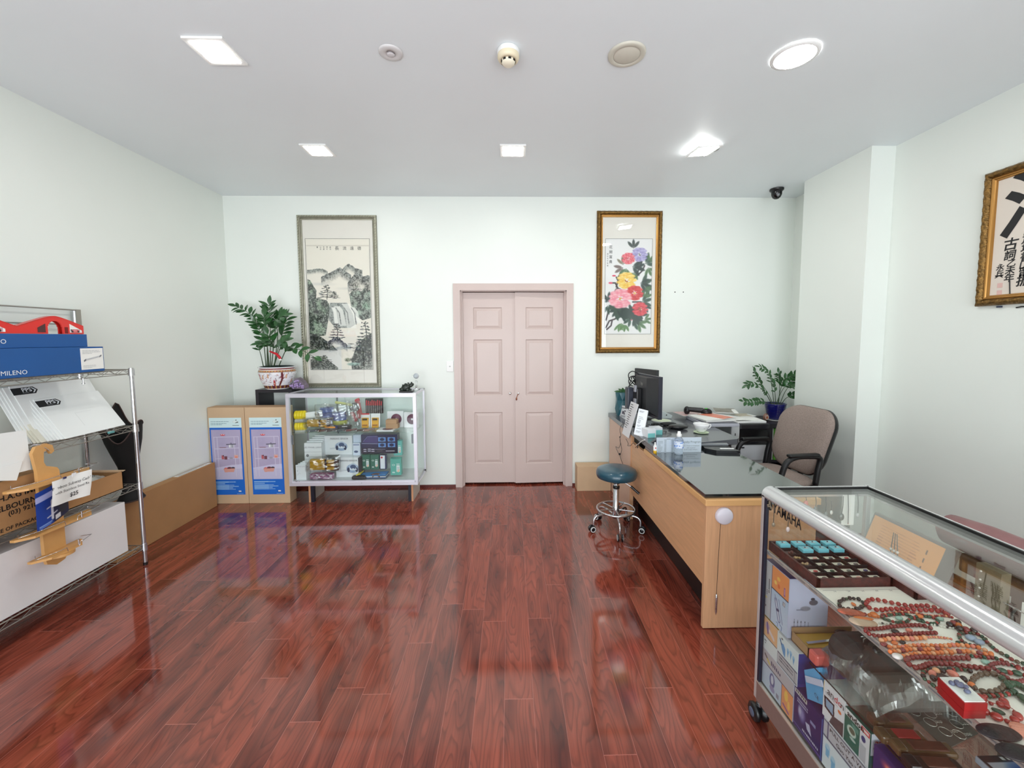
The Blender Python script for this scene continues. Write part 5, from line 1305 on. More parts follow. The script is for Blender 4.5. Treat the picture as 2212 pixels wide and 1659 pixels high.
gx0, gx1, gz0, gz1 = .904, 1.586, 1.437, 2.907
gold_frame(t, gx0, gx1, gz0, gz1, lambda x, d, z: Vector((x, YB-d, z)))
MB().box((gx0+.060, YB-.006, gz0+.060), (gx1-.060, YB-.002, gz1-.060)).build('mount', SILK, t)
peonies().put('painting', (.998, YB-.0075, 2.626), (.488, 0, 0), (0, 0, -.986), parent=t, rough=.6)
ln = MB()
for (a, b, c_, d) in ((.995, 2.625, 1.489, 2.6275), (.995, 1.638, .9975, 2.627), (1.4865, 1.638, 1.489, 2.627), (.995, 1.6375, 1.489, 1.640)): ln.box((a, YB-.009, b), (c_, YB-.008, d))
ln.build('border_line', INK, t)
for j, ch in enumerate('花開富貴'): MB().text(ch, (1.052, YB-.009, 2.538-.050*j), X, Z, .036, 'CENTER').build('calligraphy', INK, t)
for j, ch in enumerate('歲在壬午年畫'): MB().text(ch, (1.020, YB-.009, 2.470-.024*j), X, Z, .017, 'CENTER').build('calligraphy', INK, t)
MB().box((gx0+.062, YB-.0135, gz0+.062), (gx1-.062, YB-.013, gz1-.062)).build('glazing', GLZ, t)

# ---- calligraphy on the right wall, cut by the frame's edge
t = thing('framed_calligraphy', 'gilt-framed black brush calligraphy on the right wall', 'picture', (XR, 1.9, 1.78))
cy0, cy1, cz0, cz1 = 1.18, 2.556, 1.787, 2.594
gold_frame(t, cy0, cy1, cz0, cz1, lambda y, d, z: Vector((XR-d, y, z)))
MB().box((XR-.006, cy0+.06, cz0+.06), (XR-.002, cy1-.06, cz1-.06)).build('paper_ground', mat('aged_rice_paper', (226, 216, 204), .6, var=.03, vscale=5), t)
for ch, y, z, s_ in (('清', 2.265, 2.335, .40), ('風', 1.85, 2.335, .40), ('古', 2.405, 2.135, .075), ('詞', 2.405, 2.072, .060), ('乙', 2.395, 2.025, .048), ('未', 2.398, 1.984, .050), ('年', 2.400, 1.940, .052), ('永', 2.448, 2.010, .042), ('兵', 2.450, 1.968, .046),
                     ('意', 2.325, 2.150, .062), ('境', 2.325, 2.100, .060), ('書', 2.325, 2.050, .062), ('山', 2.33, 2.005, .056), ('留', 2.33, 1.965, .058), ('振', 2.33, 1.915, .070), ('花', 2.25, 2.12, .07), ('月', 2.25, 2.05, .07), ('夜', 2.25, 1.98, .07)):
    mb = MB().text(ch, (XR-.006, y, z), -Y, Z, s_, 'CENTER', lift=.001, bold=True)
    mb.v = [Vector((q.x, q.y+(q.z-z)*-.12, q.z)) for q in mb.v]
    mb.build('calligraphy', INK, t)
MB().tube([(XR-.0078, 2.395, 1.93), (XR-.0078, 2.392, 1.89), (XR-.0078, 2.388, 1.845)], .0028, 5).build('calligraphy', INK, t)
for z in (1.905, 1.862): MB().box((XR-.0072, 2.430, z-.014), (XR-.0066, 2.456, z+.014)).build('seal_stamp', mat('pink_seal', (222, 184, 176), .6), t)
tag(MB().box((XR-.016, 2.425, 1.772), (XR-.001, 2.445, 1.782)).build('frame_hook', mat('navy_hook', (30, 40, 70), .4)), 'small dark hook on the right wall just below the calligraphy frame', 'hook')
tag(MB().tube([(XR-.004, 2.30, 1.768), (XR-.006, 2.33, 1.770), (XR-.004, 2.355, 1.766)], .004, 6).build('wall_mark', INK), 'short dark wire stub on the right wall below the calligraphy, at the frame edge', 'wire')
# ================================================================== desk and what stands on it
def wood_mat(name, c, grain=.10, sc=(3, 40, 3), rough=.4):
    if name in MATS: return MATS[name]
    m = mat(name, c, rough); nt = m.node_tree; b = nt.nodes['Principled BSDF']
    tc = nt.nodes.new('ShaderNodeTexCoord'); mp = nt.nodes.new('ShaderNodeMapping'); mp.inputs['Scale'].default_value = sc
    n = nt.nodes.new('ShaderNodeTexNoise'); n.inputs['Scale'].default_value = 2.2; n.inputs['Detail'].default_value = 5; n.inputs['Distortion'].default_value = .6
    r = nt.nodes.new('ShaderNodeMapRange'); r.inputs['From Min'].default_value = .3; r.inputs['From Max'].default_value = .7; r.inputs['To Min'].default_value = 1-grain; r.inputs['To Max'].default_value = 1+grain*.7
    v = nt.nodes.new('ShaderNodeVectorMath'); v.operation = 'SCALE'; v.inputs[0].default_value = srgb(*c)
    nt.links.new(tc.outputs['Object'], mp.inputs[0]); nt.links.new(mp.outputs[0], n.inputs['Vector']); nt.links.new(n.outputs['Fac'], r.inputs['Value']); nt.links.new(r.outputs[0], v.inputs['Scale']); nt.links.new(v.outputs[0], b.inputs['Base Color'])
    return m
BEV = wood_mat('beech_laminate_upright', (214, 164, 124), .09, (30, 30, 2.2))
BEH = wood_mat('beech_laminate_along', (214, 164, 122), .09, (30, 2.2, 30))
EDG = wood_mat('beech_edge', (218, 168, 112), .05, (2, 20, 30))
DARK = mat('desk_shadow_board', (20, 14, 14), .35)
GTOP = mat('black_glass_top', (14, 22, 24), .035, ior=1.9, coat=1.0)
GREYT = mat('charcoal_laminate', (84, 86, 92), .25, coat=.3)
dk = thing('reception_desk', 'beech reception desk with a mirror-black glass top and open kick space', 'desk', (1.35, 2.8, 0))
MB().box((1.052, 2.155, .243), (1.070, 3.51, .700)).build('modesty_panel', BEH, dk)
MB().box((1.050, 2.130, .004), (1.655, 2.155, .700), .002).build('end_panel', BEV, dk)
MB().box((1.038, 2.115, .700), (1.665, 3.14, .7345), .003).build('wood_top', EDG, dk)
MB().prism([(1.046, 2.14), (1.655, 2.14), (1.655, 3.13), (1.046, 3.13)], (0, 0, .7350), X, Y, Z*.022).build('glass_top', GTOP, dk)
MB().box((1.150, 2.156, .004), (1.168, 3.60, .70)).build('inner_panel', DARK, dk)  # near-black, with the shadow of the kick space put into the panel colour
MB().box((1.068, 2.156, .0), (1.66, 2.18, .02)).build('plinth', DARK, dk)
ph = thing('retractable_pen', 'white round pen reel with a silver pen on the desk end panel', 'pen holder', (1.144, 2.13, .08))
MB().lathe((1.144, 2.1298, .643), [(0, .020), (.040, .020), (.046, .014), (.047, .001)], 32, (0,-1,0)).build('reel', mat('reel_white', (222, 216, 226), .35), ph)
MB().tube([(1.124, 2.118, .605), (1.121, 2.122, .45), (1.118, 2.122, .30), (1.116, 2.122, .20)], .0011, 5).build('cord', INK, ph)
MB().lathe((1.115, 2.120, .085), [(0, 0), (.002, .006), (.006, .022), (.0065, .10), (.005, .118), (.002, .122)], 14).build('pen', CHR, ph)
fd = thing('side_counter', 'charcoal-topped counter desk against the back wall, raised behind the glass-topped desk', 'desk', (1.4, 3.75, 0))
MB().box((1.052, 3.53, .002), (1.070, 4.30, .752)).build('side_panel', mat('pinkish_beech', (212, 180, 160), .45, var=.03, vscale=4), fd)
MB().box((1.048, 3.505, .002), (1.074, 3.528, .752)).build('edge_post', BEV, fd)
MB().prism([(1.046, 2.955), (1.79, 3.165), (1.82, 3.20), (1.82, 4.34), (1.046, 4.34)], (0, 0, .7585), X, Y, Z*.040).build('counter_top', GREYT, fd)
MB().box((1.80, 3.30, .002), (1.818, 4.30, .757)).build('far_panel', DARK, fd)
CT = .799
# --- teal faceted planter and leaves
TEAL = mat('teal_ceramic', (34, 92, 104), .3, coat=.3)
pl_ = thing('teal_planter', 'teal faceted planter with a few leaves at the wall end of the counter', 'planter', (1.155, 4.20, CT))
mb = MB(); rings = [(.060, 0), (.074, .07), (.066, .16), (.072, .24)]
n = 7; vs_ = []
for i, (r, h) in enumerate(rings):
    for k in range(n):
        a = 2*PI*(k+.5*(i % 2))/n; vs_.append((1.155+r*math.cos(a), 4.20+r*math.sin(a), CT+h))
fs_ = []
for i in range(3):
    for k in range(n):
        a, b, c, d = i*n+k, i*n+(k+1) % n, (i+1)*n+k, (i+1)*n+(k+1) % n
        fs_ += ([(a, b, c), (b, d, c)] if i % 2 == 0 else [(a, d, c), (a, b, d)])
mb._add(vs_, fs_); mb._add([Vector(q) for q in vs_[-n:]], [list(range(n))]); mb._add([Vector(q) for q in vs_[:n]], [list(range(n))[::-1]])
mb.build('pot', TEAL, pl_)
lf = MB()
for d, L in (((-1, .1, .25), .085), ((0, -.2, 1), .05), ((.9, .1, .3), .08), ((.6, .3, .5), .06), ((-.4, .3, .5), .06)):
    leaf_mesh(lf, Vector((1.155, 4.19, CT+.238)), Vector(d), Vector((0, -.6, .8)), L, .034)
lf.build('leaves', LEAF, pl_)
# --- monitors seen from behind, with stand and tangled cables
MON = mat('monitor_graphite', (50, 52, 54), .4, bump=.05)
MBZ = mat('monitor_bezel', (34, 36, 50), .35)
mo = thing('computer_monitor', 'black computer monitor turned side-on, its graphite back facing the room', 'monitor', (1.24, 3.6, CT))
A, B = Vector((1.205, 3.86, 0)), Vector((1.262, 3.42, 0)); dd = (B-A).normalized(); nb = Vector((-dd.y, dd.x, 0)); nb = nb if nb.x < 0 else -nb
zl, zh = .905, 1.268; L_ = (B-A).length
def mp(s, z, o): return A+dd*s+Z*z+nb*o
mb = MB()._add([mp(0, zl, -.02), mp(L_, zl, -.02), mp(L_, zh, -.02), mp(0, zh, -.02), mp(0, zl, .012), mp(L_, zl, .012), mp(L_, zh, .012), mp(0, zh, .012)], [(0,1,2,3), (4,7,6,5), (0,4,5,1), (1,5,6,2), (2,6,7,3), (3,7,4,0)])
mb.build('bezel', MBZ, mo)
mb = MB(); o_ = [mp(.02, zl+.02, .012), mp(L_-.012, zl+.02, .012), mp(L_-.012, zh-.012, .012), mp(.02, zh-.012, .012)]; i_ = [mp(.08, zl+.07, .060), mp(L_-.14, zl+.07, .060), mp(L_-.14, zh-.02, .055), mp(.08, zh-.02, .055)]
mb._add(o_+i_, [(0,1,5,4), (1,2,6,5), (2,3,7,6), (3,0,4,7), (4,5,6,7)]); mb.build('back_shell', MON, mo)
MB()._add([mp(.0, zl, -.0205), mp(L_, zl, -.0205), mp(L_, zh, -.0205), mp(0, zh, -.0205)], [(0,3,2,1)]).build('screen', mat('screen_dark', (12, 14, 18), .1), mo)
q = mp(L_-.22, zh-.075, .061)
MB().text('hp', q+nb*.002, dd, Z, .045, 'CENTER').build('logo', mat('logo_grey', (150, 150, 146), .4), mo)
MB().obox(mp(L_-.26, 1.04, .085), dd*.09, Z*.22, nb*.05, .008).build('mount_plate', BK, mo)
MB().obox(mp(L_-.33, 1.05, .13), dd*.07, Z*.20, nb*.06, .01).build('stand_arm', mat('stand_slate', (52, 56, 68), .35), mo)
MB().obox(mp(L_-.24, 1.145, .115), dd*.03, Z*.06, nb*.02, .004).build('connector', mat('plug_grey', (150, 152, 160), .4), mo)
MB().obox(mp(L_-.24, 1.03, .115), dd*.035, Z*.05, nb*.02, .004).build('connector', mat('plug_grey', (150, 152, 160), .4), mo)
MB().obox(mp(.18, .87, .05), dd*.06, Z*.13, nb*.04, .008).build('neck', BK, mo)
MB().lathe((1.17, 3.68, CT), [(0, 0), (.085, 0), (.085, .006), (.05, .014), (0, .016)], 32).build('base', BK, mo)
m2 = thing('second_monitor', 'second dark monitor standing behind the first, only its top corner showing', 'monitor', (1.35, 4.0, CT))
MB().obox((1.345, 4.03, 1.12), Vector((.12, -.30, 0)), Z*.34, Vector((.028, .010, 0)), .004).build('bezel', MON, m2)
MB().cyl((1.345, 4.03, CT+.008), (1.345, 4.03, .98), .02, n=14).build('neck', BK, m2); MB().lathe((1.345, 4.03, CT), [(0, 0), (.09, 0), (.088, .008), (0, .012)], 28).build('base', BK, m2)
cb = thing('cable_bundle', 'tangled black cables looping up beside the monitor stand', 'cable', (1.12, 3.8, .95))
def cable(pts, r=.0045, dy=0): return MB().tube(spline([at(u, v, 'y', 3.82+d+dy) for (u, v, d) in pts], 8), r, 6)
CBL = mat('black_cable', (16, 16, 18), .4)
for pts in ([(1383, 812, 0), (1376, 806, 0), (1366, 802, -.02), (1358, 808, -.02), (1359, 818, -.02), (1366, 826, 0), (1372, 832, 0)],
            [(1371, 820, .02), (1363, 830, 0), (1353, 840, -.02), (1354, 845, -.02), (1359, 840, 0), (1360, 830, 0), (1364, 820, 0)],
            [(1372, 812, 0), (1362, 814, .02), (1358, 824, .02), (1362, 832, .02), (1368, 834, 0)],
            [(1373, 850, 0), (1366, 852, 0), (1361, 862, 0), (1361, 874, 0), (1364, 884, 0)]): cable(pts).build('cable_loop', CBL, cb)
rn = random.Random(5)
for k in range(7):
    c0 = at(1374+rn.uniform(-5, 6), 814+rn.uniform(-4, 14), 'y', 3.82)
    MB().tube([c0+Vector((.022*math.cos(a+k), .012*math.sin(2*a), .020*math.sin(a))) for a in np.linspace(0, 5.5, 14)], .0055, 6).build('cable_coil', CBL, cb)
MB().obox(at(1377, 816, 'y', 3.80), X*.030, Y*.03, Z*.045, .006).build('power_brick', BK, cb)
cpl = thing('foil_pack', 'crumpled silver foil strip behind the monitor stand', 'package', (1.15, 3.9, CT))
def foil(u, v): q = at(1368+9*u, 838+62*v, 'y', 3.93); return q+Vector((.006*math.sin(17*v+5*u), .010*math.sin(13*u+9*v), .004*math.sin(23*v)))
MB().grid(foil, 6, 20, False).build('foil_sheet', mat('crumpled_foil', (214, 214, 222), .2, .7), cpl)
# --- cards and signs on the counter's room edge
def slab(name, mat_, parent, quad_, th=.004):
    q = [Vector(v) for v in quad_]; n_ = (q[1]-q[0]).cross(q[3]-q[0]).normalized()
    if n_.dot(Vector((0, 0, 1.6))-q[0]) < 0: n_ = -n_
    mb = MB(); mb._add([v-n_*th for v in q]+q, [(0,1,2,3), (4,5,6,7), (0,1,5,4), (1,2,6,5), (2,3,7,6), (3,0,4,7)])
    return mb.build(name, mat_, parent), n_
cr = thing('product_card', 'small white product card with a dark round device picture leaning on the teal planter', 'card', (1.12, 3.98, CT))
qd = [at(1341, 875, 'x', 1.135), at(1357.5, 878, 'x', 1.150), None, at(1335.5, 908, 'x', 1.110)]; qd[2] = qd[3]+(qd[1]-qd[0])
slab('card_board', WB, cr, qd)
def inq(qd, u, v, n_, lift=.0015): return qd[0].lerp(qd[1], u).lerp(qd[3].lerp(qd[2], u), v)+n_*lift
def print_rows(qd, n_, rows, parent, name='printed_lines', m=None, th=.010):
    mb = MB()
    for (u0, u1, v0, v1) in rows:
        mb._add([inq(qd, u0, v0, n_), inq(qd, u1, v0, n_), inq(qd, u1, v1, n_), inq(qd, u0, v1, n_)], [(0,1,2,3)])
    return mb.build(name, m or GINK, parent)
qd[2] = qd[3]+(qd[1]-qd[0]); nq = (qd[1]-qd[0]).cross(qd[3]-qd[0]).normalized(); nq = nq if nq.y < 0 else -nq
print_rows(qd, nq, [(.2, .85, .12, .18), (.2, .8, .62, .65), (.2, .8, .68, .71), (.2, .5, .80, .82), (.2, .5, .86, .88), (.7, .95, .02, .08)], cr)
print_rows(qd, nq, [(.35, .6, .34, .52), (.6, .8, .28, .36), (.62, .72, .42, .56)], cr, 'device_picture', mat('device_plum', (70, 58, 80), .5))
rcd = thing('rate_card', 'tall tilted white rate card clipped over the counter edge', 'sign', (1.05, 3.6, .71))
qd = [at(1360, 867, 'x', 1.055), at(1379, 874, 'x', 1.075), at(1358, 948, 'x', 1.030), at(1343, 935, 'x', 1.030)]
qd = [at(1363, 867, 'x', 1.060), at(1379, 874, 'x', 1.060), None, at(1343.5, 936, 'x', 1.034)]; qd[2] = qd[3]+(qd[1]-qd[0])
_, nq = slab('card_board', WB, rcd, qd)
print_rows(qd, nq, [(.12, .12+.30+(.12 if k % 4 == 1 else 0), .06+.062*k, .078+.062*k) for k in range(12)], rcd, m=INK)
rc2 = thing('leaflet_stand', 'white printed leaflet standing beside the tilted rate card on the counter', 'leaflet', (1.08, 3.35, CT))
qd = [at(1380, 882, 'x', 1.085), at(1400, 887, 'x', 1.145), at(1382, 944, 'x', 1.075), at(1369, 937, 'x', 1.045)]
qd = [at(1380, 882, 'y', 3.40), at(1400, 887, 'y', 3.36), None, at(1369, 938, 'y', 3.32)]; qd[2] = qd[3]+(qd[1]-qd[0])
_, nq = slab('leaflet', WB, rc2, qd, .03)
print_rows(qd, nq, [(.15, .15+w_, v_, v_+.012) for v_, w_ in ((.08, .5), (.11, .4), (.30, .45), (.36, .55), (.42, .3), (.46, .3), (.50, .3), (.54, .25), (.62, .4), (.66, .3), (.74, .5), (.84, .5), (.88, .4))], rc2)
AQ = mat('aqua_print', (130, 208, 206), .4)
bx = thing('aqua_carton', 'small white and aqua pharmacy carton on the counter next to the leaflet', 'carton', (1.12, 3.25, CT))
MB().obox((1.118, 3.265, CT+.034), Vector((.070, .012, 0)), Vector((-.02, .09, 0)), Z*.068, .001).build('box', WB, bx)
MB().obox((1.124, 3.2165, CT+.020), Vector((.060, .010, 0)), Y*.001, Z*.036).build('aqua_band', AQ, bx)
bx2 = thing('aqua_carton', 'open white pharmacy carton with an aqua lower half behind the small one', 'carton', (1.20, 3.36, CT))
MB().obox((1.205, 3.36, CT+.020), Vector((.095, .01, 0)), Y*.08, Z*.040, .001).build('aqua_base', AQ, bx2); MB().obox((1.205, 3.36, CT+.050), Vector((.095, .01, 0)), Y*.08, Z*.020, .001).build('white_lid', WB, bx2)
tp = thing('tape_dispenser', 'grey and black tape dispenser on the counter behind the price sign', 'tape dispenser', (1.2, 3.06, CT))
MB().prism([(0, 0), (.16, 0), (.15, .014), (.09, .022), (.055, .034), (.03, .020)], (1.075, 3.07, CT), X, Z, Y*.03).build('body', mat('grey_black', (60, 62, 66), .3), tp)
MB().obox((1.235, 3.09, CT+.012), X*.08, Y*.03, Z*.016, .006).build('grey_tongue', mat('light_grey_plastic', (150, 152, 158), .35), tp)
gl = thing('glue_bottle', 'small white bottle with a yellow base at the corner of the black glass', 'bottle', (1.035, 3.0, .757))
p_ = at(1395.5, 974, 'z', .758)
GX, GY = 1.058, 2.945
p_ = Vector((GX-.043, GY-.05, .7585)); p_ = Vector((1.060, 3.00, .7585)) if False else Vector((1.052, 2.93, .7575))
MB().lathe(p_, [(0, 0), (.0125, 0), (.0125, .022)], 18).build('yellow_base', mat('glue_yellow', (236, 190, 50), .4), gl)
MB().lathe(p_, [(.0125, .022), (.0125, .052), (.006, .064), (.004, .082), (0, .083)], 18).build('white_body', WH, gl)
MB().disc(p_+Vector((0, -.0126, .042)), X, Z, .005).build('red_mark', mat('red_mark', (206, 50, 60), .4), gl)
sn = thing('price_sign', 'white acrylic counter sign with a price table on the black glass', 'sign', (1.22, 2.94, .7575))
SX0, SX1, SY, SZ0, SZ1 = 1.070, 1.402, 2.952, .7575, .868
ACR = mat('white_sign_board', (224, 222, 240), .25)
MB().box((SX0, SY-.0, SZ0), (SX1, SY+.002, SZ1)).build('board', ACR, sn)
MB().box((SX0, SY-.004, SZ0), (SX1, SY-.0025, SZ1)).build('acrylic_cover', glass_mat('sign_acrylic'), sn)
MB().box((SX0, SY+.002, SZ0), (SX1, SY+.04, SZ0+.002)).build('foot', glass_mat('sign_acrylic'), sn)
mb = MB(); rn = random.Random(2)
for k in range(8):
    z = SZ1-.030-.0105*k
    mb.box((SX0+.010, SY-.0012, z), (SX0+.010+rn.uniform(.018, .038), SY-.0006, z+.0022)); mb.box((SX0+.058, SY-.0012, z), (SX0+.073, SY-.0006, z+.003)); mb.box((SX0+.110, SY-.0012, z), (SX0+.124, SY-.0006, z+.003))
mb.box((SX0+.075, SY-.0012, SZ1-.012), (SX0+.103, SY-.0006, SZ1-.009)); mb.box((SX0+.056, SY-.0012, SZ1-.020), (SX0+.075, SY-.0006, SZ1-.017)); mb.box((SX0+.108, SY-.0012, SZ1-.020), (SX0+.126, SY-.0006, SZ1-.017))
mb.build('price_table', GINK, sn)
MB().text('Loyalty Program', (SX0+.255, SY, SZ1-.034), X, Z, .022, 'CENTER', lift=.001).build('lettering', GINK, sn)
MB().text('10 x 1 hour to treatment', (SX0+.255, SY, SZ1-.062), X, Z, .0125, 'CENTER', lift=.001).build('lettering', GINK, sn)
MB().text('will received', (SX0+.255, SY, SZ1-.078), X, Z, .0125, 'CENTER', lift=.001).build('lettering', GINK, sn)
MB().text('$ 50 credit reward', (SX0+.255, SY, SZ1-.092), X, Z, .0125, 'CENTER', lift=.001).build('lettering', GINK, sn)
bt = thing('water_bottle', 'small clear water bottle with blue printed label in front of the price sign', 'bottle', (1.222, 2.90, .7575))
BP = Vector((1.216, 2.905, .7575))
MB().lathe(BP, [(0, .002), (.024, 0), (.029, .006), (.029, .02), (.026, .035), (.030, .05), (.032, .09), (.030, .108), (.018, .124), (.015, .130)], 28).build('bottle_body', mat('clear_pet', (236, 244, 252), .05, ior=1.33, trans=.85), bt)
MB().lathe(BP, [(.0155, .128), (.018, .130), (.018, .146), (.012, .150), (.010, .166), (0, .168)], 22).build('cap', WH, bt)
c = Canvas(90, 40, (226, 234, 248)); nz = c.noise(14, 8, 3); c.mix(nz > .56, (90, 150, 230)).mix(nz > .64, (40, 90, 190))
lb = []; lc_ = []; cc = np.clip(c.a/255, 0, 1)**2.2
for j in range(26):
    for i in range(90):
        a = 2*PI*i/90; h = .048+.050*j/25; r = .0312+.0012*math.sin(PI*j/25); lb.append(BP+Vector((r*math.cos(a), r*math.sin(a), h))); lc_.append((*cc[39-int(j*39/25), i], 1))
mb = MB()._add(lb, [(j*90+i, j*90+(i+1) % 90, (j+1)*90+(i+1) % 90, (j+1)*90+i) for j in range(25) for i in range(90)], True)
mb.build('printed_label', mat('printed_surface', (200,200,200), .55, attr=True), bt, colors=lc_)
# --- console, dish, keyboard-like black things, cup
CN = mat('console_white', (206, 216, 214), .35)
cn = thing('white_appliance', 'white plastic desktop appliance sloping beside the monitor on the counter', 'appliance', (1.45, 4.1, CT))
MB().prism([(0, 0), (.24, 0), (.25, .028), (.20, .050), (.10, .085), (.01, .105), (0, .12)], (1.36, 4.02, CT), X, Z, Y*.16, True).build('housing', CN, cn)
MB().obox((1.455, 4.0190, CT+.058), Vector((.10, 0, -.035)), Y*.002, Z*.010).build('control_strip', mat('grey_strip', (150, 152, 150), .4), cn)
MB().lathe((1.55, 4.018, CT+.032), [(0, .002), (.006, .002), (.006, 0)], 10, (0,-1,0)).build('socket', INK, cn)
ds = thing('pale_green_dish', 'flat pale green lidded dish on the counter beside the monitor', 'dish', (1.41, 3.78, CT))
MB().lathe((1.41, 3.78, CT), [(0, 0), (.06, 0), (.078, .012), (.086, .024), (.088, .028), (0, .029)], 40, sx=1.05).build('dish_body', mat('dish_white', (222, 226, 220), .3), ds)
MB().lathe((1.41, 3.78, CT+.0292), [(0, 0), (.078, 0)], 40, sx=1.05).build('lid', mat('mint_lid', (218, 228, 196), .4), ds)
kb = thing('black_eye_mask', 'glossy black oval case lying on the counter in front of the dish', 'case', (1.50, 3.50, CT))
MB().ball((1.47, 3.54, CT+.020), .075, 20, (1.15, .8, .27)).build('shell', BK, kb); MB().ball((1.43, 3.66, CT+.018), .06, 16, (1.3, .6, .3)).build('flap', mat('black_cloth', (26, 27, 30), .6), kb)
ck = thing('cable_heap', 'heap of black and grey cables on the counter below the monitor', 'cable', (1.25, 3.5, CT))
rn = random.Random(8)
for k in range(12):
    x0, y0 = 1.21+.10*rn.random(), 3.44+.16*rn.random()
    pts = [Vector((x0+.09*math.cos(a+k)*rn.uniform(.6, 1), y0+.05*math.sin(a*1.3+k), CT+.006+.016*abs(math.sin(a+k))+.002*k)) for a in np.linspace(0, 3.6, 9)]
    MB().tube(spline(pts, 3), .0045, 6).build('cable_loop', CBL if k % 3 else mat('grey_cable', (120, 124, 130), .4), ck)
cup = thing('white_cup', 'white bowl-shaped cup on a pale green saucer at the counter edge', 'cup', (1.595, 3.36, CT))
CP = Vector((1.600, 3.38, CT))
PW = mat('white_porcelain', (240, 240, 240), .15, coat=.5)
MB().lathe(CP, [(0, .012), (.030, .012), (.034, .018), (.052, .040), (.062, .066), (.064, .080), (.0615, .080), (.058, .062), (.048, .038), (.030, .022), (0, .021)], 36).build('bowl', PW, cup)
MB().tube([CP+Vector((.060, 0, .070)), CP+Vector((.078, 0, .072)), CP+Vector((.082, 0, .058)), CP+Vector((.072, 0, .042)), CP+Vector((.052, 0, .036))], .0048, 8).build('handle', PW, cup)
MB().disc(CP+Vector((.0, -.0555, .048)), X, Z, .004, .0015, lift=.002).build('maker_mark', GINK, cup)
tag(MB().lathe(CP, [(0, 0), (.035, 0), (.058, .006), (.062, .010), (.058, .0105), (.034, .006), (0, .005)], 36).build('saucer', mat('mint_saucer', (218, 236, 196), .3)), 'pale green saucer under the white cup on the counter', 'saucer')
# --- far end: massager, magazines, trays, printer
ms = thing('massager', 'black dumbbell-shaped hand massager with green buttons on the papers', 'massager', (1.85, 4.0, .83))
GRN = mat('green_button', (70, 200, 60), .4)
MB().cyl((1.775, 4.04, .885), (1.90, 3.98, .880), .024, .026, 20).build('grip', BK, ms)
MB().ball((1.765, 4.045, .872), .040, 18, (.75, .8, 1.05)).build('head', BK, ms); MB().ball((1.925, 3.965, .866), .046, 18, (1.15, 1, .9)).build('head', BK, ms)
MB().ball((1.915, 3.950, .905), .014, 12, (1, .6, .35)).build('green_button', GRN, ms); MB().ball((1.925, 3.925, .836), .010, 10, (1.2, .5, .3)).build('green_button', GRN, ms)
def sheet(name, label, cat, c, w_, d_, rot, th, m, bend=.0, group=None, canvas=None):
    t = thing(name, label, cat, c, group); M_ = T(*c) @ Rz(rot)
    def fn(u, v): return Vector(((u-.5)*w_, (v-.5)*d_, th+bend*math.sin(PI*u*1.3)*math.sin(PI*v*.9+.5)))
    MB(M_).grid(fn, 10, 10).build('top_page', m, t)
    MB(M_).box((-w_/2, -d_/2, 0), (w_/2, d_/2, th-.0005)).build('pages', PAPER, t)
    return t
ORG = mat('orange_cover', (224, 128, 100), .35, var=.12, vscale=12)
GRC = mat('grey_orange_cover', (120, 112, 96), .35, var=.4, vscale=9)
tr = thing('paper_tray', 'grey document tray with a dark top carrying magazines at the end of the counter', 'tray', (1.93, 3.78, CT))
MB().box((1.735, 3.60, CT+.0), (2.05, 4.0, CT+.030), .004).build('tray_body', mat('tray_grey', (178, 180, 190), .35), tr)
MB().box((1.745, 3.61, CT+.030), (2.04, 4.0, CT+.034)).build('tray_top', mat('tray_dark', (46, 48, 66), .3), tr)
sheet('magazine_stack', 'thick stack of white papers under the magazines on the document tray', 'papers', (1.90, 3.82, CT+.0345), .30, .30, .15, .014, PAPER, .006)
sheet('magazine', 'salmon-orange magazine lying across the papers on the document tray', 'magazine', (1.965, 3.84, CT+.053), .21, .28, .5, .005, ORG, .008, 'magazines on the tray')
sheet('magazine', 'open grey magazine with orange pictures beside the salmon one near the wall', 'magazine', (2.13, 4.0, CT+.075), .20, .26, -.35, .004, GRC, .006, 'magazines on the tray')
sheet('magazine', 'red and white leaflet under the hand massager', 'magazine', (1.80, 4.06, CT+.0345), .25, .22, .1, .004, mat('red_white_cover', (206, 170, 168), .4, var=.3, vscale=25), .0, 'magazines on the tray')
PRW = mat('printer_white', (206, 208, 208), .35)
pr_ = thing('printer', 'white multifunction printer with a black upper half behind the office chair', 'printer', (2.22, 3.9, .48))
MB().box((2.045, 3.72, .45), (2.405, 4.10, .60), .012).build('lower_body', PRW, pr_)
MB().box((2.045, 3.72, .60), (2.125, 4.10, .80), .010).build('left_column', PRW, pr_)
MB().box((2.122, 3.715, .745), (2.408, 4.10, .800), .012).build('scanner_lid', mat('printer_black', (32, 32, 36), .25), pr_)
MB().box((2.125, 3.74, .63), (2.400, 4.08, .745), .006).build('output_bay', mat('bay_black', (14, 14, 16), .3), pr_)
MB().box((2.122, 3.722, .60), (2.405, 3.80, .640), .006).build('paper_lip', mat('printer_black', (32, 32, 36), .25), pr_)
MB().prism([(2.145, .46), (2.372, .46), (2.395, .596), (2.125, .596)], (0, 3.712, 0), X, Z, Y*.010).build('front_tray', mat('tray_front', (214, 216, 220), .35), pr_)
MB().box((2.14, 3.708, .572), (2.166, 3.716, .584)).build('finger_notch', INK, pr_)
MB().box((2.078, 3.716, .69), (2.084, 3.722, .712)).build('power_button', INK, pr_)
ps = thing('printer_stand', 'low white stand under the printer', 'stand', (2.22, 3.9, 0))
MB().box((2.055, 3.74, 0), (2.395, 4.08, .449), .004).build('stand_body', PRW, ps)
for k in range(2): MB().box((2.065, 3.732, .03+.21*k), (2.385, 3.742, .22+.21*k), .003).build('drawer', PRW, ps)
sheet('paper_pile', 'crumpled pile of loose white papers on top of the printer', 'papers', (2.16, 3.90, .8010), .30, .30, .12, .020, PAPER, .018)
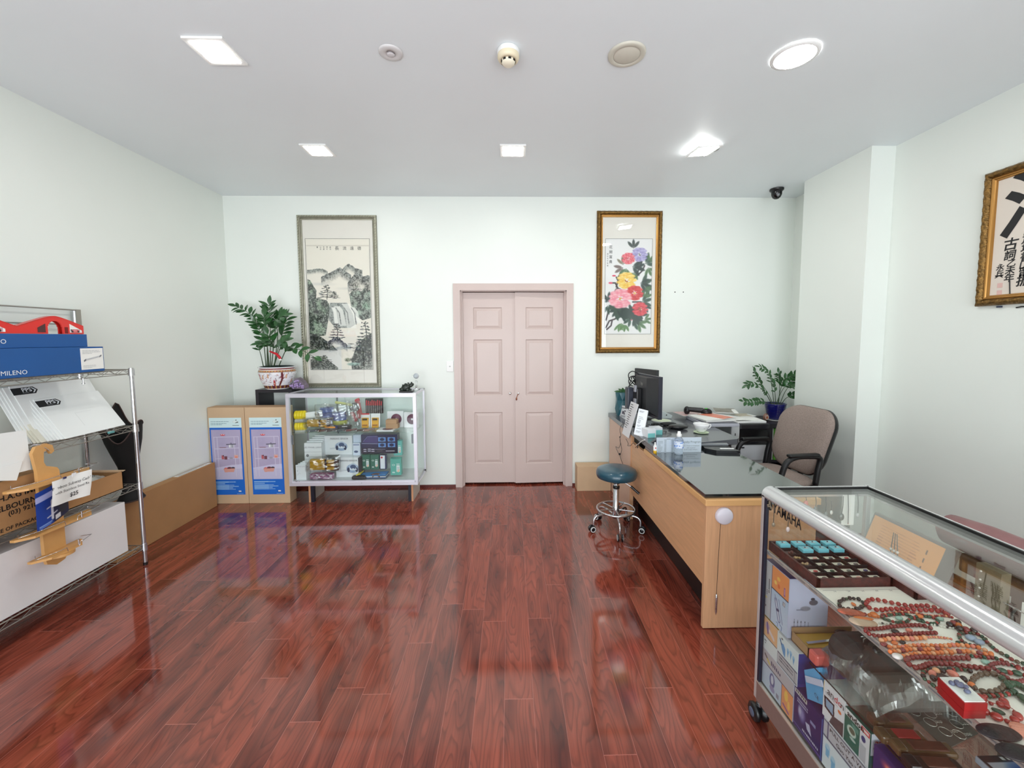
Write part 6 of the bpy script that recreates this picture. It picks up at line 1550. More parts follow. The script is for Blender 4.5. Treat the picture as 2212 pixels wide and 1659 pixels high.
sheet('paper_pile', 'flat stack of white forms on the right of the printer top', 'papers', (2.30, 3.92, .8010), .20, .32, -.05, .016, PAPER, .004)
sheet('paper_pile', 'beige brochure lying behind the forms on the printer', 'papers', (2.33, 4.03, .8205), .18, .14, .15, .004, mat('beige_cover', (196, 186, 164), .45, var=.1, vscale=10), .003)
# --- black folder with pen, and keyboard slab on the glass
fo = thing('black_folder', 'black folder lying on the black glass behind the sign', 'folder', (1.62, 2.97, .7575))
MB().prism([(1.445, 2.985), (1.50, 2.92), (1.665, 2.90), (1.640, 3.04), (1.46, 3.05)], (0, 0, .7575), X, Y, Z*.020).build('cover', mat('folder_black', (24, 25, 28), .25), fo)
tag(MB().obox((1.590, 2.945, .7825), Vector((.100, -.006, 0)), Y*.010, Z*.008, .003).build('white_marker', WH), 'white marker pen lying on the black folder', 'pen')
kb2 = thing('grey_keyboard', 'slim grey keyboard tucked under the near edge of the raised counter', 'keyboard', (1.60, 3.07, .7575))
MB().obox((1.600, 3.085, .768), Vector((.32, .02, 0)), Vector((-.004, .06, 0)), Z*.012, .003).build('slab', mat('slab_grey', (120, 124, 128), .35), kb2) if False else MB().prism([(1.42, 3.056), (1.655, 3.045), (1.665, 3.09), (1.43, 3.10)], (0, 0, .7785), X, Y, Z*.010).build('slab', mat('slab_grey', (130, 134, 138), .35), kb2)
# --- hanging pendants on cords over the counter edge
def pend(name, label, pts, r, beads, x=1.036):
    t = thing(name, label, 'necklace', at(pts[0][0], pts[0][1], 'x', x))
    P = [at(u, v, 'x', x) for u, v in pts]; MB().tube(spline(P, 4), r, 5).build('cord', CBL, t)
    for (u, v, rr) in beads: MB().ball(at(u, v, 'x', x), rr, 10).build('bead', mat('dark_bead', (20, 18, 18), .3), t)
    return t
t = pend('hanging_pendant', 'long black cord pendant hanging down the side of the counter', [(1351, 914), (1342, 919), (1339, 930), (1341, 940), (1339, 948), (1340, 960), (1336, 968), (1330, 965), (1338, 982), (1343, 972), (1340, 955), (1339, 945)], .0022, [(1339, 944, .006), (1338.5, 981, .011)])
MB().tube(spline([at(u, v, 'x', 1.036) for u, v in ((1339, 984), (1342, 994), (1345.5, 1003))], 4), .0022, 5).build('cord_tail', CBL, t)
t = pend('hanging_pendant', 'second dark cord pendant hanging where the counter panel meets the desk', [(1352, 948), (1357, 958), (1356, 963), (1363, 962), (1367, 957), (1373, 962)], .0022, [], 1.034)
MB().tube(spline([at(u, v, 'x', 1.034) for u, v in ((1374, 962), (1378, 960), (1386, 953), (1393, 950))], 4), .0035, 6).build('white_strap', WH, t)
MB().tube(spline([at(u, v, 'x', 1.034) for u, v in ((1379.5, 955), (1377, 962), (1377.5, 968))], 4), .004, 6).build('black_toggle', CBL, t)
MB().tube(spline([at(u, v, 'x', 1.034) for u, v in ((1372, 966), (1374, 967), (1374.5, 961))], 4), .0025, 6).build('brown_tag', BRL, t)

# ---- carton by the desk
tag(MB().box((.692, 4.188, 0), (1.046, 4.338, .262), .003).build('low_carton', CARDL), 'low light-brown carton on the floor against the back wall beside the counter', 'carton')
# ---- swivel stool
ST = mat('teal_vinyl', (24, 74, 92), .28, coat=.4, var=.06, vscale=6)
SC_ = Vector((.875, 3.325, 0))
st = thing('swivel_stool', 'teal vinyl swivel stool on chrome five-star casters beside the desk', 'stool', SC_)
MB().lathe(SC_, [(0, .443), (.145, .443), (.160, .450), (.166, .470), (.166, .492), (.158, .510), (.140, .520), (.10, .524), (0, .525)], 48).build('seat', ST, st)
MB().lathe(SC_, [(.018, .395), (.030, .395), (.030, .40), (.020, .43), (.05, .443)], 24).build('under_plate', BK, st)
MB().lathe(SC_, [(.0, .10), (.028, .10), (.028, .20), (.024, .205), (.024, .36), (.020, .362), (.020, .435)], 28).build('column', CHR, st)
MB().lathe(SC_, [(.024, .350), (.028, .352), (.028, .372), (.022, .376)], 24).build('column_collar', BK, st)
ringp = [SC_+Vector((.155*math.cos(2*PI*k/48), .155*math.sin(2*PI*k/48), .175)) for k in range(48)]
rg_ = MB().tube(ringp, .009, 8, True).build('foot_ring', CHR, st)
ANG = [math.radians(a) for a in (-95, -23, 49, 121, 193)]
for a in ANG:
    c, s_ = math.cos(a), math.sin(a); d = Vector((c, s_, 0))
    MB().tube([SC_+d*.026+Z*.172, SC_+d*.153+Z*.175], .006, 6).build('ring_spoke', CHR, st)
    leg_ = MB().tube(spline([SC_+d*.02+Z*.118, SC_+d*.11+Z*.135, SC_+d*.175+Z*.128, SC_+d*.198+Z*.100, SC_+d*.200+Z*.058], 4), .0095, 8).build('leg', CHR, st)
    sd = Vector((-s_, c, 0)); cc_ = SC_+d*.212+Z*.029
    wm = MB()
    for q in (-1, 1): wm.lathe(cc_+sd*(q*.010), [(0, 0), (.026, 0), (.029, .004), (.027, .011), (0, .012)], 20, sd*q)
    w_ = wm.build('caster', BK, st)
    MB().lathe(cc_+sd*.0225, [(.017, 0), (.023, 0), (.023, .0015), (.017, .0015)], 20, sd).build('wheel_ring', WH, w_) ; MB().lathe(cc_-sd*.0225, [(.017, 0), (.023, 0), (.023, .0015), (.017, .0015)], 20, -sd).build('wheel_ring', WH, w_)
MB().tube([SC_+Vector((.03, -.02, .425)), SC_+Vector((.09, -.05, .395)), SC_+Vector((.13, -.07, .365))], .004, 6).build('height_lever', CHR, st)
MB().tube([SC_+Vector((.105, -.057, .387)), SC_+Vector((.165, -.085, .335))], .011, 8).build('lever_grip', BK, st)

# ---- dark shelf in the alcove with green binders and potted plant
cs = thing('dark_bookcase', 'small black open bookcase in the alcove corner holding green binders', 'bookcase', (2.72, 4.1, 0))
bz = .752
MB().box((2.545, 3.935, 0), (2.575, 4.350, bz-.04)).build('side_panel', ESP, cs); MB().box((2.93, 3.935, 0), (2.96, 4.350, bz-.04)).build('side_panel', ESP, cs)
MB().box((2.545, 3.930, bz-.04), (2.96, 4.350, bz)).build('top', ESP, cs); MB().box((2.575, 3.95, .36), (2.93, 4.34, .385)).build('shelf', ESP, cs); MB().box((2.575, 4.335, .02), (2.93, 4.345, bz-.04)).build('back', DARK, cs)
for k in range(4):
    t = thing('ring_binder', ('white file standing at the left end of the bookcase', 'green binder with a cream spine label, first in the bookcase row', 'green binder, second in the bookcase row', 'green binder, third in the bookcase row, behind the chair back')[k], 'binder', (2.60+.06*k, 4.0, .386), 'binders in the black bookcase')
    x0 = 2.582+(.0 if k == 0 else .022+.062*(k-1)); wd = .014 if k == 0 else .056
    MB().box((x0, 3.955, .3855), (x0+wd, 4.20, .70), .003).build('cover', PAPER if k == 0 else mat('lime_green_binder', (96, 170, 56), .4), t)
    if k: MB().box((x0+.012, 3.9538, .52), (x0+wd-.012, 3.9550, .665)).build('spine_label', mat('cream_label', (214, 196, 160), .6), t)
BP2 = Vector((2.700, 4.105, bz))
t = tag(MB().lathe(BP2, [(0, .001), (.075, .001), (.092, .012), (.094, .016), (.088, .016), (.07, .006), (0, .006)], 40).build('plant_saucer', WH), 'white saucer under the cobalt blue plant pot', 'saucer')
t = thing('blue_plant_pot', 'cobalt blue ribbed ceramic pot on the black bookcase', 'plant pot', BP2+Z*.0165)
prb = [(0, .0), (.062, .0), (.066, .006)]
for k in range(9): prb += [(.068+.0032*k, .014+.0145*k), (.072+.0032*k, .020+.0145*k), (.069+.0032*k, .026+.0145*k)]
prb += [(.100, .150), (.102, .160), (.096, .161), (.092, .145)]
MB().lathe(BP2+Z*.0165, prb, 48).build('pot_body', mat('cobalt_glaze', (12, 16, 96), .15, coat=.6), t)
MB().cyl(BP2+Z*.150, BP2+Z*.160, .093, n=32).build('soil', mat('dark_soil', (30, 28, 28), .9), t)
zp2 = thing('potted_plant', 'dark green zz plant with thin arching stems in the cobalt blue pot', 'plant', BP2+Z*.165)
def b2(u, d=0): return (u, 875, d)
for i, (l, st_, nl, L_, W_) in enumerate([
    ([b2(1668), (1655, 852, 0), (1640, 836, 0), (1622, 828, -.02), (1615, 831, -.02)], .55, 5, .062, .028),
    ([b2(1670), (1658, 848, .03), (1642, 826, .03), (1634, 812, .02), (1628, 801, 0)], .45, 6, .066, .026),
    ([b2(1672), (1668, 840, 0), (1664, 815, 0), (1655, 800, -.02), (1641, 792, -.04)], .40, 8, .058, .022),
    ([b2(1676), (1674, 848, -.03), (1672, 832, -.05), (1668, 822, -.06)], .4, 5, .060, .024),
    ([b2(1680), (1684, 850, -.02), (1690, 830, -.04), (1697, 818, -.06), (1712, 812, -.08)], .45, 7, .062, .030),
    ([b2(1682), (1684, 840, .02), (1683, 818, .02), (1682, 806, .01)], .5, 6, .062, .026),
    ([b2(1684), (1694, 850, -.02), (1704, 834, -.04), (1712, 820, -.05), (1716, 809, -.06)], .5, 6, .066, .034),
    ([b2(1687), (1696, 862, -.05), (1706, 856, -.08), (1717, 852, -.10)], .6, 4, .060, .034),
    ([b2(1664), (1650, 867, -.03), (1636, 867, -.06), (1622, 869, -.08), (1604, 866, -.10)], .28, 8, .056, .030),
    ([b2(1668), (1656, 852, -.03), (1650, 844, -.05), (1647, 838, -.06)], .35, 5, .045, .020),
    ([b2(1676), (1688, 846, -.06), (1700, 832, -.09), (1712, 834, -.12)], .55, 5, .065, .032)]): zz_stem(zp2, pxp(l, 4.10), st_, nl, L_, W_, 60+i, .0035)
t = thing('agate_egg', 'small banded agate egg standing on the black bookcase beside the blue pot', 'ornament', (2.585, 4.10, bz))
AG = mat('agate_brown', (148, 108, 92), .25, coat=.4)
EG = Vector((2.590, 4.08, bz+.040))
MB().ball(EG, .030, 18, (.9, .7, 1.25)).build('stone', AG, t); MB().disc(EG+Vector((.0, -.0215, 0)), X, Z, .019, .026).build('pale_band', mat('agate_pale', (206, 184, 170), .3), t); MB().disc(EG+Vector((.0, -.0225, -.002)), X, Z, .010, .014).build('amber_core', mat('agate_core', (176, 96, 60), .3), t)

# ---- office chair, facing the desk
FAB = mat('taupe_tweed', (150, 134, 126), .9, var=.30, vscale=220, bump=.35, bscale=300)
CHP = mat('chair_black_plastic', (20, 20, 22), .4)
ch = thing('office_chair', 'taupe tweed office chair with black plastic loop arms behind the desk', 'chair', (2.16, 3.33, 0))
MC = T(2.165, 3.315, 0) @ Rz(PI+.10)      # local +x = the way the chair faces
def rounded(w_, h_, r, n=6):
    out = []
    for cx, cy, a0 in ((w_/2-r, h_/2-r, 0), (-w_/2+r, h_/2-r, PI/2), (-w_/2+r, -h_/2+r, PI), (w_/2-r, -h_/2+r, 3*PI/2)):
        for k in range(n+1):
            a = a0+PI/2*k/n; out.append((cx+r*math.cos(a), cy+r*math.sin(a)))
    return out
def cushion(M_, pts, th, dome, inset=.03):
    """padded slab: outline in local XY, thickness along local Z, softly domed on top"""
    mb = MB(M_); n = len(pts); rings = [(1.0, 0), (1.02, th*.35), (1.0, th*.7), (.93, th), (.7, th+dome*.6), (.35, th+dome*.95)]
    vs_ = [Vector((p[0]*s, p[1]*s, h)) for s, h in rings for p in pts]
    mb._add(vs_, [(i*n+k, i*n+(k+1) % n, (i+1)*n+(k+1) % n, (i+1)*n+k) for i in range(len(rings)-1) for k in range(n)], True)
    mb._add([vs_[-n+k] for k in range(n)], [list(range(n))]); mb._add(vs_[:n], [list(range(n))[::-1]])
    return mb
cushion(MC @ T(.02, 0, .43), rounded(.50, .50, .12), .05, .030).build('seat', FAB, ch)
MB(MC).box((-.18, -.18, .405), (.20, .18, .432), .01).build('seat_pan', CHP, ch)
# backrest: local frame where x = across the chair, y = up the back, z = out of the back toward the sitter
back_o = Vector((-.235, 0, .485))
tilt = .30
BM = MC @ Matrix.Translation(back_o) @ Matrix(((0, -math.sin(tilt), math.cos(tilt), 0), (1, 0, 0, 0), (0, math.cos(tilt), math.sin(tilt), 0), (0, 0, 0, 1)))
bo_ = []
for (x, y) in rounded(.52, .54, .15, 8):
    f = (y+.27)/.54; bo_.append((x*(.92+.12*math.sin(PI*min(1, f*.8))), y+.27))
mbk = MB(BM); n = len(bo_); rings = [(1.0, .0), (1.015, .022), (.985, .045), (.90, .062), (.62, .075), (.3, .082)]
cxy = (0, .255)
vs_ = [Vector((cxy[0]+(p[0]-cxy[0])*s, cxy[1]+(p[1]-cxy[1])*s, h-.05*((p[0]*s)/.25)**2*-.6)) for s, h in rings for p in bo_]
mbk._add(vs_, [(i*n+k, i*n+(k+1) % n, (i+1)*n+(k+1) % n, (i+1)*n+k) for i in range(len(rings)-1) for k in range(n)], True); mbk._add([vs_[-n+k] for k in range(n)], [list(range(n))])
mbk.build('backrest', FAB, ch)
mbs = MB(BM); vs_ = [Vector(((p[0])*s, .255+(p[1]-.255)*s, h+.03*((p[0]*s)/.25)**2)) for s, h in ((1.02, .02), (1.03, .0), (1.0, -.018), (.7, -.035)) for p in bo_]
mbs._add(vs_, [(i*n+k, i*n+(k+1) % n, (i+1)*n+(k+1) % n, (i+1)*n+k) for i in range(3) for k in range(n)], True); mbs._add([vs_[-n+k] for k in range(n)], [list(range(n))[::-1]])
mbs.build('back_shell', CHP, ch)
MB(MC).tube([(-.10, 0, .41), (-.24, 0, .40), (-.275, 0, .46), (-.30, 0, .60)], .022, 8).build('back_bar', CHP, ch)
for s_ in (-1, 1):
    yy = s_*.272
    loop = spline([Vector(p) for p in ((-.16, yy, .445), (-.175, yy, .56), (-.19, yy, .665), (-.10, yy, .685), (.02, yy, .680), (.09, yy, .640), (.13, yy, .54), (.16, yy, .445), (.10, yy, .420), (0, yy, .418), (-.10, yy, .420))], 5)
    MB(MC).tube(loop, .021, 8, True).build('armrest', CHP, ch)
    MB(MC).obox((-.05, yy, .695), X*.26, Y*.048, Z*.026, .012).build('arm_pad', CHP, ch)
    MB(MC).box((-.05, min(yy, yy-s_*.12), .408), (.06, max(yy, yy-s_*.12), .426)).build('arm_bracket', CHP, ch)
MB(MC).lathe((0, 0, 0), [(.02, .10), (.030, .10), (.030, .26), (.018, .27), (.018, .41)], 24).build('gas_column', CHP, ch)
for k in range(5):
    a = 2*PI*k/5+.3; d = Vector((math.cos(a), math.sin(a), 0))
    MB(MC).tube([d*.02+Z*.12, d*.16+Z*.105, d*.28+Z*.075], [.026, .020, .014], 8).build('base_leg', CHP, ch)
    MB(MC).lathe(d*.28+Z*.028+Vector((-d.y, d.x, 0))*-.018, [(0, 0), (.027, 0), (.027, .036), (0, .036)], 16, (-d.y, d.x, 0)).build('caster', BK, ch)
# ================================================================== jewellery display case in the foreground
AX0, AX1, AY0, AY1, AZ0, AZ1 = 1.014, 1.452, .12, 1.603, .100, 1.0
RAIL = mat('pale_aluminium_rail', (214, 214, 214), .22, .55)
BRNZ = mat('bronze_fascia', (150, 130, 124), .35, .45, var=.03, vscale=60)
NAVY = mat('navy_gasket', (26, 26, 44), .45)
CG2 = glass_mat('case_glass', (252, 254, 252), .14)
dc = thing('jewellery_case', 'long glass jewellery display case with thick aluminium rails on casters, in the foreground', 'display case', (1.23, .86, 0))
R_r = .034
def qprof(n=8):      # quarter-round outer corner, then a flat inner lip and a step down to the glass
    return [(0, -.040)]+[(0+R_r*(1-math.cos(PI/2*k/n)), -R_r+R_r*math.sin(PI/2*k/n)) for k in range(n+1)]+[(.046, 0), (.047, -.010), (.048, -.040)]
pf = qprof()
MB().prism([(p[0], p[1]) for p in pf], (AX0, AY0, AZ1), X, Z, Y*(AY1-AY0), True).build('front_rail', RAIL, dc)
pfn = [(0, -.04), (0, -.010), (.004, -.002), (.008, 0), (.016, 0), (.016, -.04)]
MB().prism([(p[0], p[1]) for p in pfn], (AX0+.04, AY1, AZ1), -Y, Z, X*(AX1-AX0-.05)).build('end_rail', RAIL, dc)
MB().prism([(p[0], p[1]) for p in pfn], (AX1, AY0, AZ1), -X, Z, Y*(AY1-AY0)).build('rear_rail', RAIL, dc)
MB().box((AX0+.048, AY1-.022, AZ1-.03), (AX1-.016, AY1-.016, AZ1-.001)).box((AX1-.022, AY0, AZ1-.03), (AX1-.016, AY1-.016, AZ1-.001)).build('black_gasket', mat('gasket_black', (12, 12, 14), .5), dc)
MB().ball((AX0+R_r, AY1-.022, AZ1-R_r), R_r, 20, (1, .6, 1)).build('corner_cap', RAIL, dc)
MB().box((AX0+.048, AY0, AZ1-.010), (AX1-.020, AY1-.020, AZ1-.005)).build('glass_top', CG2, dc)
MB().box((AX0+.006, AY0, AZ0+.085), (AX0+.010, AY1-.022, AZ1-.038)).build('front_glass', CG2, dc)
MB().box((AX0+.012, AY1-.012, AZ0+.085), (AX1-.012, AY1-.008, AZ1-.03)).build('end_glass', CG2, dc)
MB().box((AX1-.012, AY0, AZ0+.085), (AX1-.008, AY1-.012, AZ1-.03)).build('rear_glass', CG2, dc)
for (x, y) in ((AX0, AY1-.018), (AX1-.018, AY1-.018), (AX1-.018, AY0), (AX0, AY0)):
    o = MB().box((x, y, AZ0), (x+.018, y+.018, AZ1-.03), .003).build('corner_post', RAIL, dc)
MB().box((AX0+.001, AY1-.030, AZ0+.08), (AX0+.014, AY1-.018, AZ1-.04)).build('seal_strip', NAVY, dc)
MB().box((AX0, AY0, AZ0), (AX0+.016, AY1-.018, AZ0+.080)).box((AX0+.018, AY1-.016, AZ0), (AX1-.018, AY1, AZ0+.08)).build('base_fascia', BRNZ, dc)
MB().box((AX0-.001, AY0, AZ0+.079), (AX0+.010, AY1-.018, AZ0+.084)).build('fascia_trim', mat('champagne_trim', (206, 196, 184), .3, .5), dc)
MB().box((AX0+.012, AY0, AZ0+.02), (AX1-.006, AY1-.016, AZ0+.086)).build('deck', mat('dark_deck', (44, 46, 48), .5), dc)
SH1, SH2, DK = .7345, .475, AZ0+.0862
MB().box((AX0+.018, AY0, SH1-.002), (AX1-.014, AY1-.022, SH1+.004)).build('upper_glass_shelf', glass_mat('shelf_glass'), dc)
MB().box((AX0+.013, AY0, SH1-.004), (AX0+.020, AY1-.022, SH1+.012), .001).build('shelf_edge_strip', RAIL, dc)
mb = MB()
for k in range(24): mb.box((AX0+.0125, AY1-.07-.058*k, SH1+.002), (AX0+.0132, AY1-.07-.058*k+.038, SH1+.006))
mb.build('slot_shade_bars', mat('slot_shadow', (120, 122, 130), .5), dc)  # flat grey bars, the shade of slots painted on the edge strip
MB().box((AX0+.022, AY0, SH2-.006), (AX1-.014, 1.33, SH2-.001)).build('lower_glass_shelf', glass_mat('shelf_glass'), dc)
MB().box((AX0+.020, AY0, SH2-.006), (AX0+.0225, 1.33, SH2-.001)).build('shelf_edge', BK, dc)
for (x, y) in ((AX0+.02, AY1-.01), (AX1-.04, AY1-.05), (AX0+.04, .25), (AX1-.04, .25)):
    w_ = MB().lathe((x-.030, y, .036), [(0, 0), (.028, 0), (.036, .006), (.036, .018), (.028, .024), (.028, .034), (.036, .040), (.036, .052), (.028, .058), (0, .058)], 24, (1, 0, 0)).build('caster', BK, dc)
    MB().lathe((x-.031, y, .036), [(0, .002), (.014, .003), (.018, 0)], 18, (-1, 0, 0)).build('hub_cap', mat('hub_blue_grey', (104, 116, 140), .3, .4), w_)
    MB().cyl((x, y, .06), (x, y, AZ0+.02), .012, n=12).build('caster_stem', CHR, w_)
# YAMAHA sticker on the front glass, read from the room side
xs = AX0+.0045
lg = MB()
lg.text('YAMAHA', (xs, 1.534, .9405), -Y, Z, .058, 'LEFT', lift=.0004, bold=True)
_w = 1.534-min(q.y for q in lg.v); lg.v = [Vector((q.x, 1.534-(1.534-q.y)*.156/_w, q.z)) for q in lg.v]
lg.build('brand_lettering', INK, dc)
MB().disc((xs, 1.555, .940), -Y, Z, .0175, .020, lift=.0004).build('logo_disc', INK, dc)
fk = MB()
for a in (PI/2, PI/2+2*PI/3, PI/2+4*PI/3):
    d = (math.cos(a), math.sin(a)); p = (-d[1], d[0])
    for o_ in (-.004, 0, .004): fk.poly([(d[0]*.002+p[0]*(o_-.0008), d[1]*.002+p[1]*(o_-.0008)), (d[0]*.017+p[0]*(o_-.0008), d[1]*.017+p[1]*(o_-.0008)), (d[0]*.017+p[0]*(o_+.0008), d[1]*.017+p[1]*(o_+.0008)), (d[0]*.002+p[0]*(o_+.0008), d[1]*.002+p[1]*(o_+.0008))], (xs, 1.555, .940), -Y, Z, .0010)
fk.build('tuning_fork_mark', mat('fork_gold', (206, 190, 160), .4), dc)

# ---- liner paper
lp = thing('paper_liner', 'white printed paper liner spread on the upper glass shelf under the necklaces', 'liner', (1.2, .7, SH1+.005))
LZ = SH1+.0125
MB().box((AX0+.021, AY0+.01, LZ-.001), (AX1-.02, 1.322, LZ)).build('sheet', mat('cream_liner_paper', (250, 246, 236), .6), lp)
for k in range(8): MB().text(str(14+10*k), (1.085+.048*k, 1.300, LZ), X, Y, .010, 'CENTER', lift=.0005).build('ruler_number', GINK, lp)
MB().box((1.05, 1.3065, LZ), (1.43, 1.3073, LZ+.0004)).build('ruler_line', GINK, lp)

# ---- ring tray
VEL = mat('black_velvet', (14, 13, 14), .95)
MAR = mat('maroon_leatherette', (74, 28, 26), .5, var=.5, vscale=70, bump=.3, bscale=150)
TX0, TX1, TY0, TY1, TZ0, TZ1 = 1.046, 1.305, 1.324, 1.592, SH1+.005, .776
tr = thing('ring_tray', 'maroon jewellery tray with black velvet compartments at the far end of the display case', 'tray', ((TX0+TX1)/2, (TY0+TY1)/2, TZ0))
MB().box((TX0, TY0, TZ0), (TX0+.008, TY1, TZ1)).box((TX1-.008, TY0, TZ0), (TX1, TY1, TZ1)).box((TX0, TY0, TZ0), (TX1, TY0+.008, TZ1)).box((TX0, TY1-.008, TZ0), (TX1, TY1, TZ1)).build('rim', MAR, tr)
MB().box((TX0+.008, TY0+.008, TZ0+.002), (TX1-.008, TY1-.008, TZ0+.014)).build('velvet_bed', VEL, tr)
cw, chh = (TX1-TX0-.016)/4, (TY1-TY0-.016)/6
mb = MB()
for i in range(1, 4): mb.box((TX0+.008+cw*i-.004, TY0+.008, TZ0+.014), (TX0+.008+cw*i+.004, TY1-.008, TZ1-.006))
for j in range(1, 6): mb.box((TX0+.008, TY0+.008+chh*j-.003, TZ0+.014), (TX1-.008, TY0+.008+chh*j+.003, TZ1-.006))
mb.build('dividers', VEL, tr)
AQB = mat('aqua_gift_box', (120, 206, 224), .4); CRD = mat('ivory_card', (226, 222, 206), .5)
ROWN = ('nearest', 'second nearest', 'third nearest', 'third farthest', 'second farthest', 'farthest')
CLN = ('outer', 'second', 'third', 'inner')
for j in range(6):           # j = 0 nearest the camera
    for i in range(4):
        cx0 = TX0+.008+cw*(i+.5); cy0 = TY0+.008+chh*(j+.5)
        lab = 'in %s row, %s column of maroon tray' % (ROWN[j], CLN[i])
        if j == 5 or (j == 4 and i > 0):
            t = thing('ring_box', 'aqua square gift box '+lab, 'box', (cx0, cy0, TZ1-.012), 'small square boxes in the maroon tray')
            MB().box((cx0-.021, cy0-.015, TZ1-.008), (cx0+.021, cy0+.016, TZ1+.006), .002).build('box', AQB, t)
            MB().box((cx0-.008, cy0-.005, TZ1+.006), (cx0+.008, cy0+.006, TZ1+.0068)).build('label', mat('label_blue_grey', (190, 216, 226), .5), t)
            MB().ball((cx0-.004, cy0, TZ1+.009), .003, 8).build('ring_stone', mat('ring_stone', (110, 120, 130), .2, .5), t)
        elif i == 0 and j > 1:
            t = thing('stone_box', 'dark box with mottled stone '+lab, 'box', (cx0, cy0, TZ0+.0145), 'small square boxes in the maroon tray')
            MB().box((cx0-.020, cy0-.013, TZ0+.0145), (cx0+.020, cy0+.013, TZ1-.012), .002).build('box', mat('dark_bronze_box', (58, 40, 34), .4), t)
            mb = MB(); rn = random.Random(j)
            for q in range(7): mb.ball((cx0+rn.uniform(-.010, .010), cy0+rn.uniform(-.006, .006), TZ1-.011), rn.uniform(.003, .006), 7)
            mb.build('stone', mat('mottled_stone_%d' % j, ((120, 80, 74), (150, 110, 80), (200, 170, 130), (190, 160, 110))[j % 4], .3, var=.3, vscale=90), t)
        else:
            t = thing('ring_card', 'ivory ring card '+lab, 'card', (cx0, cy0, TZ0+.0145), 'ivory ring cards in the maroon tray')
            MB().box((cx0-.022, cy0-.0135, TZ0+.0145), (cx0+.022, cy0+.014, TZ0+.023), .002).build('card', CRD, t)
            cs_ = ((120, 110, 110), (230, 190, 190), (226, 170, 160), (90, 90, 96), (190, 80, 80), (60, 90, 70), (120, 130, 120), (80, 76, 120), (226, 190, 110), (90, 100, 90), (120, 120, 130))[(i+4*j) % 11]
            MB().ball((cx0+.004, cy0-.002, TZ0+.0245), .0075, 10, (1.1, .7, .5)).build('stone', mat('ring_gem_%d' % ((i+4*j) % 11), cs_, .2), t)
t2 = thing('gift_tray', 'second maroon tray with a yellow lining beside the ring tray', 'tray', (1.37, 1.35, TZ0))
MB().box((1.312, 1.25, TZ0), (1.425, 1.258, TZ1+.004)).box((1.312, 1.25, TZ0), (1.319, 1.58, TZ1+.004)).box((1.418, 1.25, TZ0), (1.425, 1.58, TZ1+.004)).box((1.312, 1.572, TZ0), (1.425, 1.58, TZ1+.004)).build('rim', MAR, t2)
MB().box((1.320, 1.262, TZ0+.002), (1.417, 1.571, TZ1)).build('yellow_lining', mat('yellow_lining', (240, 176, 36), .4), t2)

# ---- necklaces laid on the liner
BCOL = {'red': (158, 42, 34), 'dred': (128, 34, 30), 'green': (30, 74, 50), 'black': (26, 22, 22), 'orange': (224, 122, 62), 'peach': (232, 168, 124), 'pink': (224, 132, 112), 'olive': (92, 74, 56), 'white': (226, 224, 214), 'pearl': (214, 206, 200), 'mar': (134, 50, 50), 'jade': (150, 186, 172), 'amber': (196, 104, 40), 'palb': (150, 164, 186)}
def bmat(k): return mat('bead_'+k, BCOL[k], .14, coat=.5, sub=.0)
_bm = {}
def bead_mesh(k, sx):
    if (k, sx) in _bm: return _bm[(k, sx)]
    mb = MB().ball((0, 0, 0), 1, 14, (sx, 1, 1))
    me = bpy.data.meshes.new('bead'); me.from_pydata([tuple(q) for q in mb.v], [], mb.f); me.materials.append(bmat(k))
    me.polygons.foreach_set('use_smooth', [True]*len(mb.f)); me.update(); _bm[(k, sx)] = me; return me
C6 = lambda x, y: (1780+x/4.157, 1260+y/4.157)
def resample(P, step, closed=False):
    P = spline(P+([P[0]] if closed else []), 10); out = [P[0]]; acc = 0; i = 0
    L = 0; cum = [0]
    for a, b in zip(P[:-1], P[1:]): L += (b-a).length; cum.append(L)
    n = max(2, int(L/step)); res = []
    for k in range(n+(0 if closed else 1)):
        t_ = L*k/n; j = max(q for q in range(len(cum)) if cum[q] <= t_+1e-9); j = min(j, len(P)-2)
        f = (t_-cum[j])/max(1e-9, cum[j+1]-cum[j]); res.append((P[j].lerp(P[j+1], f), (P[j+1]-P[j]).normalized()))
    return res, P
def necklace(label, pts, r, cols, closed=False, step=None, z=None, sx=1.0, small=None, maxn=95, cord='red', name='bead_necklace', raw=False, zlift=0):
    P = [at(*(p if raw else C6(*p)), 'z', (z or LZ)+r+zlift) for p in pts]
    res, sp_ = resample(P, step or r*1.95*sx, closed)
    if len(res) > maxn: res = res[:maxn]
    t = thing(name, label, 'necklace' if 'bracelet' not in name else 'bracelet', P[0])
    MB().tube(sp_, .0009, 4).build('cord', bmat(cord), t)
    for k, (p, d) in enumerate(res):
        cn_ = cols[k % len(cols)]; rr = r; s_ = sx
        if isinstance(cn_, tuple): cn_, rr, s_ = cn_
        o = bpy.data.objects.new('bead', bead_mesh(cn_, s_)); COL.objects.link(o); o.parent = t
        o.location = Vector((p.x, p.y, p.z-r+rr))-Vector(t['_org']); o.scale = (rr, rr, rr); o.rotation_euler = (0, 0, math.atan2(d.y, d.x))
    return t
def loop(cx, cy, rx, ry, n=16, a0=0, a1=2*PI): return [(cx+rx*math.cos(a0+(a1-a0)*k/n), cy+ry*math.sin(a0+(a1-a0)*k/n)) for k in range(n)]
necklace('black and green bead bracelet at the far outer corner of the liner', loop(245, 182, 112, 50), .0062, ['black', ('green', .0045, 1.2), 'black', ('black', .005, 1.0)], True, name='bead_bracelet', cord='green')
tag(MB().ball(at(*C6(265, 187), 'z', LZ+.005), .0075, 14, (.8, 1.1, .55)).build('orange_stone', bmat('orange')), 'single orange stone inside the black and green bead bracelet', 'stone')
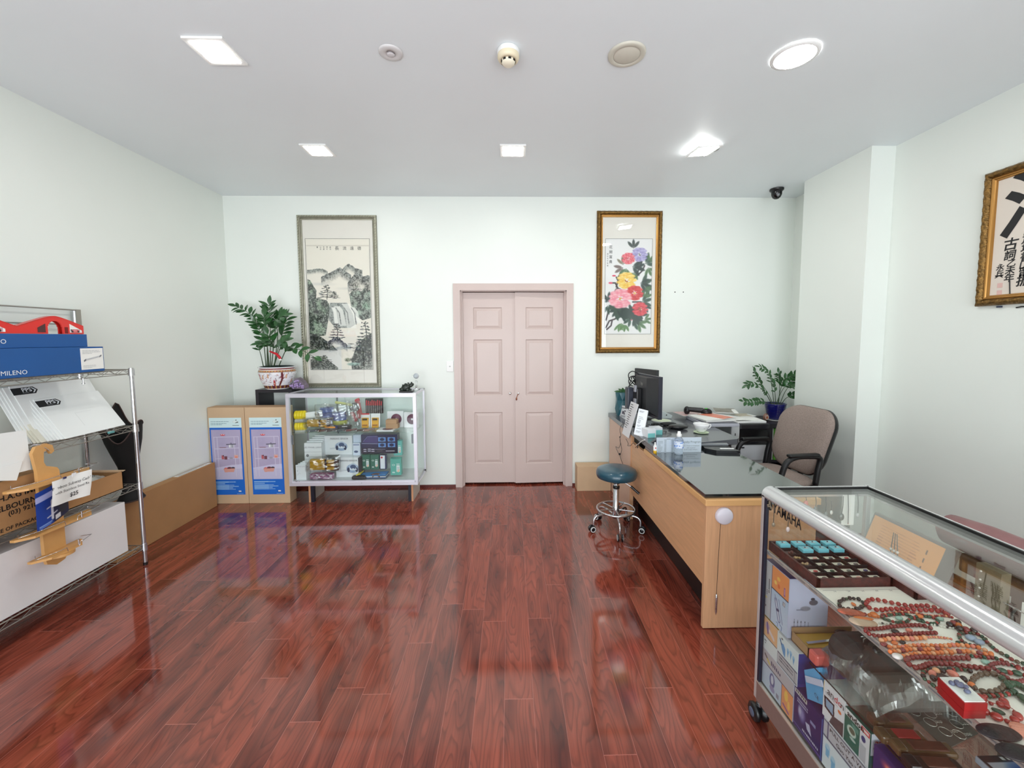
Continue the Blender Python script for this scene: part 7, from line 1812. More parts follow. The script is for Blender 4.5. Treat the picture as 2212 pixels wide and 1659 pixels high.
necklace('large spaced red bead necklace stretching from the black and green bracelet toward the tray', [(1090, 268), (1010, 246), (940, 240), (870, 240), (800, 233), (735, 228), (670, 229), (610, 229), (550, 233), (490, 240), (420, 222), (375, 195), (395, 155), (430, 143), (495, 149), (575, 166), (650, 182), (735, 196), (800, 203), (920, 200), (990, 214), (1060, 245), (1110, 275)], .0066, ['red'], step=.0165)
necklace('small red and peach bead strand running beneath the large red necklace', [(520, 282), (600, 268), (700, 258), (800, 262), (900, 285), (980, 293), (1080, 292), (1150, 305)], .0036, ['red', 'red', 'peach'], step=.0066)
necklace('amber bead necklace end with a large amber stone left of the green strand', [(368, 278), (400, 284), (470, 296), (520, 300)], .0052, ['dred', 'amber', ('amber', .0085, 1.3), 'amber'], cord='amber')
necklace('green and red twisted bead necklace in two loops under the small red strand', [(515, 300), (600, 283), (700, 276), (760, 288), (830, 325), (900, 345), (970, 362), (1025, 345), (990, 312), (920, 298), (850, 296), (780, 312), (740, 345), (660, 350), (590, 335), (540, 318)], .0042, [('green', .0046, 1.4), ('green', .0042, 1.3), 'red'], True, step=.0095, cord='green')
necklace('tiny black and white bead strand between the green loops and the dark red loop', [(500, 356), (580, 362), (660, 372), (760, 378), (900, 372), (1000, 372), (1080, 392), (1180, 400), (1260, 392)], .0030, ['white', 'black', 'white'], step=.0072, cord='white')
necklace('dark red round bead necklace looped below the translucent agate slab', [(955, 400), (880, 377), (760, 376), (640, 385), (560, 396), (500, 405), (430, 410), (375, 410), (385, 440), (440, 465), (520, 474), (620, 465), (740, 458), (860, 448), (1000, 444)], .0058, ['dred'])
necklace('peach and orange stone strand just under the dark red loop', [(515, 512), (560, 500), (640, 498), (720, 493), (790, 495), (860, 488), (900, 486)], .0066, ['peach', ('orange', .0058, 1.1), 'peach', 'pink'], cord='peach')
necklace('small pink bead tail at the end of the peach strand', [(900, 486), (960, 482), (1030, 484), (1100, 492), (1140, 500)], .0034, ['pink', 'peach'], cord='peach')
tag(MB().obox(at(*C6(1145, 522), 'z', LZ+.001), Vector((.012, -.020, 0)), Vector((.008, .005, 0)), Z*.001).build('price_tag', PAPER), 'tiny white price tag at the end of the pink bead tail', 'tag')
necklace('orange stone necklace, upper strand of the orange cluster', [(590, 572), (680, 575), (780, 560), (880, 556), (980, 560), (1080, 560), (1180, 552), (1290, 560), (1400, 580), (1500, 630)], .0056, ['orange', 'peach', 'orange', 'pink'], cord='orange', step=.0118)
necklace('orange stone necklace, middle strand of the orange cluster', [(596, 615), (700, 605), (780, 590), (880, 600), (980, 590), (1080, 600), (1190, 612), (1300, 610), (1400, 628), (1500, 642)], .0058, ['orange', 'orange', 'peach', ('mar', .0062, 1.1)], cord='orange', step=.0122)
necklace('orange stone necklace, lower strand touching the dark red double strand', [(715, 655), (800, 640), (880, 630), (960, 632), (1060, 620), (1140, 622)], .0060, ['orange', 'peach', 'orange'], cord='orange', step=.0126)
necklace('dark red bead necklace folded double below the orange cluster', [(1470, 765), (1380, 755), (1300, 748), (1210, 735), (1130, 722), (1040, 720), (950, 722), (890, 745), (820, 755), (762, 722), (745, 680), (830, 662), (930, 662), (1040, 672), (1150, 672), (1250, 670), (1290, 672)], .0066, ['dred'])
necklace('maroon and green bead strand below the orange cluster', [(1290, 650), (1360, 655), (1440, 665), (1540, 672), (1600, 690), (1660, 720), (1740, 760)], .0046, ['dred', 'green', 'red'], step=.0092)
necklace('mixed necklace of big black, pink, peach and orange ovals around the dark pendant', [(1065, 905), (1000, 866), (965, 822), (1015, 785), (1075, 785), (1135, 805), (1210, 838), (1280, 875), (1325, 912), (1315, 945), (1285, 975)], .0074, ['orange', 'black', ('pink', .0078, 1.35), ('peach', .0078, 1.2), ('black', .0066, 1), ('pink', .0080, 1.5), 'black'], cord='black', step=.0172)
necklace('small red and green bead strand curling left of the mixed oval necklace', [(1020, 945), (985, 920), (950, 890), (905, 860), (888, 820), (905, 790), (960, 775), (1040, 772), (1150, 775), (1250, 775), (1310, 790)], .0044, ['red', ('green', .005, 1.3), 'dred', 'green', ('black', .0055, 1)], step=.0092)
tag(MB().ball(at(*C6(1115, 872), 'z', LZ+.005), .030, 24, (1.15, .55, .16), Matrix.Rotation(-.95, 3, 'Z')).build('dark_pendant', mat('matt_dark_stone', (50, 42, 38), .6)), 'matt dark oval stone pendant inside the mixed oval necklace', 'pendant')
necklace('olive brown barrel bead bracelet', loop(1478, 892, 150, 82), .0062, ['olive'], True, sx=1.35, name='bead_bracelet', cord='olive')
necklace('glossy red oval bead necklace trailing right of the red box', [(1330, 1015), (1400, 1030), (1470, 1055), (1540, 1080), (1600, 1085), (1620, 1050), (1590, 1035)], .0072, ['red', ('red', .0085, 1.25), ('red', .004, 1.1)], step=.0155)
necklace('red oval bead necklace hooking round below the green stone', [(1450, 1150), (1500, 1182), (1560, 1205), (1620, 1220), (1690, 1232), (1740, 1200), (1730, 1165), (1690, 1125), (1630, 1095)], .0078, ['red', ('red', .0088, 1.2), ('red', .0046, 1.1)], step=.0160)
tag(MB().ball(at(*C6(1565, 1148), 'z', LZ+.003), .0095, 14, (1.2, .7, .4), Matrix.Rotation(-.8, 3, 'Z')).build('green_stone', bmat('green')), 'single small green stone inside the hook of the red oval necklace', 'stone')
necklace('red and green small bead strand along the lower side of the olive bracelet', [(1310, 1000), (1380, 1010), (1460, 1015), (1540, 1008), (1620, 1000), (1680, 985)], .0050, ['green', 'red'], step=.0100)
necklace('maroon small bead necklace near the right edge beyond the olive bracelet', [(1800, 870), (1720, 880), (1650, 850), (1590, 805), (1530, 765), (1500, 735), (1560, 715), (1640, 725), (1720, 740), (1800, 770)], .0050, ['mar'])
necklace('long green bead drop necklace right of the olive bracelet', [(1600, 855), (1640, 890), (1670, 950), (1720, 985), (1800, 1050)], .0075, ['green', ('green', .009, 1.8)], cord='green', step=.020)
necklace('green and red oval strand at the right edge above the long green drop', [(1600, 790), (1660, 800), (1740, 812), (1810, 830)], .0060, [('green', .007, 1.5), 'red'], cord='green', step=.0135)
necklace('green strand at the right edge below the maroon loop', [(1680, 905), (1740, 915), (1810, 955)], .0062, [('green', .0075, 1.6)], cord='green', step=.018)
necklace('dark green and red bead strand curving beside the rail past the pale stones', [(1450, 500), (1380, 455), (1300, 445), (1225, 448), (1215, 480), (1250, 525), (1320, 555), (1390, 562)], .0048, ['olive', 'green', 'dred'], cord='green', step=.0096)
necklace('black and brown oval strand under the rail next to the tiny black and white strand', [(1130, 370), (1165, 358), (1200, 350), (1220, 410), (1270, 415), (1310, 420), (1345, 425)], .0085, ['black', 'mar', 'black', 'amber'], cord='black', step=.017)
necklace('dark strand running under the rail down the inner side of the liner', [(1440, 505), (1500, 560), (1560, 610), (1640, 650), (1700, 690), (1790, 720)], .0050, ['green', 'dred', 'olive'], cord='green', step=.0100)
for (x, y, k, s_, lab) in ((540, 548, 'mar', .0085, 'loose maroon bead beside the peach strand'), (705, 528, 'black', .0075, 'loose glossy black bead below the peach strand'), (635, 535, 'orange', .0075, 'loose orange bead between the maroon and black beads'),
                           (640, 432, 'black', .0095, 'black oval stone lying on the dark red loop'), (765, 422, 'pink', .0085, 'pale pink stone inside the dark red loop'), (660, 655, 'pearl', .0120, 'milky white stone at the outer edge below the orange cluster'),
                           (675, 312, 'jade', .0095, 'pale jade stone inside the left green loop'), (1045, 318, 'jade', .0085, 'pale jade stone beside the right green loop'), (1320, 487, 'palb', .0125, 'larger pale blue stone near the rail'), (1395, 525, 'palb', .0110, 'smaller pale blue stone near the rail'),
                           (1450, 705, 'jade', .0090, 'small jade stone on the maroon and green strand'), (860, 295, 'orange', .0090, 'orange red stone where the green loops cross'), (873, 330, 'black', .0075, 'black bead below the crossing of the green loops'), (1210, 532, 'green', .0070, 'small green bead beside the price tag')):
    tag(MB().ball(at(*C6(x, y), 'z', LZ+s_*.5), s_, 14, (1.15, .85, .55)).build('loose_stone', bmat(k)), lab, 'stone', 'loose stones on the liner')
AGT = mat('carved_agate', (176, 84, 56), .2, coat=.5, var=.25, vscale=60, bump=.8, bscale=120)
tag(MB().ball(at(*C6(245, 260), 'z', LZ+.006), .030, 28, (1.25, .55, .22), Matrix.Rotation(-.25, 3, 'Z')).build('carved_agate', AGT), 'brown carved agate oval below the black and green bracelet', 'carving')
AS = mat('translucent_agate', (226, 196, 168), .12, coat=.6, trans=.35)
t = thing('agate_slab', 'translucent honey agate slab with an amber streak below the carved agate', 'stone', at(*C6(350, 350), 'z', LZ))
MB().ball(at(*C6(350, 348), 'z', LZ+.006), .031, 24, (1.2, .72, .20), Matrix.Rotation(-.2, 3, 'Z')).build('slab', AS, t)
MB().ball(at(*C6(355, 312), 'z', LZ+.012), .018, 16, (1.5, .35, .18), Matrix.Rotation(-.25, 3, 'Z')).build('amber_streak', bmat('amber'), t)
DKC = mat('carved_dark_resin', (34, 22, 24), .5, bump=1.0, bscale=90)
for (x, y, lab) in ((1568, 1338, 'dark carved oval plaque on the liner below the red box'), (1752, 1522, 'dark carved oval plaque cut by the right edge, nearer than the other')):
    tag(MB().ball(at(*C6(x, y), 'z', LZ+.006), .042, 32, (1.0, .50, .15), Matrix.Rotation(-.10, 3, 'Z')).build('carved_plaque', DKC), lab, 'carving', 'dark carved plaques')
tag(MB().ball(at(*C6(1800, 1330), 'z', LZ+.006), .028, 24, (.8, .8, .25), Matrix.Rotation(-.15, 3, 'Z')).build('pink_carving', mat('pink_carved_stone', (226, 150, 128), .35, bump=.8, bscale=140)), 'pink carved stone at the right edge beside the dark plaques', 'carving')
rb2 = thing('red_gift_box', 'two stacked red flat boxes with a white card and blue stones on top', 'box', at(*C6(1230, 1150), 'z', LZ))
RBX = mat('red_gift_board', (158, 26, 28), .4)
a_, b_ = at(*C6(1250, 1215), 'z', LZ), at(*C6(1450, 1215), 'z', LZ); c_ = at(*C6(1015, 975), 'z', LZ)
ux_ = (b_-a_); uy_ = (c_-a_); uy_.z = 0
MB().obox(a_+ux_*.5+uy_*.5+Z*.009, ux_, uy_, Z*.018).build('lower_box', RBX, rb2)
MB().obox(a_+ux_*.5+uy_*.5+Z*.0285-uy_*.01, ux_*1.03, uy_*1.02, Z*.018).build('upper_box', RBX, rb2)
MB().obox(a_+ux_*.5+uy_*.5+Z*.0385, ux_*.93, uy_*.95, Z*.002).build('white_card', PAPER, rb2)
mb = MB(); rn = random.Random(3); q_ = a_+ux_*.62+uy_*.52+Z*.044
for k in range(9): mb.ball(q_+ux_*rn.uniform(-.16, .12)+uy_*rn.uniform(-.20, .20), rn.uniform(.004, .007), 7, (1.2, .8, .7))
mb.build('blue_stones', mat('blue_stone', (98, 106, 140), .2, coat=.5), rb2)
MB().ball(a_+ux_*.25+uy_*.68+Z*.042, .006, 8).build('blue_stone', mat('blue_stone', (98, 106, 140), .2, coat=.5), rb2)

# ---- pendants hung on the far end glass and cards seen through the top
CLR = mat('cord_grey', (70, 68, 64), .6)
def hang(label, u, v0, v1, col, y=1.575, drop=.012, w_=0):
    a = at(u, v0, 'y', y); b = at(u+w_, v1, 'y', y)
    t = thing('hung_pendant', label, 'pendant', a, 'pendants hung inside the far end glass')
    MB().tube([a, a.lerp(b, .5)+X*.002, b], .0014, 5).build('cord', CLR, t)
    MB().ball(b-Z*drop*.6, drop, 12, (.7, .4, 1.0)).build('stone', mat('pendant_%d_%d_%d' % col, col, .2, coat=.4), t)
hang('long dark cord pendant with a grey heart stone, nearest the outer post', 1671, 1080, 1130, (150, 130, 110), drop=.010)
hang('pendant with a pink teardrop and red bead beside the black lettering', 1702, 1110, 1140, (232, 206, 206), drop=.011)
hang('pendant with a coral pink carved stone high on the end glass', 1741, 1074, 1084, (226, 130, 120), drop=.014)
hang('pendant of dark grey stones right of the coral one', 1762, 1074, 1096, (90, 92, 90), drop=.011)
hang('grey stone pendant in the middle of the end glass', 1784, 1074, 1108, (110, 114, 112), drop=.012)
hang('pale beaded pendant at the middle of the end glass', 1796, 1082, 1104, (214, 212, 206), drop=.009)
hang('thick grey tassel pendant right of the middle of the end glass', 1822, 1072, 1112, (96, 96, 92), drop=.015, w_=-4)
hang('thin red thread pendant beside the grey tassel', 1832, 1066, 1130, (150, 70, 60), drop=.003)
hang('silver beaded pendant near the inner corner of the end glass', 1853, 1066, 1110, (196, 196, 196), drop=.009)
t = thing('white_backing_card', 'white backing card standing inside the far end glass behind the pendants', 'card', (1.38, 1.585, .80))
MB().box((1.335, 1.586, .84), (1.385, 1.588, .965)).build('card', PAPER, t)
ob_ = thing('certificate', 'orange framed certificate of small writing leaning against the rear glass', 'certificate', (1.40, 1.35, .75))
A_, B_ = Vector((1.405, 1.515, .925)), Vector((1.405, 1.215, .925)); dn = Vector((-.06, 0, -.165))
nrm_ = (B_-A_).cross(dn).normalized()
MB()._add([A_, B_, B_+dn, A_+dn, A_+X*.008, B_+X*.008, B_+dn+X*.008, A_+dn+X*.008], [(0,1,2,3), (7,6,5,4), (0,4,5,1), (1,5,6,2), (2,6,7,3), (3,7,4,0)]).build('grey_frame', mat('cert_frame', (128, 116, 112), .4), ob_)
c = Canvas(110, 60, (234, 166, 104))
for k in range(11):
    yy = .16+.065*k; c.mix((np.abs(c.yy-yy) < .012) & (c.xx > .16) & (c.xx < .70+.02*(k % 3)) & ((c.xx*53 % 1) > .25), (206, 134, 84))
for k in range(3): c.ell(.82, .25+.18*k, .012, .03, (110, 70, 60))
c.put('certificate_print', A_+(B_-A_)*.02+dn*.05-X*.001, (B_-A_)*.86, dn*.9, parent=ob_, rough=.5)
for (f, lab) in ((.12, 'farther'), (.42, 'nearer')):
    q = A_.lerp(B_, f+.05)+dn*.55-X*.02
    t = thing('round_stone_pendant', '%s round dark stone pendant with beaded cords hung in front of the orange certificate' % lab, 'pendant', q, 'round pendants before the certificate')
    MB().ball(q-Z*.025, .026, 18, (.35, 1, 1)).build('disc', mat('dark_jade_disc', (84, 92, 80), .3), t)
    if f > .2:
        for s_ in (-.012, 0, .012): MB().tube([q+Y*s_*1.2-Z*.005, q+Y*s_*.5+Z*.075], .0014, 5).build('cord', CLR, t)
        for s_ in (-.012, 0, .012): MB().ball(q+Y*s_*1.0+Z*.012, .005, 8).build('bead', bmat('pearl'), t)
wb_ = thing('studded_block', 'brown wooden block with a column of small studs inside the rear glass', 'block', (1.41, 1.12, .75))
MB().box((1.395, 1.095, .747), (1.425, 1.16, .925), .002).build('block', mat('weathered_brown', (112, 100, 80), .6, var=.15, vscale=30), wb_)
for k in range(6): MB().ball((1.394, 1.145, .775+.026*k), .003, 8).build('stud', bmat('pearl'), wb_)
for (y, z, w_, h_, lab) in ((1.06, .85, .045, .075, 'small blank white card standing in the rear of the display case'), (.99, .83, .085, .075, 'larger blank white card standing in the rear of the display case')):
    tag(MB().box((1.415, y-w_, z-h_), (1.418, y, z+h_*.2)).build('blank_card', PAPER), lab, 'card')
    
rod = thing('chain_rack', 'thin steel rod rack hung with dark chains inside the rear glass', 'rack', (1.40, .95, .84))
MB().tube([(1.405, 1.12, .842), (1.405, .60, .842)], .002, 6).build('rod', CHR, rod)
MB().tube([(1.405, 1.115, .842), (1.405, 1.115, .748)], .002, 6).build('rod_foot', CHR, rod)
rn = random.Random(12)
for k in range(8):
    y = 1.06-.055*k; P = [Vector((1.40+rn.uniform(-.004, .004), y+.008*math.sin(q*.9+k), .845-.012*q)) for q in range(7)]
    MB().tube(spline(P, 3), .0028+.0008*(k % 3), 5).build('chain', CLR, rod)
t = thing('tagged_bracelet', 'grey cord bracelet with a white price tag hung in the rear of the case', 'bracelet', (1.38, .96, .84))
MB().tube(spline([Vector((1.385, .965, .885)), Vector((1.385, .985, .86)), Vector((1.385, .975, .83)), Vector((1.385, .955, .825)), Vector((1.385, .945, .85)), Vector((1.385, .96, .885))], 5), .0028, 6).build('cord_loop', CLR, t)
MB().prism([(0, 0), (.024, 0), (.024, .024), (.012, .032), (0, .024)], (1.380, .985, .808), -Y, Z, X*.001).build('price_tag', PAPER, t)

# ---- maroon bolster on a stand beyond the case
bl = thing('padded_rest', 'maroon and grey padded roll rest on a wooden stand beyond the display case', 'padded rest', (1.86, 1.25, 0))
MRV = mat('dusty_maroon_vinyl', (140, 96, 96), .5, var=.15, vscale=8)
MB().tube([(1.84, 1.66, .790), (1.84, 1.63, .795), (1.84, 1.50, .80), (1.84, 1.10, .80), (1.84, .70, .80)], [.035, .062, .070, .070, .070], 20).build('padded_roll', MRV, bl)
MB().box((1.80, .72, .66), (1.88, 1.56, .735), .01).build('stand_beam', mat('dark_stand_wood', (84, 56, 52), .5), bl)
MB().box((1.80, 1.30, 0), (1.88, 1.38, .67)).build('stand_leg', mat('dark_stand_wood', (84, 56, 52), .5), bl); MB().box((1.80, .75, 0), (1.88, .83, .67)).build('stand_leg', mat('dark_stand_wood', (84, 56, 52), .5), bl)
MB().box((1.90, .75, .74), (2.30, 1.44, .838), .02).build('red_seat_pad', mat('dark_red_vinyl', (128, 24, 36), .4), bl)
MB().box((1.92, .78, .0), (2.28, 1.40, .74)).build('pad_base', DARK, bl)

# ---- lower goods: cartons facing the front glass (x = 1.03 plane)
FX = 1.0305
def fbox(name, label, y0, y1, z0, z1, depth, m, cat='carton', group=None, canvas=None, x=FX):
    t = thing(name, label, cat, (x+depth/2, (y0+y1)/2, z0), group)
    MB().box((x, y0, z0), (x+depth, y1, z1), .0012).build('carton_body', m, t)
    if canvas is not None: canvas.put('front_print', (x-.0008, y1-.001, z1-.001), (0, -(y1-y0-.002), 0), (0, 0, -(z1-z0-.002)), parent=t, rough=.3)
    return t
PB = mat('periwinkle_carton', (198, 202, 228), .35)
c = Canvas(80, 110, (190, 192, 200))
c.rect(.30, 0, 1, .40, (236, 152, 92)).rect(.30, .40, 1, 1, (186, 204, 230)).mix(((c.xx > .3) & (c.yy > .4))*np.clip((c.yy-.4)*1.2, 0, .5), (206, 218, 236))
c.line([(.30, 0), (.30, 1)], .008, (40, 44, 90)).line([(.30, .40), (1, .40)], .012, (30, 34, 70)).ell(.46, .26, .06, .05, (246, 210, 110)).ell(.58, .16, .07, .05, (246, 196, 100)).ell(.60, .28, .05, .06, (220, 110, 60)).rect(.80, .22, .86, .36, (150, 90, 150)).rect(.82, .24, .845, .34, (226, 170, 190))
c.line([(.50, .55), (.66, .85)], .055, (96, 104, 150)).line([(.50, .55), (.66, .85)], .030, (206, 212, 232)).line([(.46, .48), (.50, .55)], .02, (150, 160, 190)).line([(.56, .70), (.62, .69)], .03, (50, 56, 100)).line([(.62, .5), (.80, .86)], .012, (120, 126, 170))
c.rect(.78, .46, .88, .54, (130, 120, 130)).rect(.80, .475, .86, .525, (200, 196, 204))
for k in range(9): c.rect(.17, .30+.028*k, .22, .318+.028*k, (60, 60, 70))
for k in range(3): c.rect(.10, .52+.03*k, .14, .54+.03*k, (90, 90, 110))
c.ell(.09, .66, .05, .02, (220, 206, 110)).rect(.06, .80, .10, .84, (70, 70, 80)).line([(.55, .92), (.62, .92), (.60, .98)], .01, (120, 140, 190)).line([(.70, .90), (.78, .92), (.76, .99)], .01, (90, 110, 170))
t = fbox('massager_carton', 'tall periwinkle carton with an orange corner panel on the lower shelf', 1.440, 1.583, .4755, .706, .150, PB, canvas=c)
MB().box((FX+.001, 1.441, .7062), (FX+.149, 1.582, .7070)).build('navy_top', mat('navy_carton_top', (38, 40, 104), .35), t)
c = Canvas(80, 110, (198, 202, 228)); c.ell(.62, .40, .12, .07, (96, 96, 108)).ell(.42, .50, .14, .06, (150, 152, 168)).ell(.60, .34, .06, .03, (60, 60, 72)).line([(.2, .52), (.36, .52)], .012, (130, 134, 156))
for k in range(5): c.mix((np.abs(c.xx-(.15+.09*k)) < .012) & (c.yy > .66+.02*k) & (c.yy < .92) & ((c.yy*60 % 1) > .3), (96, 98, 116))
c.put('side_print', (FX+.002, 1.4392, .705), (.146, 0, 0), (0, 0, -.228), parent=t, rough=.35)
c = Canvas(60, 66, (232, 184, 140)); c.rect(0, .58, 1, 1, (222, 228, 232)).line([(0, .58), (1, .58)], .012, (50, 50, 70)).ell(.3, .22, .22, .18, (176, 160, 196), .9, .6).line([(.28, .12), (.34, .4)], .05, (120, 100, 160)).line([(.45, .3), (.75, .42)], .06, (226, 214, 220), .9).rect(.12, .70, .26, .73, (60, 70, 90)).rect(.16, .78, .24, .80, (60, 70, 90))
t = fbox('peach_carton', 'white and peach carton with a gold lid under the tall periwinkle carton', 1.492, 1.580, .336, .468, .16, WB, canvas=c)
MB().box((FX, 1.492, .4682), (FX+.16, 1.580, .4712)).build('gold_lid', mat('gold_board', (196, 158, 70), .35, .3), t)
cupc = Canvas(96, 66, (220, 230, 234))
cupc.rect(0, .60, 1, .95, (190, 188, 196)).line([(0, .60), (1, .60)], .01, (40, 50, 80)).line([(0, .95), (1, .95)], .008, (40, 50, 80)).line([(.0, .60), (.0, .95)], .008, (40, 50, 80)).line([(.88, .60), (.88, 1)], .006, (70, 70, 90))
cupc.poly([(.16, .22), (.30, .20), (.40, .30), (.40, .56), (.30, .50), (.20, .36)], (98, 156, 210)).poly([(.08, .12), (.14, .12), (.22, .26), (.18, .30)], (60, 104, 150))
for (x, y) in ((.52, .30), (.66, .28), (.80, .34)): cupc.poly([(x-.06, y-.08), (x+.06, y-.08), (x, y+.16)], (110, 168, 218)).ell(x, y-.08, .06, .03, (160, 200, 232))
cupc.rect(.18, .06, .26, .10, (60, 60, 70))
for k in range(2): cupc.mix((np.abs(cupc.yy-(.70+.10*k)) < .02) & (cupc.xx > .10) & (cupc.xx < .80) & ((cupc.xx*31 % 1) > .25), (96, 96, 110))
t = fbox('cupping_carton', 'white carton printed with blue cups on the middle tier, blue side toward the viewer', 1.378, 1.490, .336, .464, .20, WB, canvas=cupc)
MB().box((FX+.001, 1.3772, .337), (FX+.199, 1.3780, .463)).build('blue_side', mat('royal_blue_print', (46, 62, 150), .35, var=.25, vscale=30), t)
c = Canvas(110, 74, (190, 206, 226)); c.rect(0, 0, 1, .36, (190, 186, 194)).line([(0, .36), (1, .36)], .008, (40, 44, 70)).rect(.66, .36, 1, 1, (236, 160, 108)).line([(.66, .36), (.66, 1)], .006, (60, 50, 110)).ell(.36, .62, .09, .14, (90, 98, 150)).ell(.36, .60, .05, .09, (206, 210, 228)).ell(.37, .85, .09, .06, (150, 146, 186)).ell(.80, .55, .06, .10, (246, 204, 100)).ell(.88, .72, .04, .08, (248, 200, 110)).line([(.72, .84), (.88, .92)], .02, (150, 90, 150))
for k in range(6): c.rect(.30+.055*k, .12+.01*k, .335+.055*k, .24, (80, 80, 110))
c.line([(.1, .12), (.2, .2)], .02, (90, 84, 90)).line([(.18, .2), (.26, .26)], .02, (214, 200, 100)).rect(.5, .80, .58, .92, (140, 140, 160))
fbox('massager_carton', 'carton lying on its side with an orange panel, on the deck at the far end', 1.392, 1.580, DK, .3355, .20, PB, canvas=c)
c = Canvas(100, 80, (36, 32, 100)); c.ell(.30, .50, .16, .20, (150, 150, 206), .9, .7).ell(.22, .46, .08, .14, (206, 206, 232), .8, .7).poly([(.44, .56), (.58, .52), (.66, .74), (.5, .70)], (196, 198, 232)).rect(.02, .02, .46, .12, (214, 214, 214))
for k in range(6): c.rect(.06+.065*k, .04, .10+.065*k, .10, (60, 60, 70))
for k in range(2): c.mix((np.abs(c.yy-(.22+.06*k)) < .014) & (c.xx > .12) & (c.xx < .50) & ((c.xx*27 % 1) > .3), (190, 190, 226))
c.rect(.60, .36, .78, .44, (140, 150, 200)).mix((np.abs(c.yy-.84) < .022) & (c.xx > .34) & (c.xx < .9) & ((c.xx*19 % 1) > .3), (206, 206, 232)).line([(0, .9), (1, .94)], .008, (110, 100, 190)).rect(.97, 0, 1, 1, (70, 110, 190))
fbox('navy_pump_carton', 'deep navy carton with a pale pump picture and white barcode strip on the deck', 1.252, 1.388, DK, .3355, .20, mat('deep_navy_carton', (36, 32, 100), .3), canvas=c)
t = thing('sky_blue_card', 'sky-blue packaged white handset leaning between the navy and white cartons', 'package', (1.06, 1.31, .34))
qd = [Vector((1.034, 1.352, .425)), Vector((1.034, 1.290, .486)), Vector((1.034, 1.250, .385)), Vector((1.034, 1.330, .337))]
mb = MB(); mb._add([q+X*.03 for q in qd]+qd, [(0,1,2,3), (7,6,5,4), (0,4,5,1), (1,5,6,2), (2,6,7,3), (3,7,4,0)]); mb.build('card', mat('sky_blue_print', (88, 176, 232), .3), t)
d_ = (qd[1]-qd[0]).normalized()
MB().obox(Vector((1.031, 1.300, .428)), Vector((0, -.075, .048)), Vector((0, .010, .018)), X*.005, .002).build('handset_picture', mat('handset_pale', (206, 214, 240), .3), t)
MB().text('CE', (1.032, 1.286, .385), Vector((0, -1, -.3)), Z, .018, 'CENTER', lift=.0015).build('ce_mark', INK, t)
c = Canvas(70, 80, (232, 232, 240)); c.rect(.0, .0, .04, .3, (240, 220, 170)).poly([(.05, .40), (.55, .38), (.58, .78), (.10, .72)], (44, 34, 40)).poly([(.14, .45), (.50, .44), (.51, .70), (.17, .66)], (150, 176, 206)).poly([(.50, .72), (1, .60), (1, 1), (.35, 1)], (86, 78, 84)).ell(.80, .42, .09, .06, (232, 130, 80)).line([(.12, .27), (.55, .29)], .008, (110, 110, 120)).line([(.12, .31), (.7, .33)], .006, (150, 150, 160))
ad = fbox('white_monitor_carton', 'white carton with a black-framed screen picture, above the vacuum carton', 1.172, 1.258, .352, .472, .09, WB, canvas=c)
mb = MB().text('an', (FX-.001, 1.240, .450), -Y, Z, .030, 'LEFT', lift=.001); mb.build('lettering', INK, ad)
MB().text('do', (FX-.001, 1.212, .450), -Y, Z, .030, 'LEFT', lift=.001).build('lettering', mat('red_mark', (206, 50, 60), .4), ad)
MB().text('n', (FX-.001, 1.187, .450), -Y, Z, .030, 'LEFT', lift=.001).build('lettering', INK, ad)
c = Canvas(74, 80, (22, 104, 92)); c.rect(0, 0, 1, .20, (228, 230, 234)).rect(.62, .20, 1, 1, (222, 224, 232)).rect(.66, .02, .98, .18, (206, 48, 60)).rect(.70, .06, .94, .14, (244, 214, 214)).rect(.64, .52, .88, 1, (186, 190, 200)).ell(.76, .36, .09, .10, (44, 60, 120)).ell(.30, .52, .20, .17, (196, 214, 206)).ell(.32, .50, .13, .10, (90, 100, 84)).ell(.36, .72, .14, .05, (180, 200, 196))
for k in range(4): c.line([(.30+.02*k, .28+.035*k), (.56, .30+.035*k)], .008, (140, 190, 180))
ag = fbox('green_monitor_carton', 'teal green carton with a device picture standing next to the white one', 1.080, 1.170, .352, .462, .085, mat('teal_green_board', (20, 92, 82), .35), canvas=c)
MB().text('andon', (FX-.001, 1.160, .450), -Y, Z, .024, 'LEFT', lift=.001, bold=True).build('lettering', INK, ag)
c = Canvas(70, 70, (226, 228, 240)); c.rect(0, .62, 1, 1, (22, 104, 104)).rect(.22, .74, .9, .94, (70, 150, 150)).rect(.1, .38, .7, .44, (90, 110, 140))
c.put('side_print', (FX+.002, 1.0792, .461), (.081, 0, 0), (0, 0, -.108), parent=ag, rough=.3)
MB().text('an', (FX+.012, 1.0790, .435), X, Z, .026, 'LEFT', lift=.001, bold=True).build('lettering', mat('red_mark', (206, 50, 60), .4), ag)
c = Canvas(110, 60, (222, 232, 240)); c.rect(0, .04, 1, .34, (196, 198, 208)).line([(0, .04), (1, .04)], .006, (20, 24, 60)).line([(0, .36), (1, .36)], .008, (20, 24, 60)).line([(.07, 0), (.07, .36)], .006, (20, 24, 90)).rect(0, 0, .01, 1, (80, 130, 200))
for (x, y) in ((.08, .62), (.16, .74), (.34, .68), (.43, .74), (.60, .66), (.76, .72)): c.poly([(x-.035, y-.10), (x+.035, y-.10), (x+.02, y+.12), (x-.02, y+.12)], (130, 186, 226)).ell(x, y-.10, .035, .03, (180, 214, 236))
vp = fbox('vacuum_carton', 'white vacuum apparatus carton with blue cup pictures on the deck at the frame bottom', .960, 1.250, DK, .3505, .20, WB, canvas=c)
MB().text('PULL OUT A VACUUM APPARATUS', (FX-.001, 1.222, .330), -Y, Z, .0175, 'LEFT', lift=.001).build('lettering', INK, vp)
MB().text('Guo Yao Yi Cai', (FX-.001, 1.195, .308), -Y, Z, .018, 'LEFT', lift=.001).build('lettering', INK, vp)
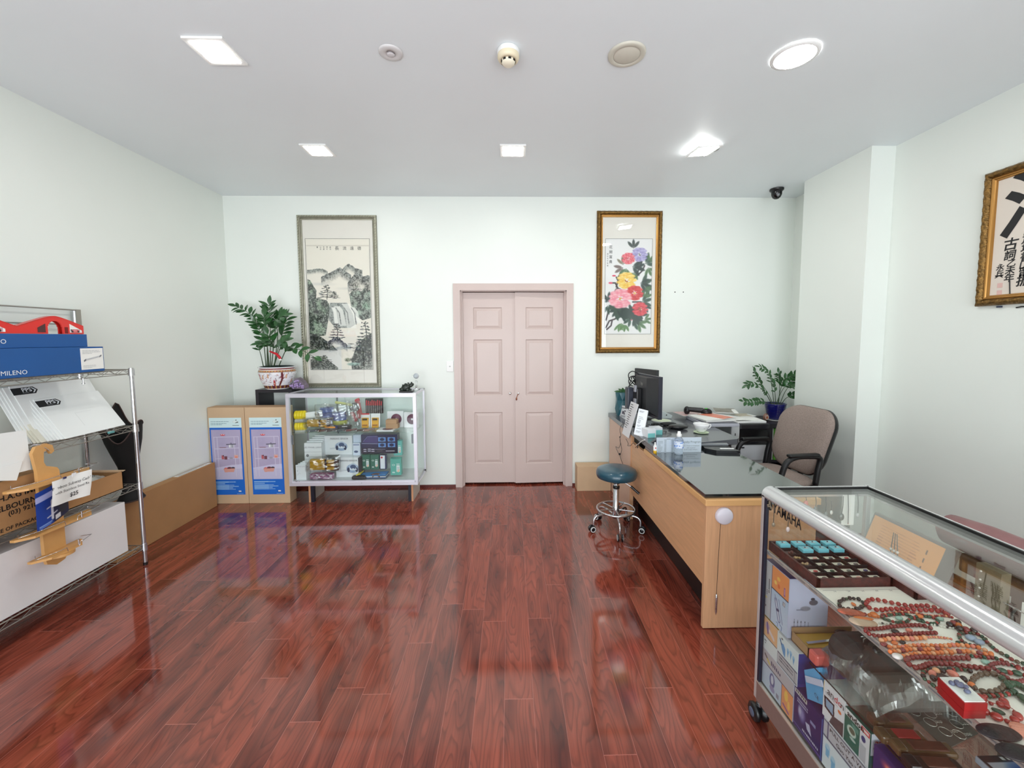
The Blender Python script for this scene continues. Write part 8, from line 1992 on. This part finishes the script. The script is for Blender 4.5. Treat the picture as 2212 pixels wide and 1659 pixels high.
c = Canvas(60, 60, (60, 40, 110)); c.ell(.5, .3, .3, .2, (206, 90, 110), .9, .8).ell(.5, .3, .14, .1, (240, 150, 110), .9, .8).line([(.5, .5), (.9, .9)], .04, (214, 210, 220)).line([(.3, .6), (.8, 1)], .03, (30, 24, 60))
fbox('purple_carton', 'purple carton with a glowing picture beside the green carton', .975, 1.068, .352, .445, .05, mat('purple_board', (60, 40, 110), .3), canvas=c)

# ---- goods on the lower glass shelf
LS = SH2
DKC2 = mat('dark_grey_cloth', (58, 58, 58), .8, var=.2, vscale=30)
wg = thing('wrapped_bundle', 'dark grey cloth bundle in a crumpled clear bag on the lower glass shelf', 'package', (1.22, 1.18, LS))
MB().box((1.070, 1.200, LS+.002), (1.37, 1.325, LS+.135), .045).build('dark_bundle', DKC2, wg)
MB().box((1.075, 1.110, LS+.002), (1.38, 1.200, LS+.085), .030).build('grey_bundle', mat('mid_grey_cloth', (128, 124, 118), .7, var=.15, vscale=20), wg)
def bagfn(x0, x1, y0, y1, h, seed, am=.008):
    r_ = np.random.RandomState(seed); ph = r_.rand(6)*6
    def fn(u, v):
        e = (math.sin(PI*u)*math.sin(PI*v))**.4
        wv = am*(math.sin(11*u+ph[0]+4*v)+.7*math.sin(19*v+ph[1]-6*u)+.5*math.sin(31*u+13*v+ph[2]))
        return Vector((x0+(x1-x0)*u+wv, y0+(y1-y0)*v+wv*.7, LS+.003+h*e+abs(wv)*e))
    return fn
MB().grid(bagfn(1.045, 1.40, 1.085, 1.34, .145, 3, .010), 40, 30, False).build('clear_bag', BAG, wg)
sb_ = thing('scissors_tray', 'open kraft tray holding black-handled scissors on yellow card on the lower glass shelf', 'tray', (1.15, 1.39, LS))
SX0_, SX1_, SY0_, SY1_ = 1.040, 1.265, 1.345, 1.432
KR = mat('kraft_tray', (170, 138, 98), .6)
MB().box((SX0_, SY0_, LS+.0006), (SX1_, SY1_, LS+.004)).box((SX0_, SY0_, LS), (SX0_+.003, SY1_, LS+.036)).box((SX1_-.003, SY0_, LS), (SX1_, SY1_, LS+.036)).box((SX0_, SY0_, LS), (SX1_, SY0_+.003, LS+.036)).box((SX0_, SY1_-.003, LS), (SX1_, SY1_, LS+.050)).build('tray_body', KR, sb_)
sc2 = thing('scissors', 'black-handled scissors lying on yellow card in the kraft tray', 'scissors', (1.16, 1.39, LS+.03))
MB().box((SX0_+.008, SY0_+.008, LS+.005), (SX1_-.006, SY1_-.008, LS+.030)).build('yellow_card', mat('mustard_card', (206, 166, 66), .5), sb_)
MB().obox((1.11, 1.378, LS+.034), Vector((.11, .012, 0)), Y*.010, Z*.003).build('blade', CHR, sc2)
for s_ in (-1, 1): MB().tube([Vector((1.215+.024*math.cos(a), 1.392+s_*.020+.013*math.sin(a), LS+.038)) for a in np.linspace(0, 2*PI, 18)[:-1]], .0042, 6, True).build('handle_loop', BK, sc2)
MB().obox((1.178, 1.388, LS+.037), Vector((.05, .012, 0)), Y*.012, Z*.006, .002).build('handle_shank', BK, sc2)
t = thing('salmon_pack', 'salmon pink and blue pack in film beside the kraft tray', 'package', (1.10, 1.325, LS))
MB().box((1.036, 1.300, LS+.001), (1.085, 1.342, LS+.042), .008).build('salmon_part', mat('salmon_plastic', (230, 112, 104), .3), t); MB().box((1.085, 1.305, LS+.001), (1.24, 1.342, LS+.030), .008).build('blue_part', mat('steel_blue_plastic', (110, 152, 176), .3), t)
for k in range(5):
    if k == 0: cbk = thing('cable_lot', 'black and white cables in film at the back of the lower glass shelf', 'cable', (1.33, 1.36, LS))
    MB().tube(spline([Vector((1.28+.14*q/5, 1.33+.018*k+.008*math.sin(q+k), LS+.014+.008*math.sin(q*1.7+k))) for q in range(6)], 4), .0075, 6).build('cable_run', WH if k % 2 else CBL, cbk)
BRZ = mat('olive_brown_film', (96, 74, 44), .3, var=.3, vscale=25, coat=.4)
BRD2 = mat('dark_brown_core', (84, 44, 26), .5)
for k, (x, y, w_, rot, lab) in enumerate(((*at(1924, 1556, 'z', .49)[:2], .105, -.05, 'olive-brown wrapped knife pouch farthest along the lower shelf'), (*at(1948, 1590, 'z', .49)[:2], .12, -.1, 'olive-brown wrapped pouch with a red patch, second on the lower shelf'), (*at(1995, 1616, 'z', .49)[:2], .15, -.08, 'large brown wrapped pouch, third on the lower shelf'), (*at(2018, 1652, 'z', .49)[:2], .13, -.1, 'black wrapped pouch nearest the camera on the lower shelf'))):
    t = thing('wrapped_pouch', lab, 'pouch', (x, y, LS), 'wrapped pouches on the lower glass shelf'); M_ = T(x, y, LS) @ Rz(rot)
    MB(M_).box((-w_/2, -.020, .001), (w_/2, .020, .022), .008).build('pouch_body', BRZ if k < 3 else mat('black_brown_film', (40, 32, 26), .3, coat=.4), t)
    MB(M_).box((-w_/2-.004, -.019, .002), (-w_/2+.025, .019, .026), .006).build('folded_end', BRZ if k < 3 else BK, t)
    MB(M_).box((-w_/2+.04, -.014, .020), (w_/2-.02, .014, .025), .004).build('core', BRD2 if k != 1 else mat('red_patch', (150, 34, 30), .4), t)
gc = thing('keyring_card', 'grey velvet card displaying chrome ring keychains on the lower glass shelf', 'display card', (1.30, 1.04, LS))
ga, gb, gc_, gd = at(1955, 1533, 'z', LS+.004), at(2030, 1508, 'z', LS+.004), at(2113, 1583, 'z', LS+.004), at(2045, 1618, 'z', LS+.004)
mb = MB(); mb._add([ga, gb, gc_, gd, ga-Z*.003, gb-Z*.003, gc_-Z*.003, gd-Z*.003], [(0,3,2,1), (4,5,6,7), (0,1,5,4), (1,2,6,5), (2,3,7,6), (3,0,4,7)])
mb.build('velvet_card', mat('grey_velvet', (112, 108, 100), .8), gc)
KC = mat('keyring_chrome', (214, 212, 206), .15, .95)
for k, (u, v) in enumerate(((.14, .1), (.18, .62), (.46, .2), (.44, .86), (.70, .70), (.74, .30), (.90, .52), (.30, .38))):
    q = ga.lerp(gb, v).lerp(gd.lerp(gc_, v), u)+Z*.004
    ks = MB().tube([q+Vector((.014*math.cos(a), .014*math.sin(a), .002)) for a in np.linspace(0, 2*PI, 22)[:-1]], .0013, 5, True).build('key_ring', KC, gc)
    for j in range(3): MB().tube([q+Vector((.018+.007*j+.003*math.cos(a), .003*math.sin(a), .002)) for a in np.linspace(0, 2*PI, 10)[:-1]], .001, 4, True).build('chain_link', KC, gc)
tp_ = thing('toy_pack', 'red, blue and silver toy pack with a black border at the frame bottom', 'package', (1.33, .90, LS))
c = Canvas(90, 60, (186, 190, 206)); nz = c.noise(5, 4, 9)
c.rect(0, 0, 1, .12, (24, 22, 30)).rect(0, .12, .05, 1, (24, 22, 30)); c.ell(.40, .55, .30, .34, (38, 92, 170), 1, .3).line([(.12, .40), (.40, .50), (.72, .85)], .07, (196, 34, 44)).line([(.2, .75), (.45, .55), (.6, .3)], .03, (20, 40, 90)).ell(.78, .42, .14, .2, (206, 210, 220), 1, .4).ell(.80, .40, .08, .12, (120, 124, 140), 1, .5)
for k in range(7): c.rect(.28+.07*k, .03, .32+.07*k, .09, (214, 216, 220))
MB().box((1.225, .82, LS+.0005), (1.43, .985, LS+.018), .002).build('pack_body', mat('pack_silver', (170, 174, 190), .3), tp_)
c.put('pack_print', (1.227, .983, LS+.0192), (.20, 0, 0), (0, -.16, 0), parent=tp_, rough=.2)
t = thing('clear_film_pack', 'clear film pack of white stones behind the toy pack', 'package', (1.36, 1.02, LS))
MB().grid(bagfn(1.33, 1.44, .99, 1.13, .03, 13, .004), 20, 20, False).build('film', BAG, t); MB().box((1.35, 1.02, LS+.001), (1.42, 1.10, LS+.02), .008).build('white_content', mat('white_content', (206, 206, 210), .5), t)
for o in bpy.data.objects:
    if '_org' in o: del o['_org']
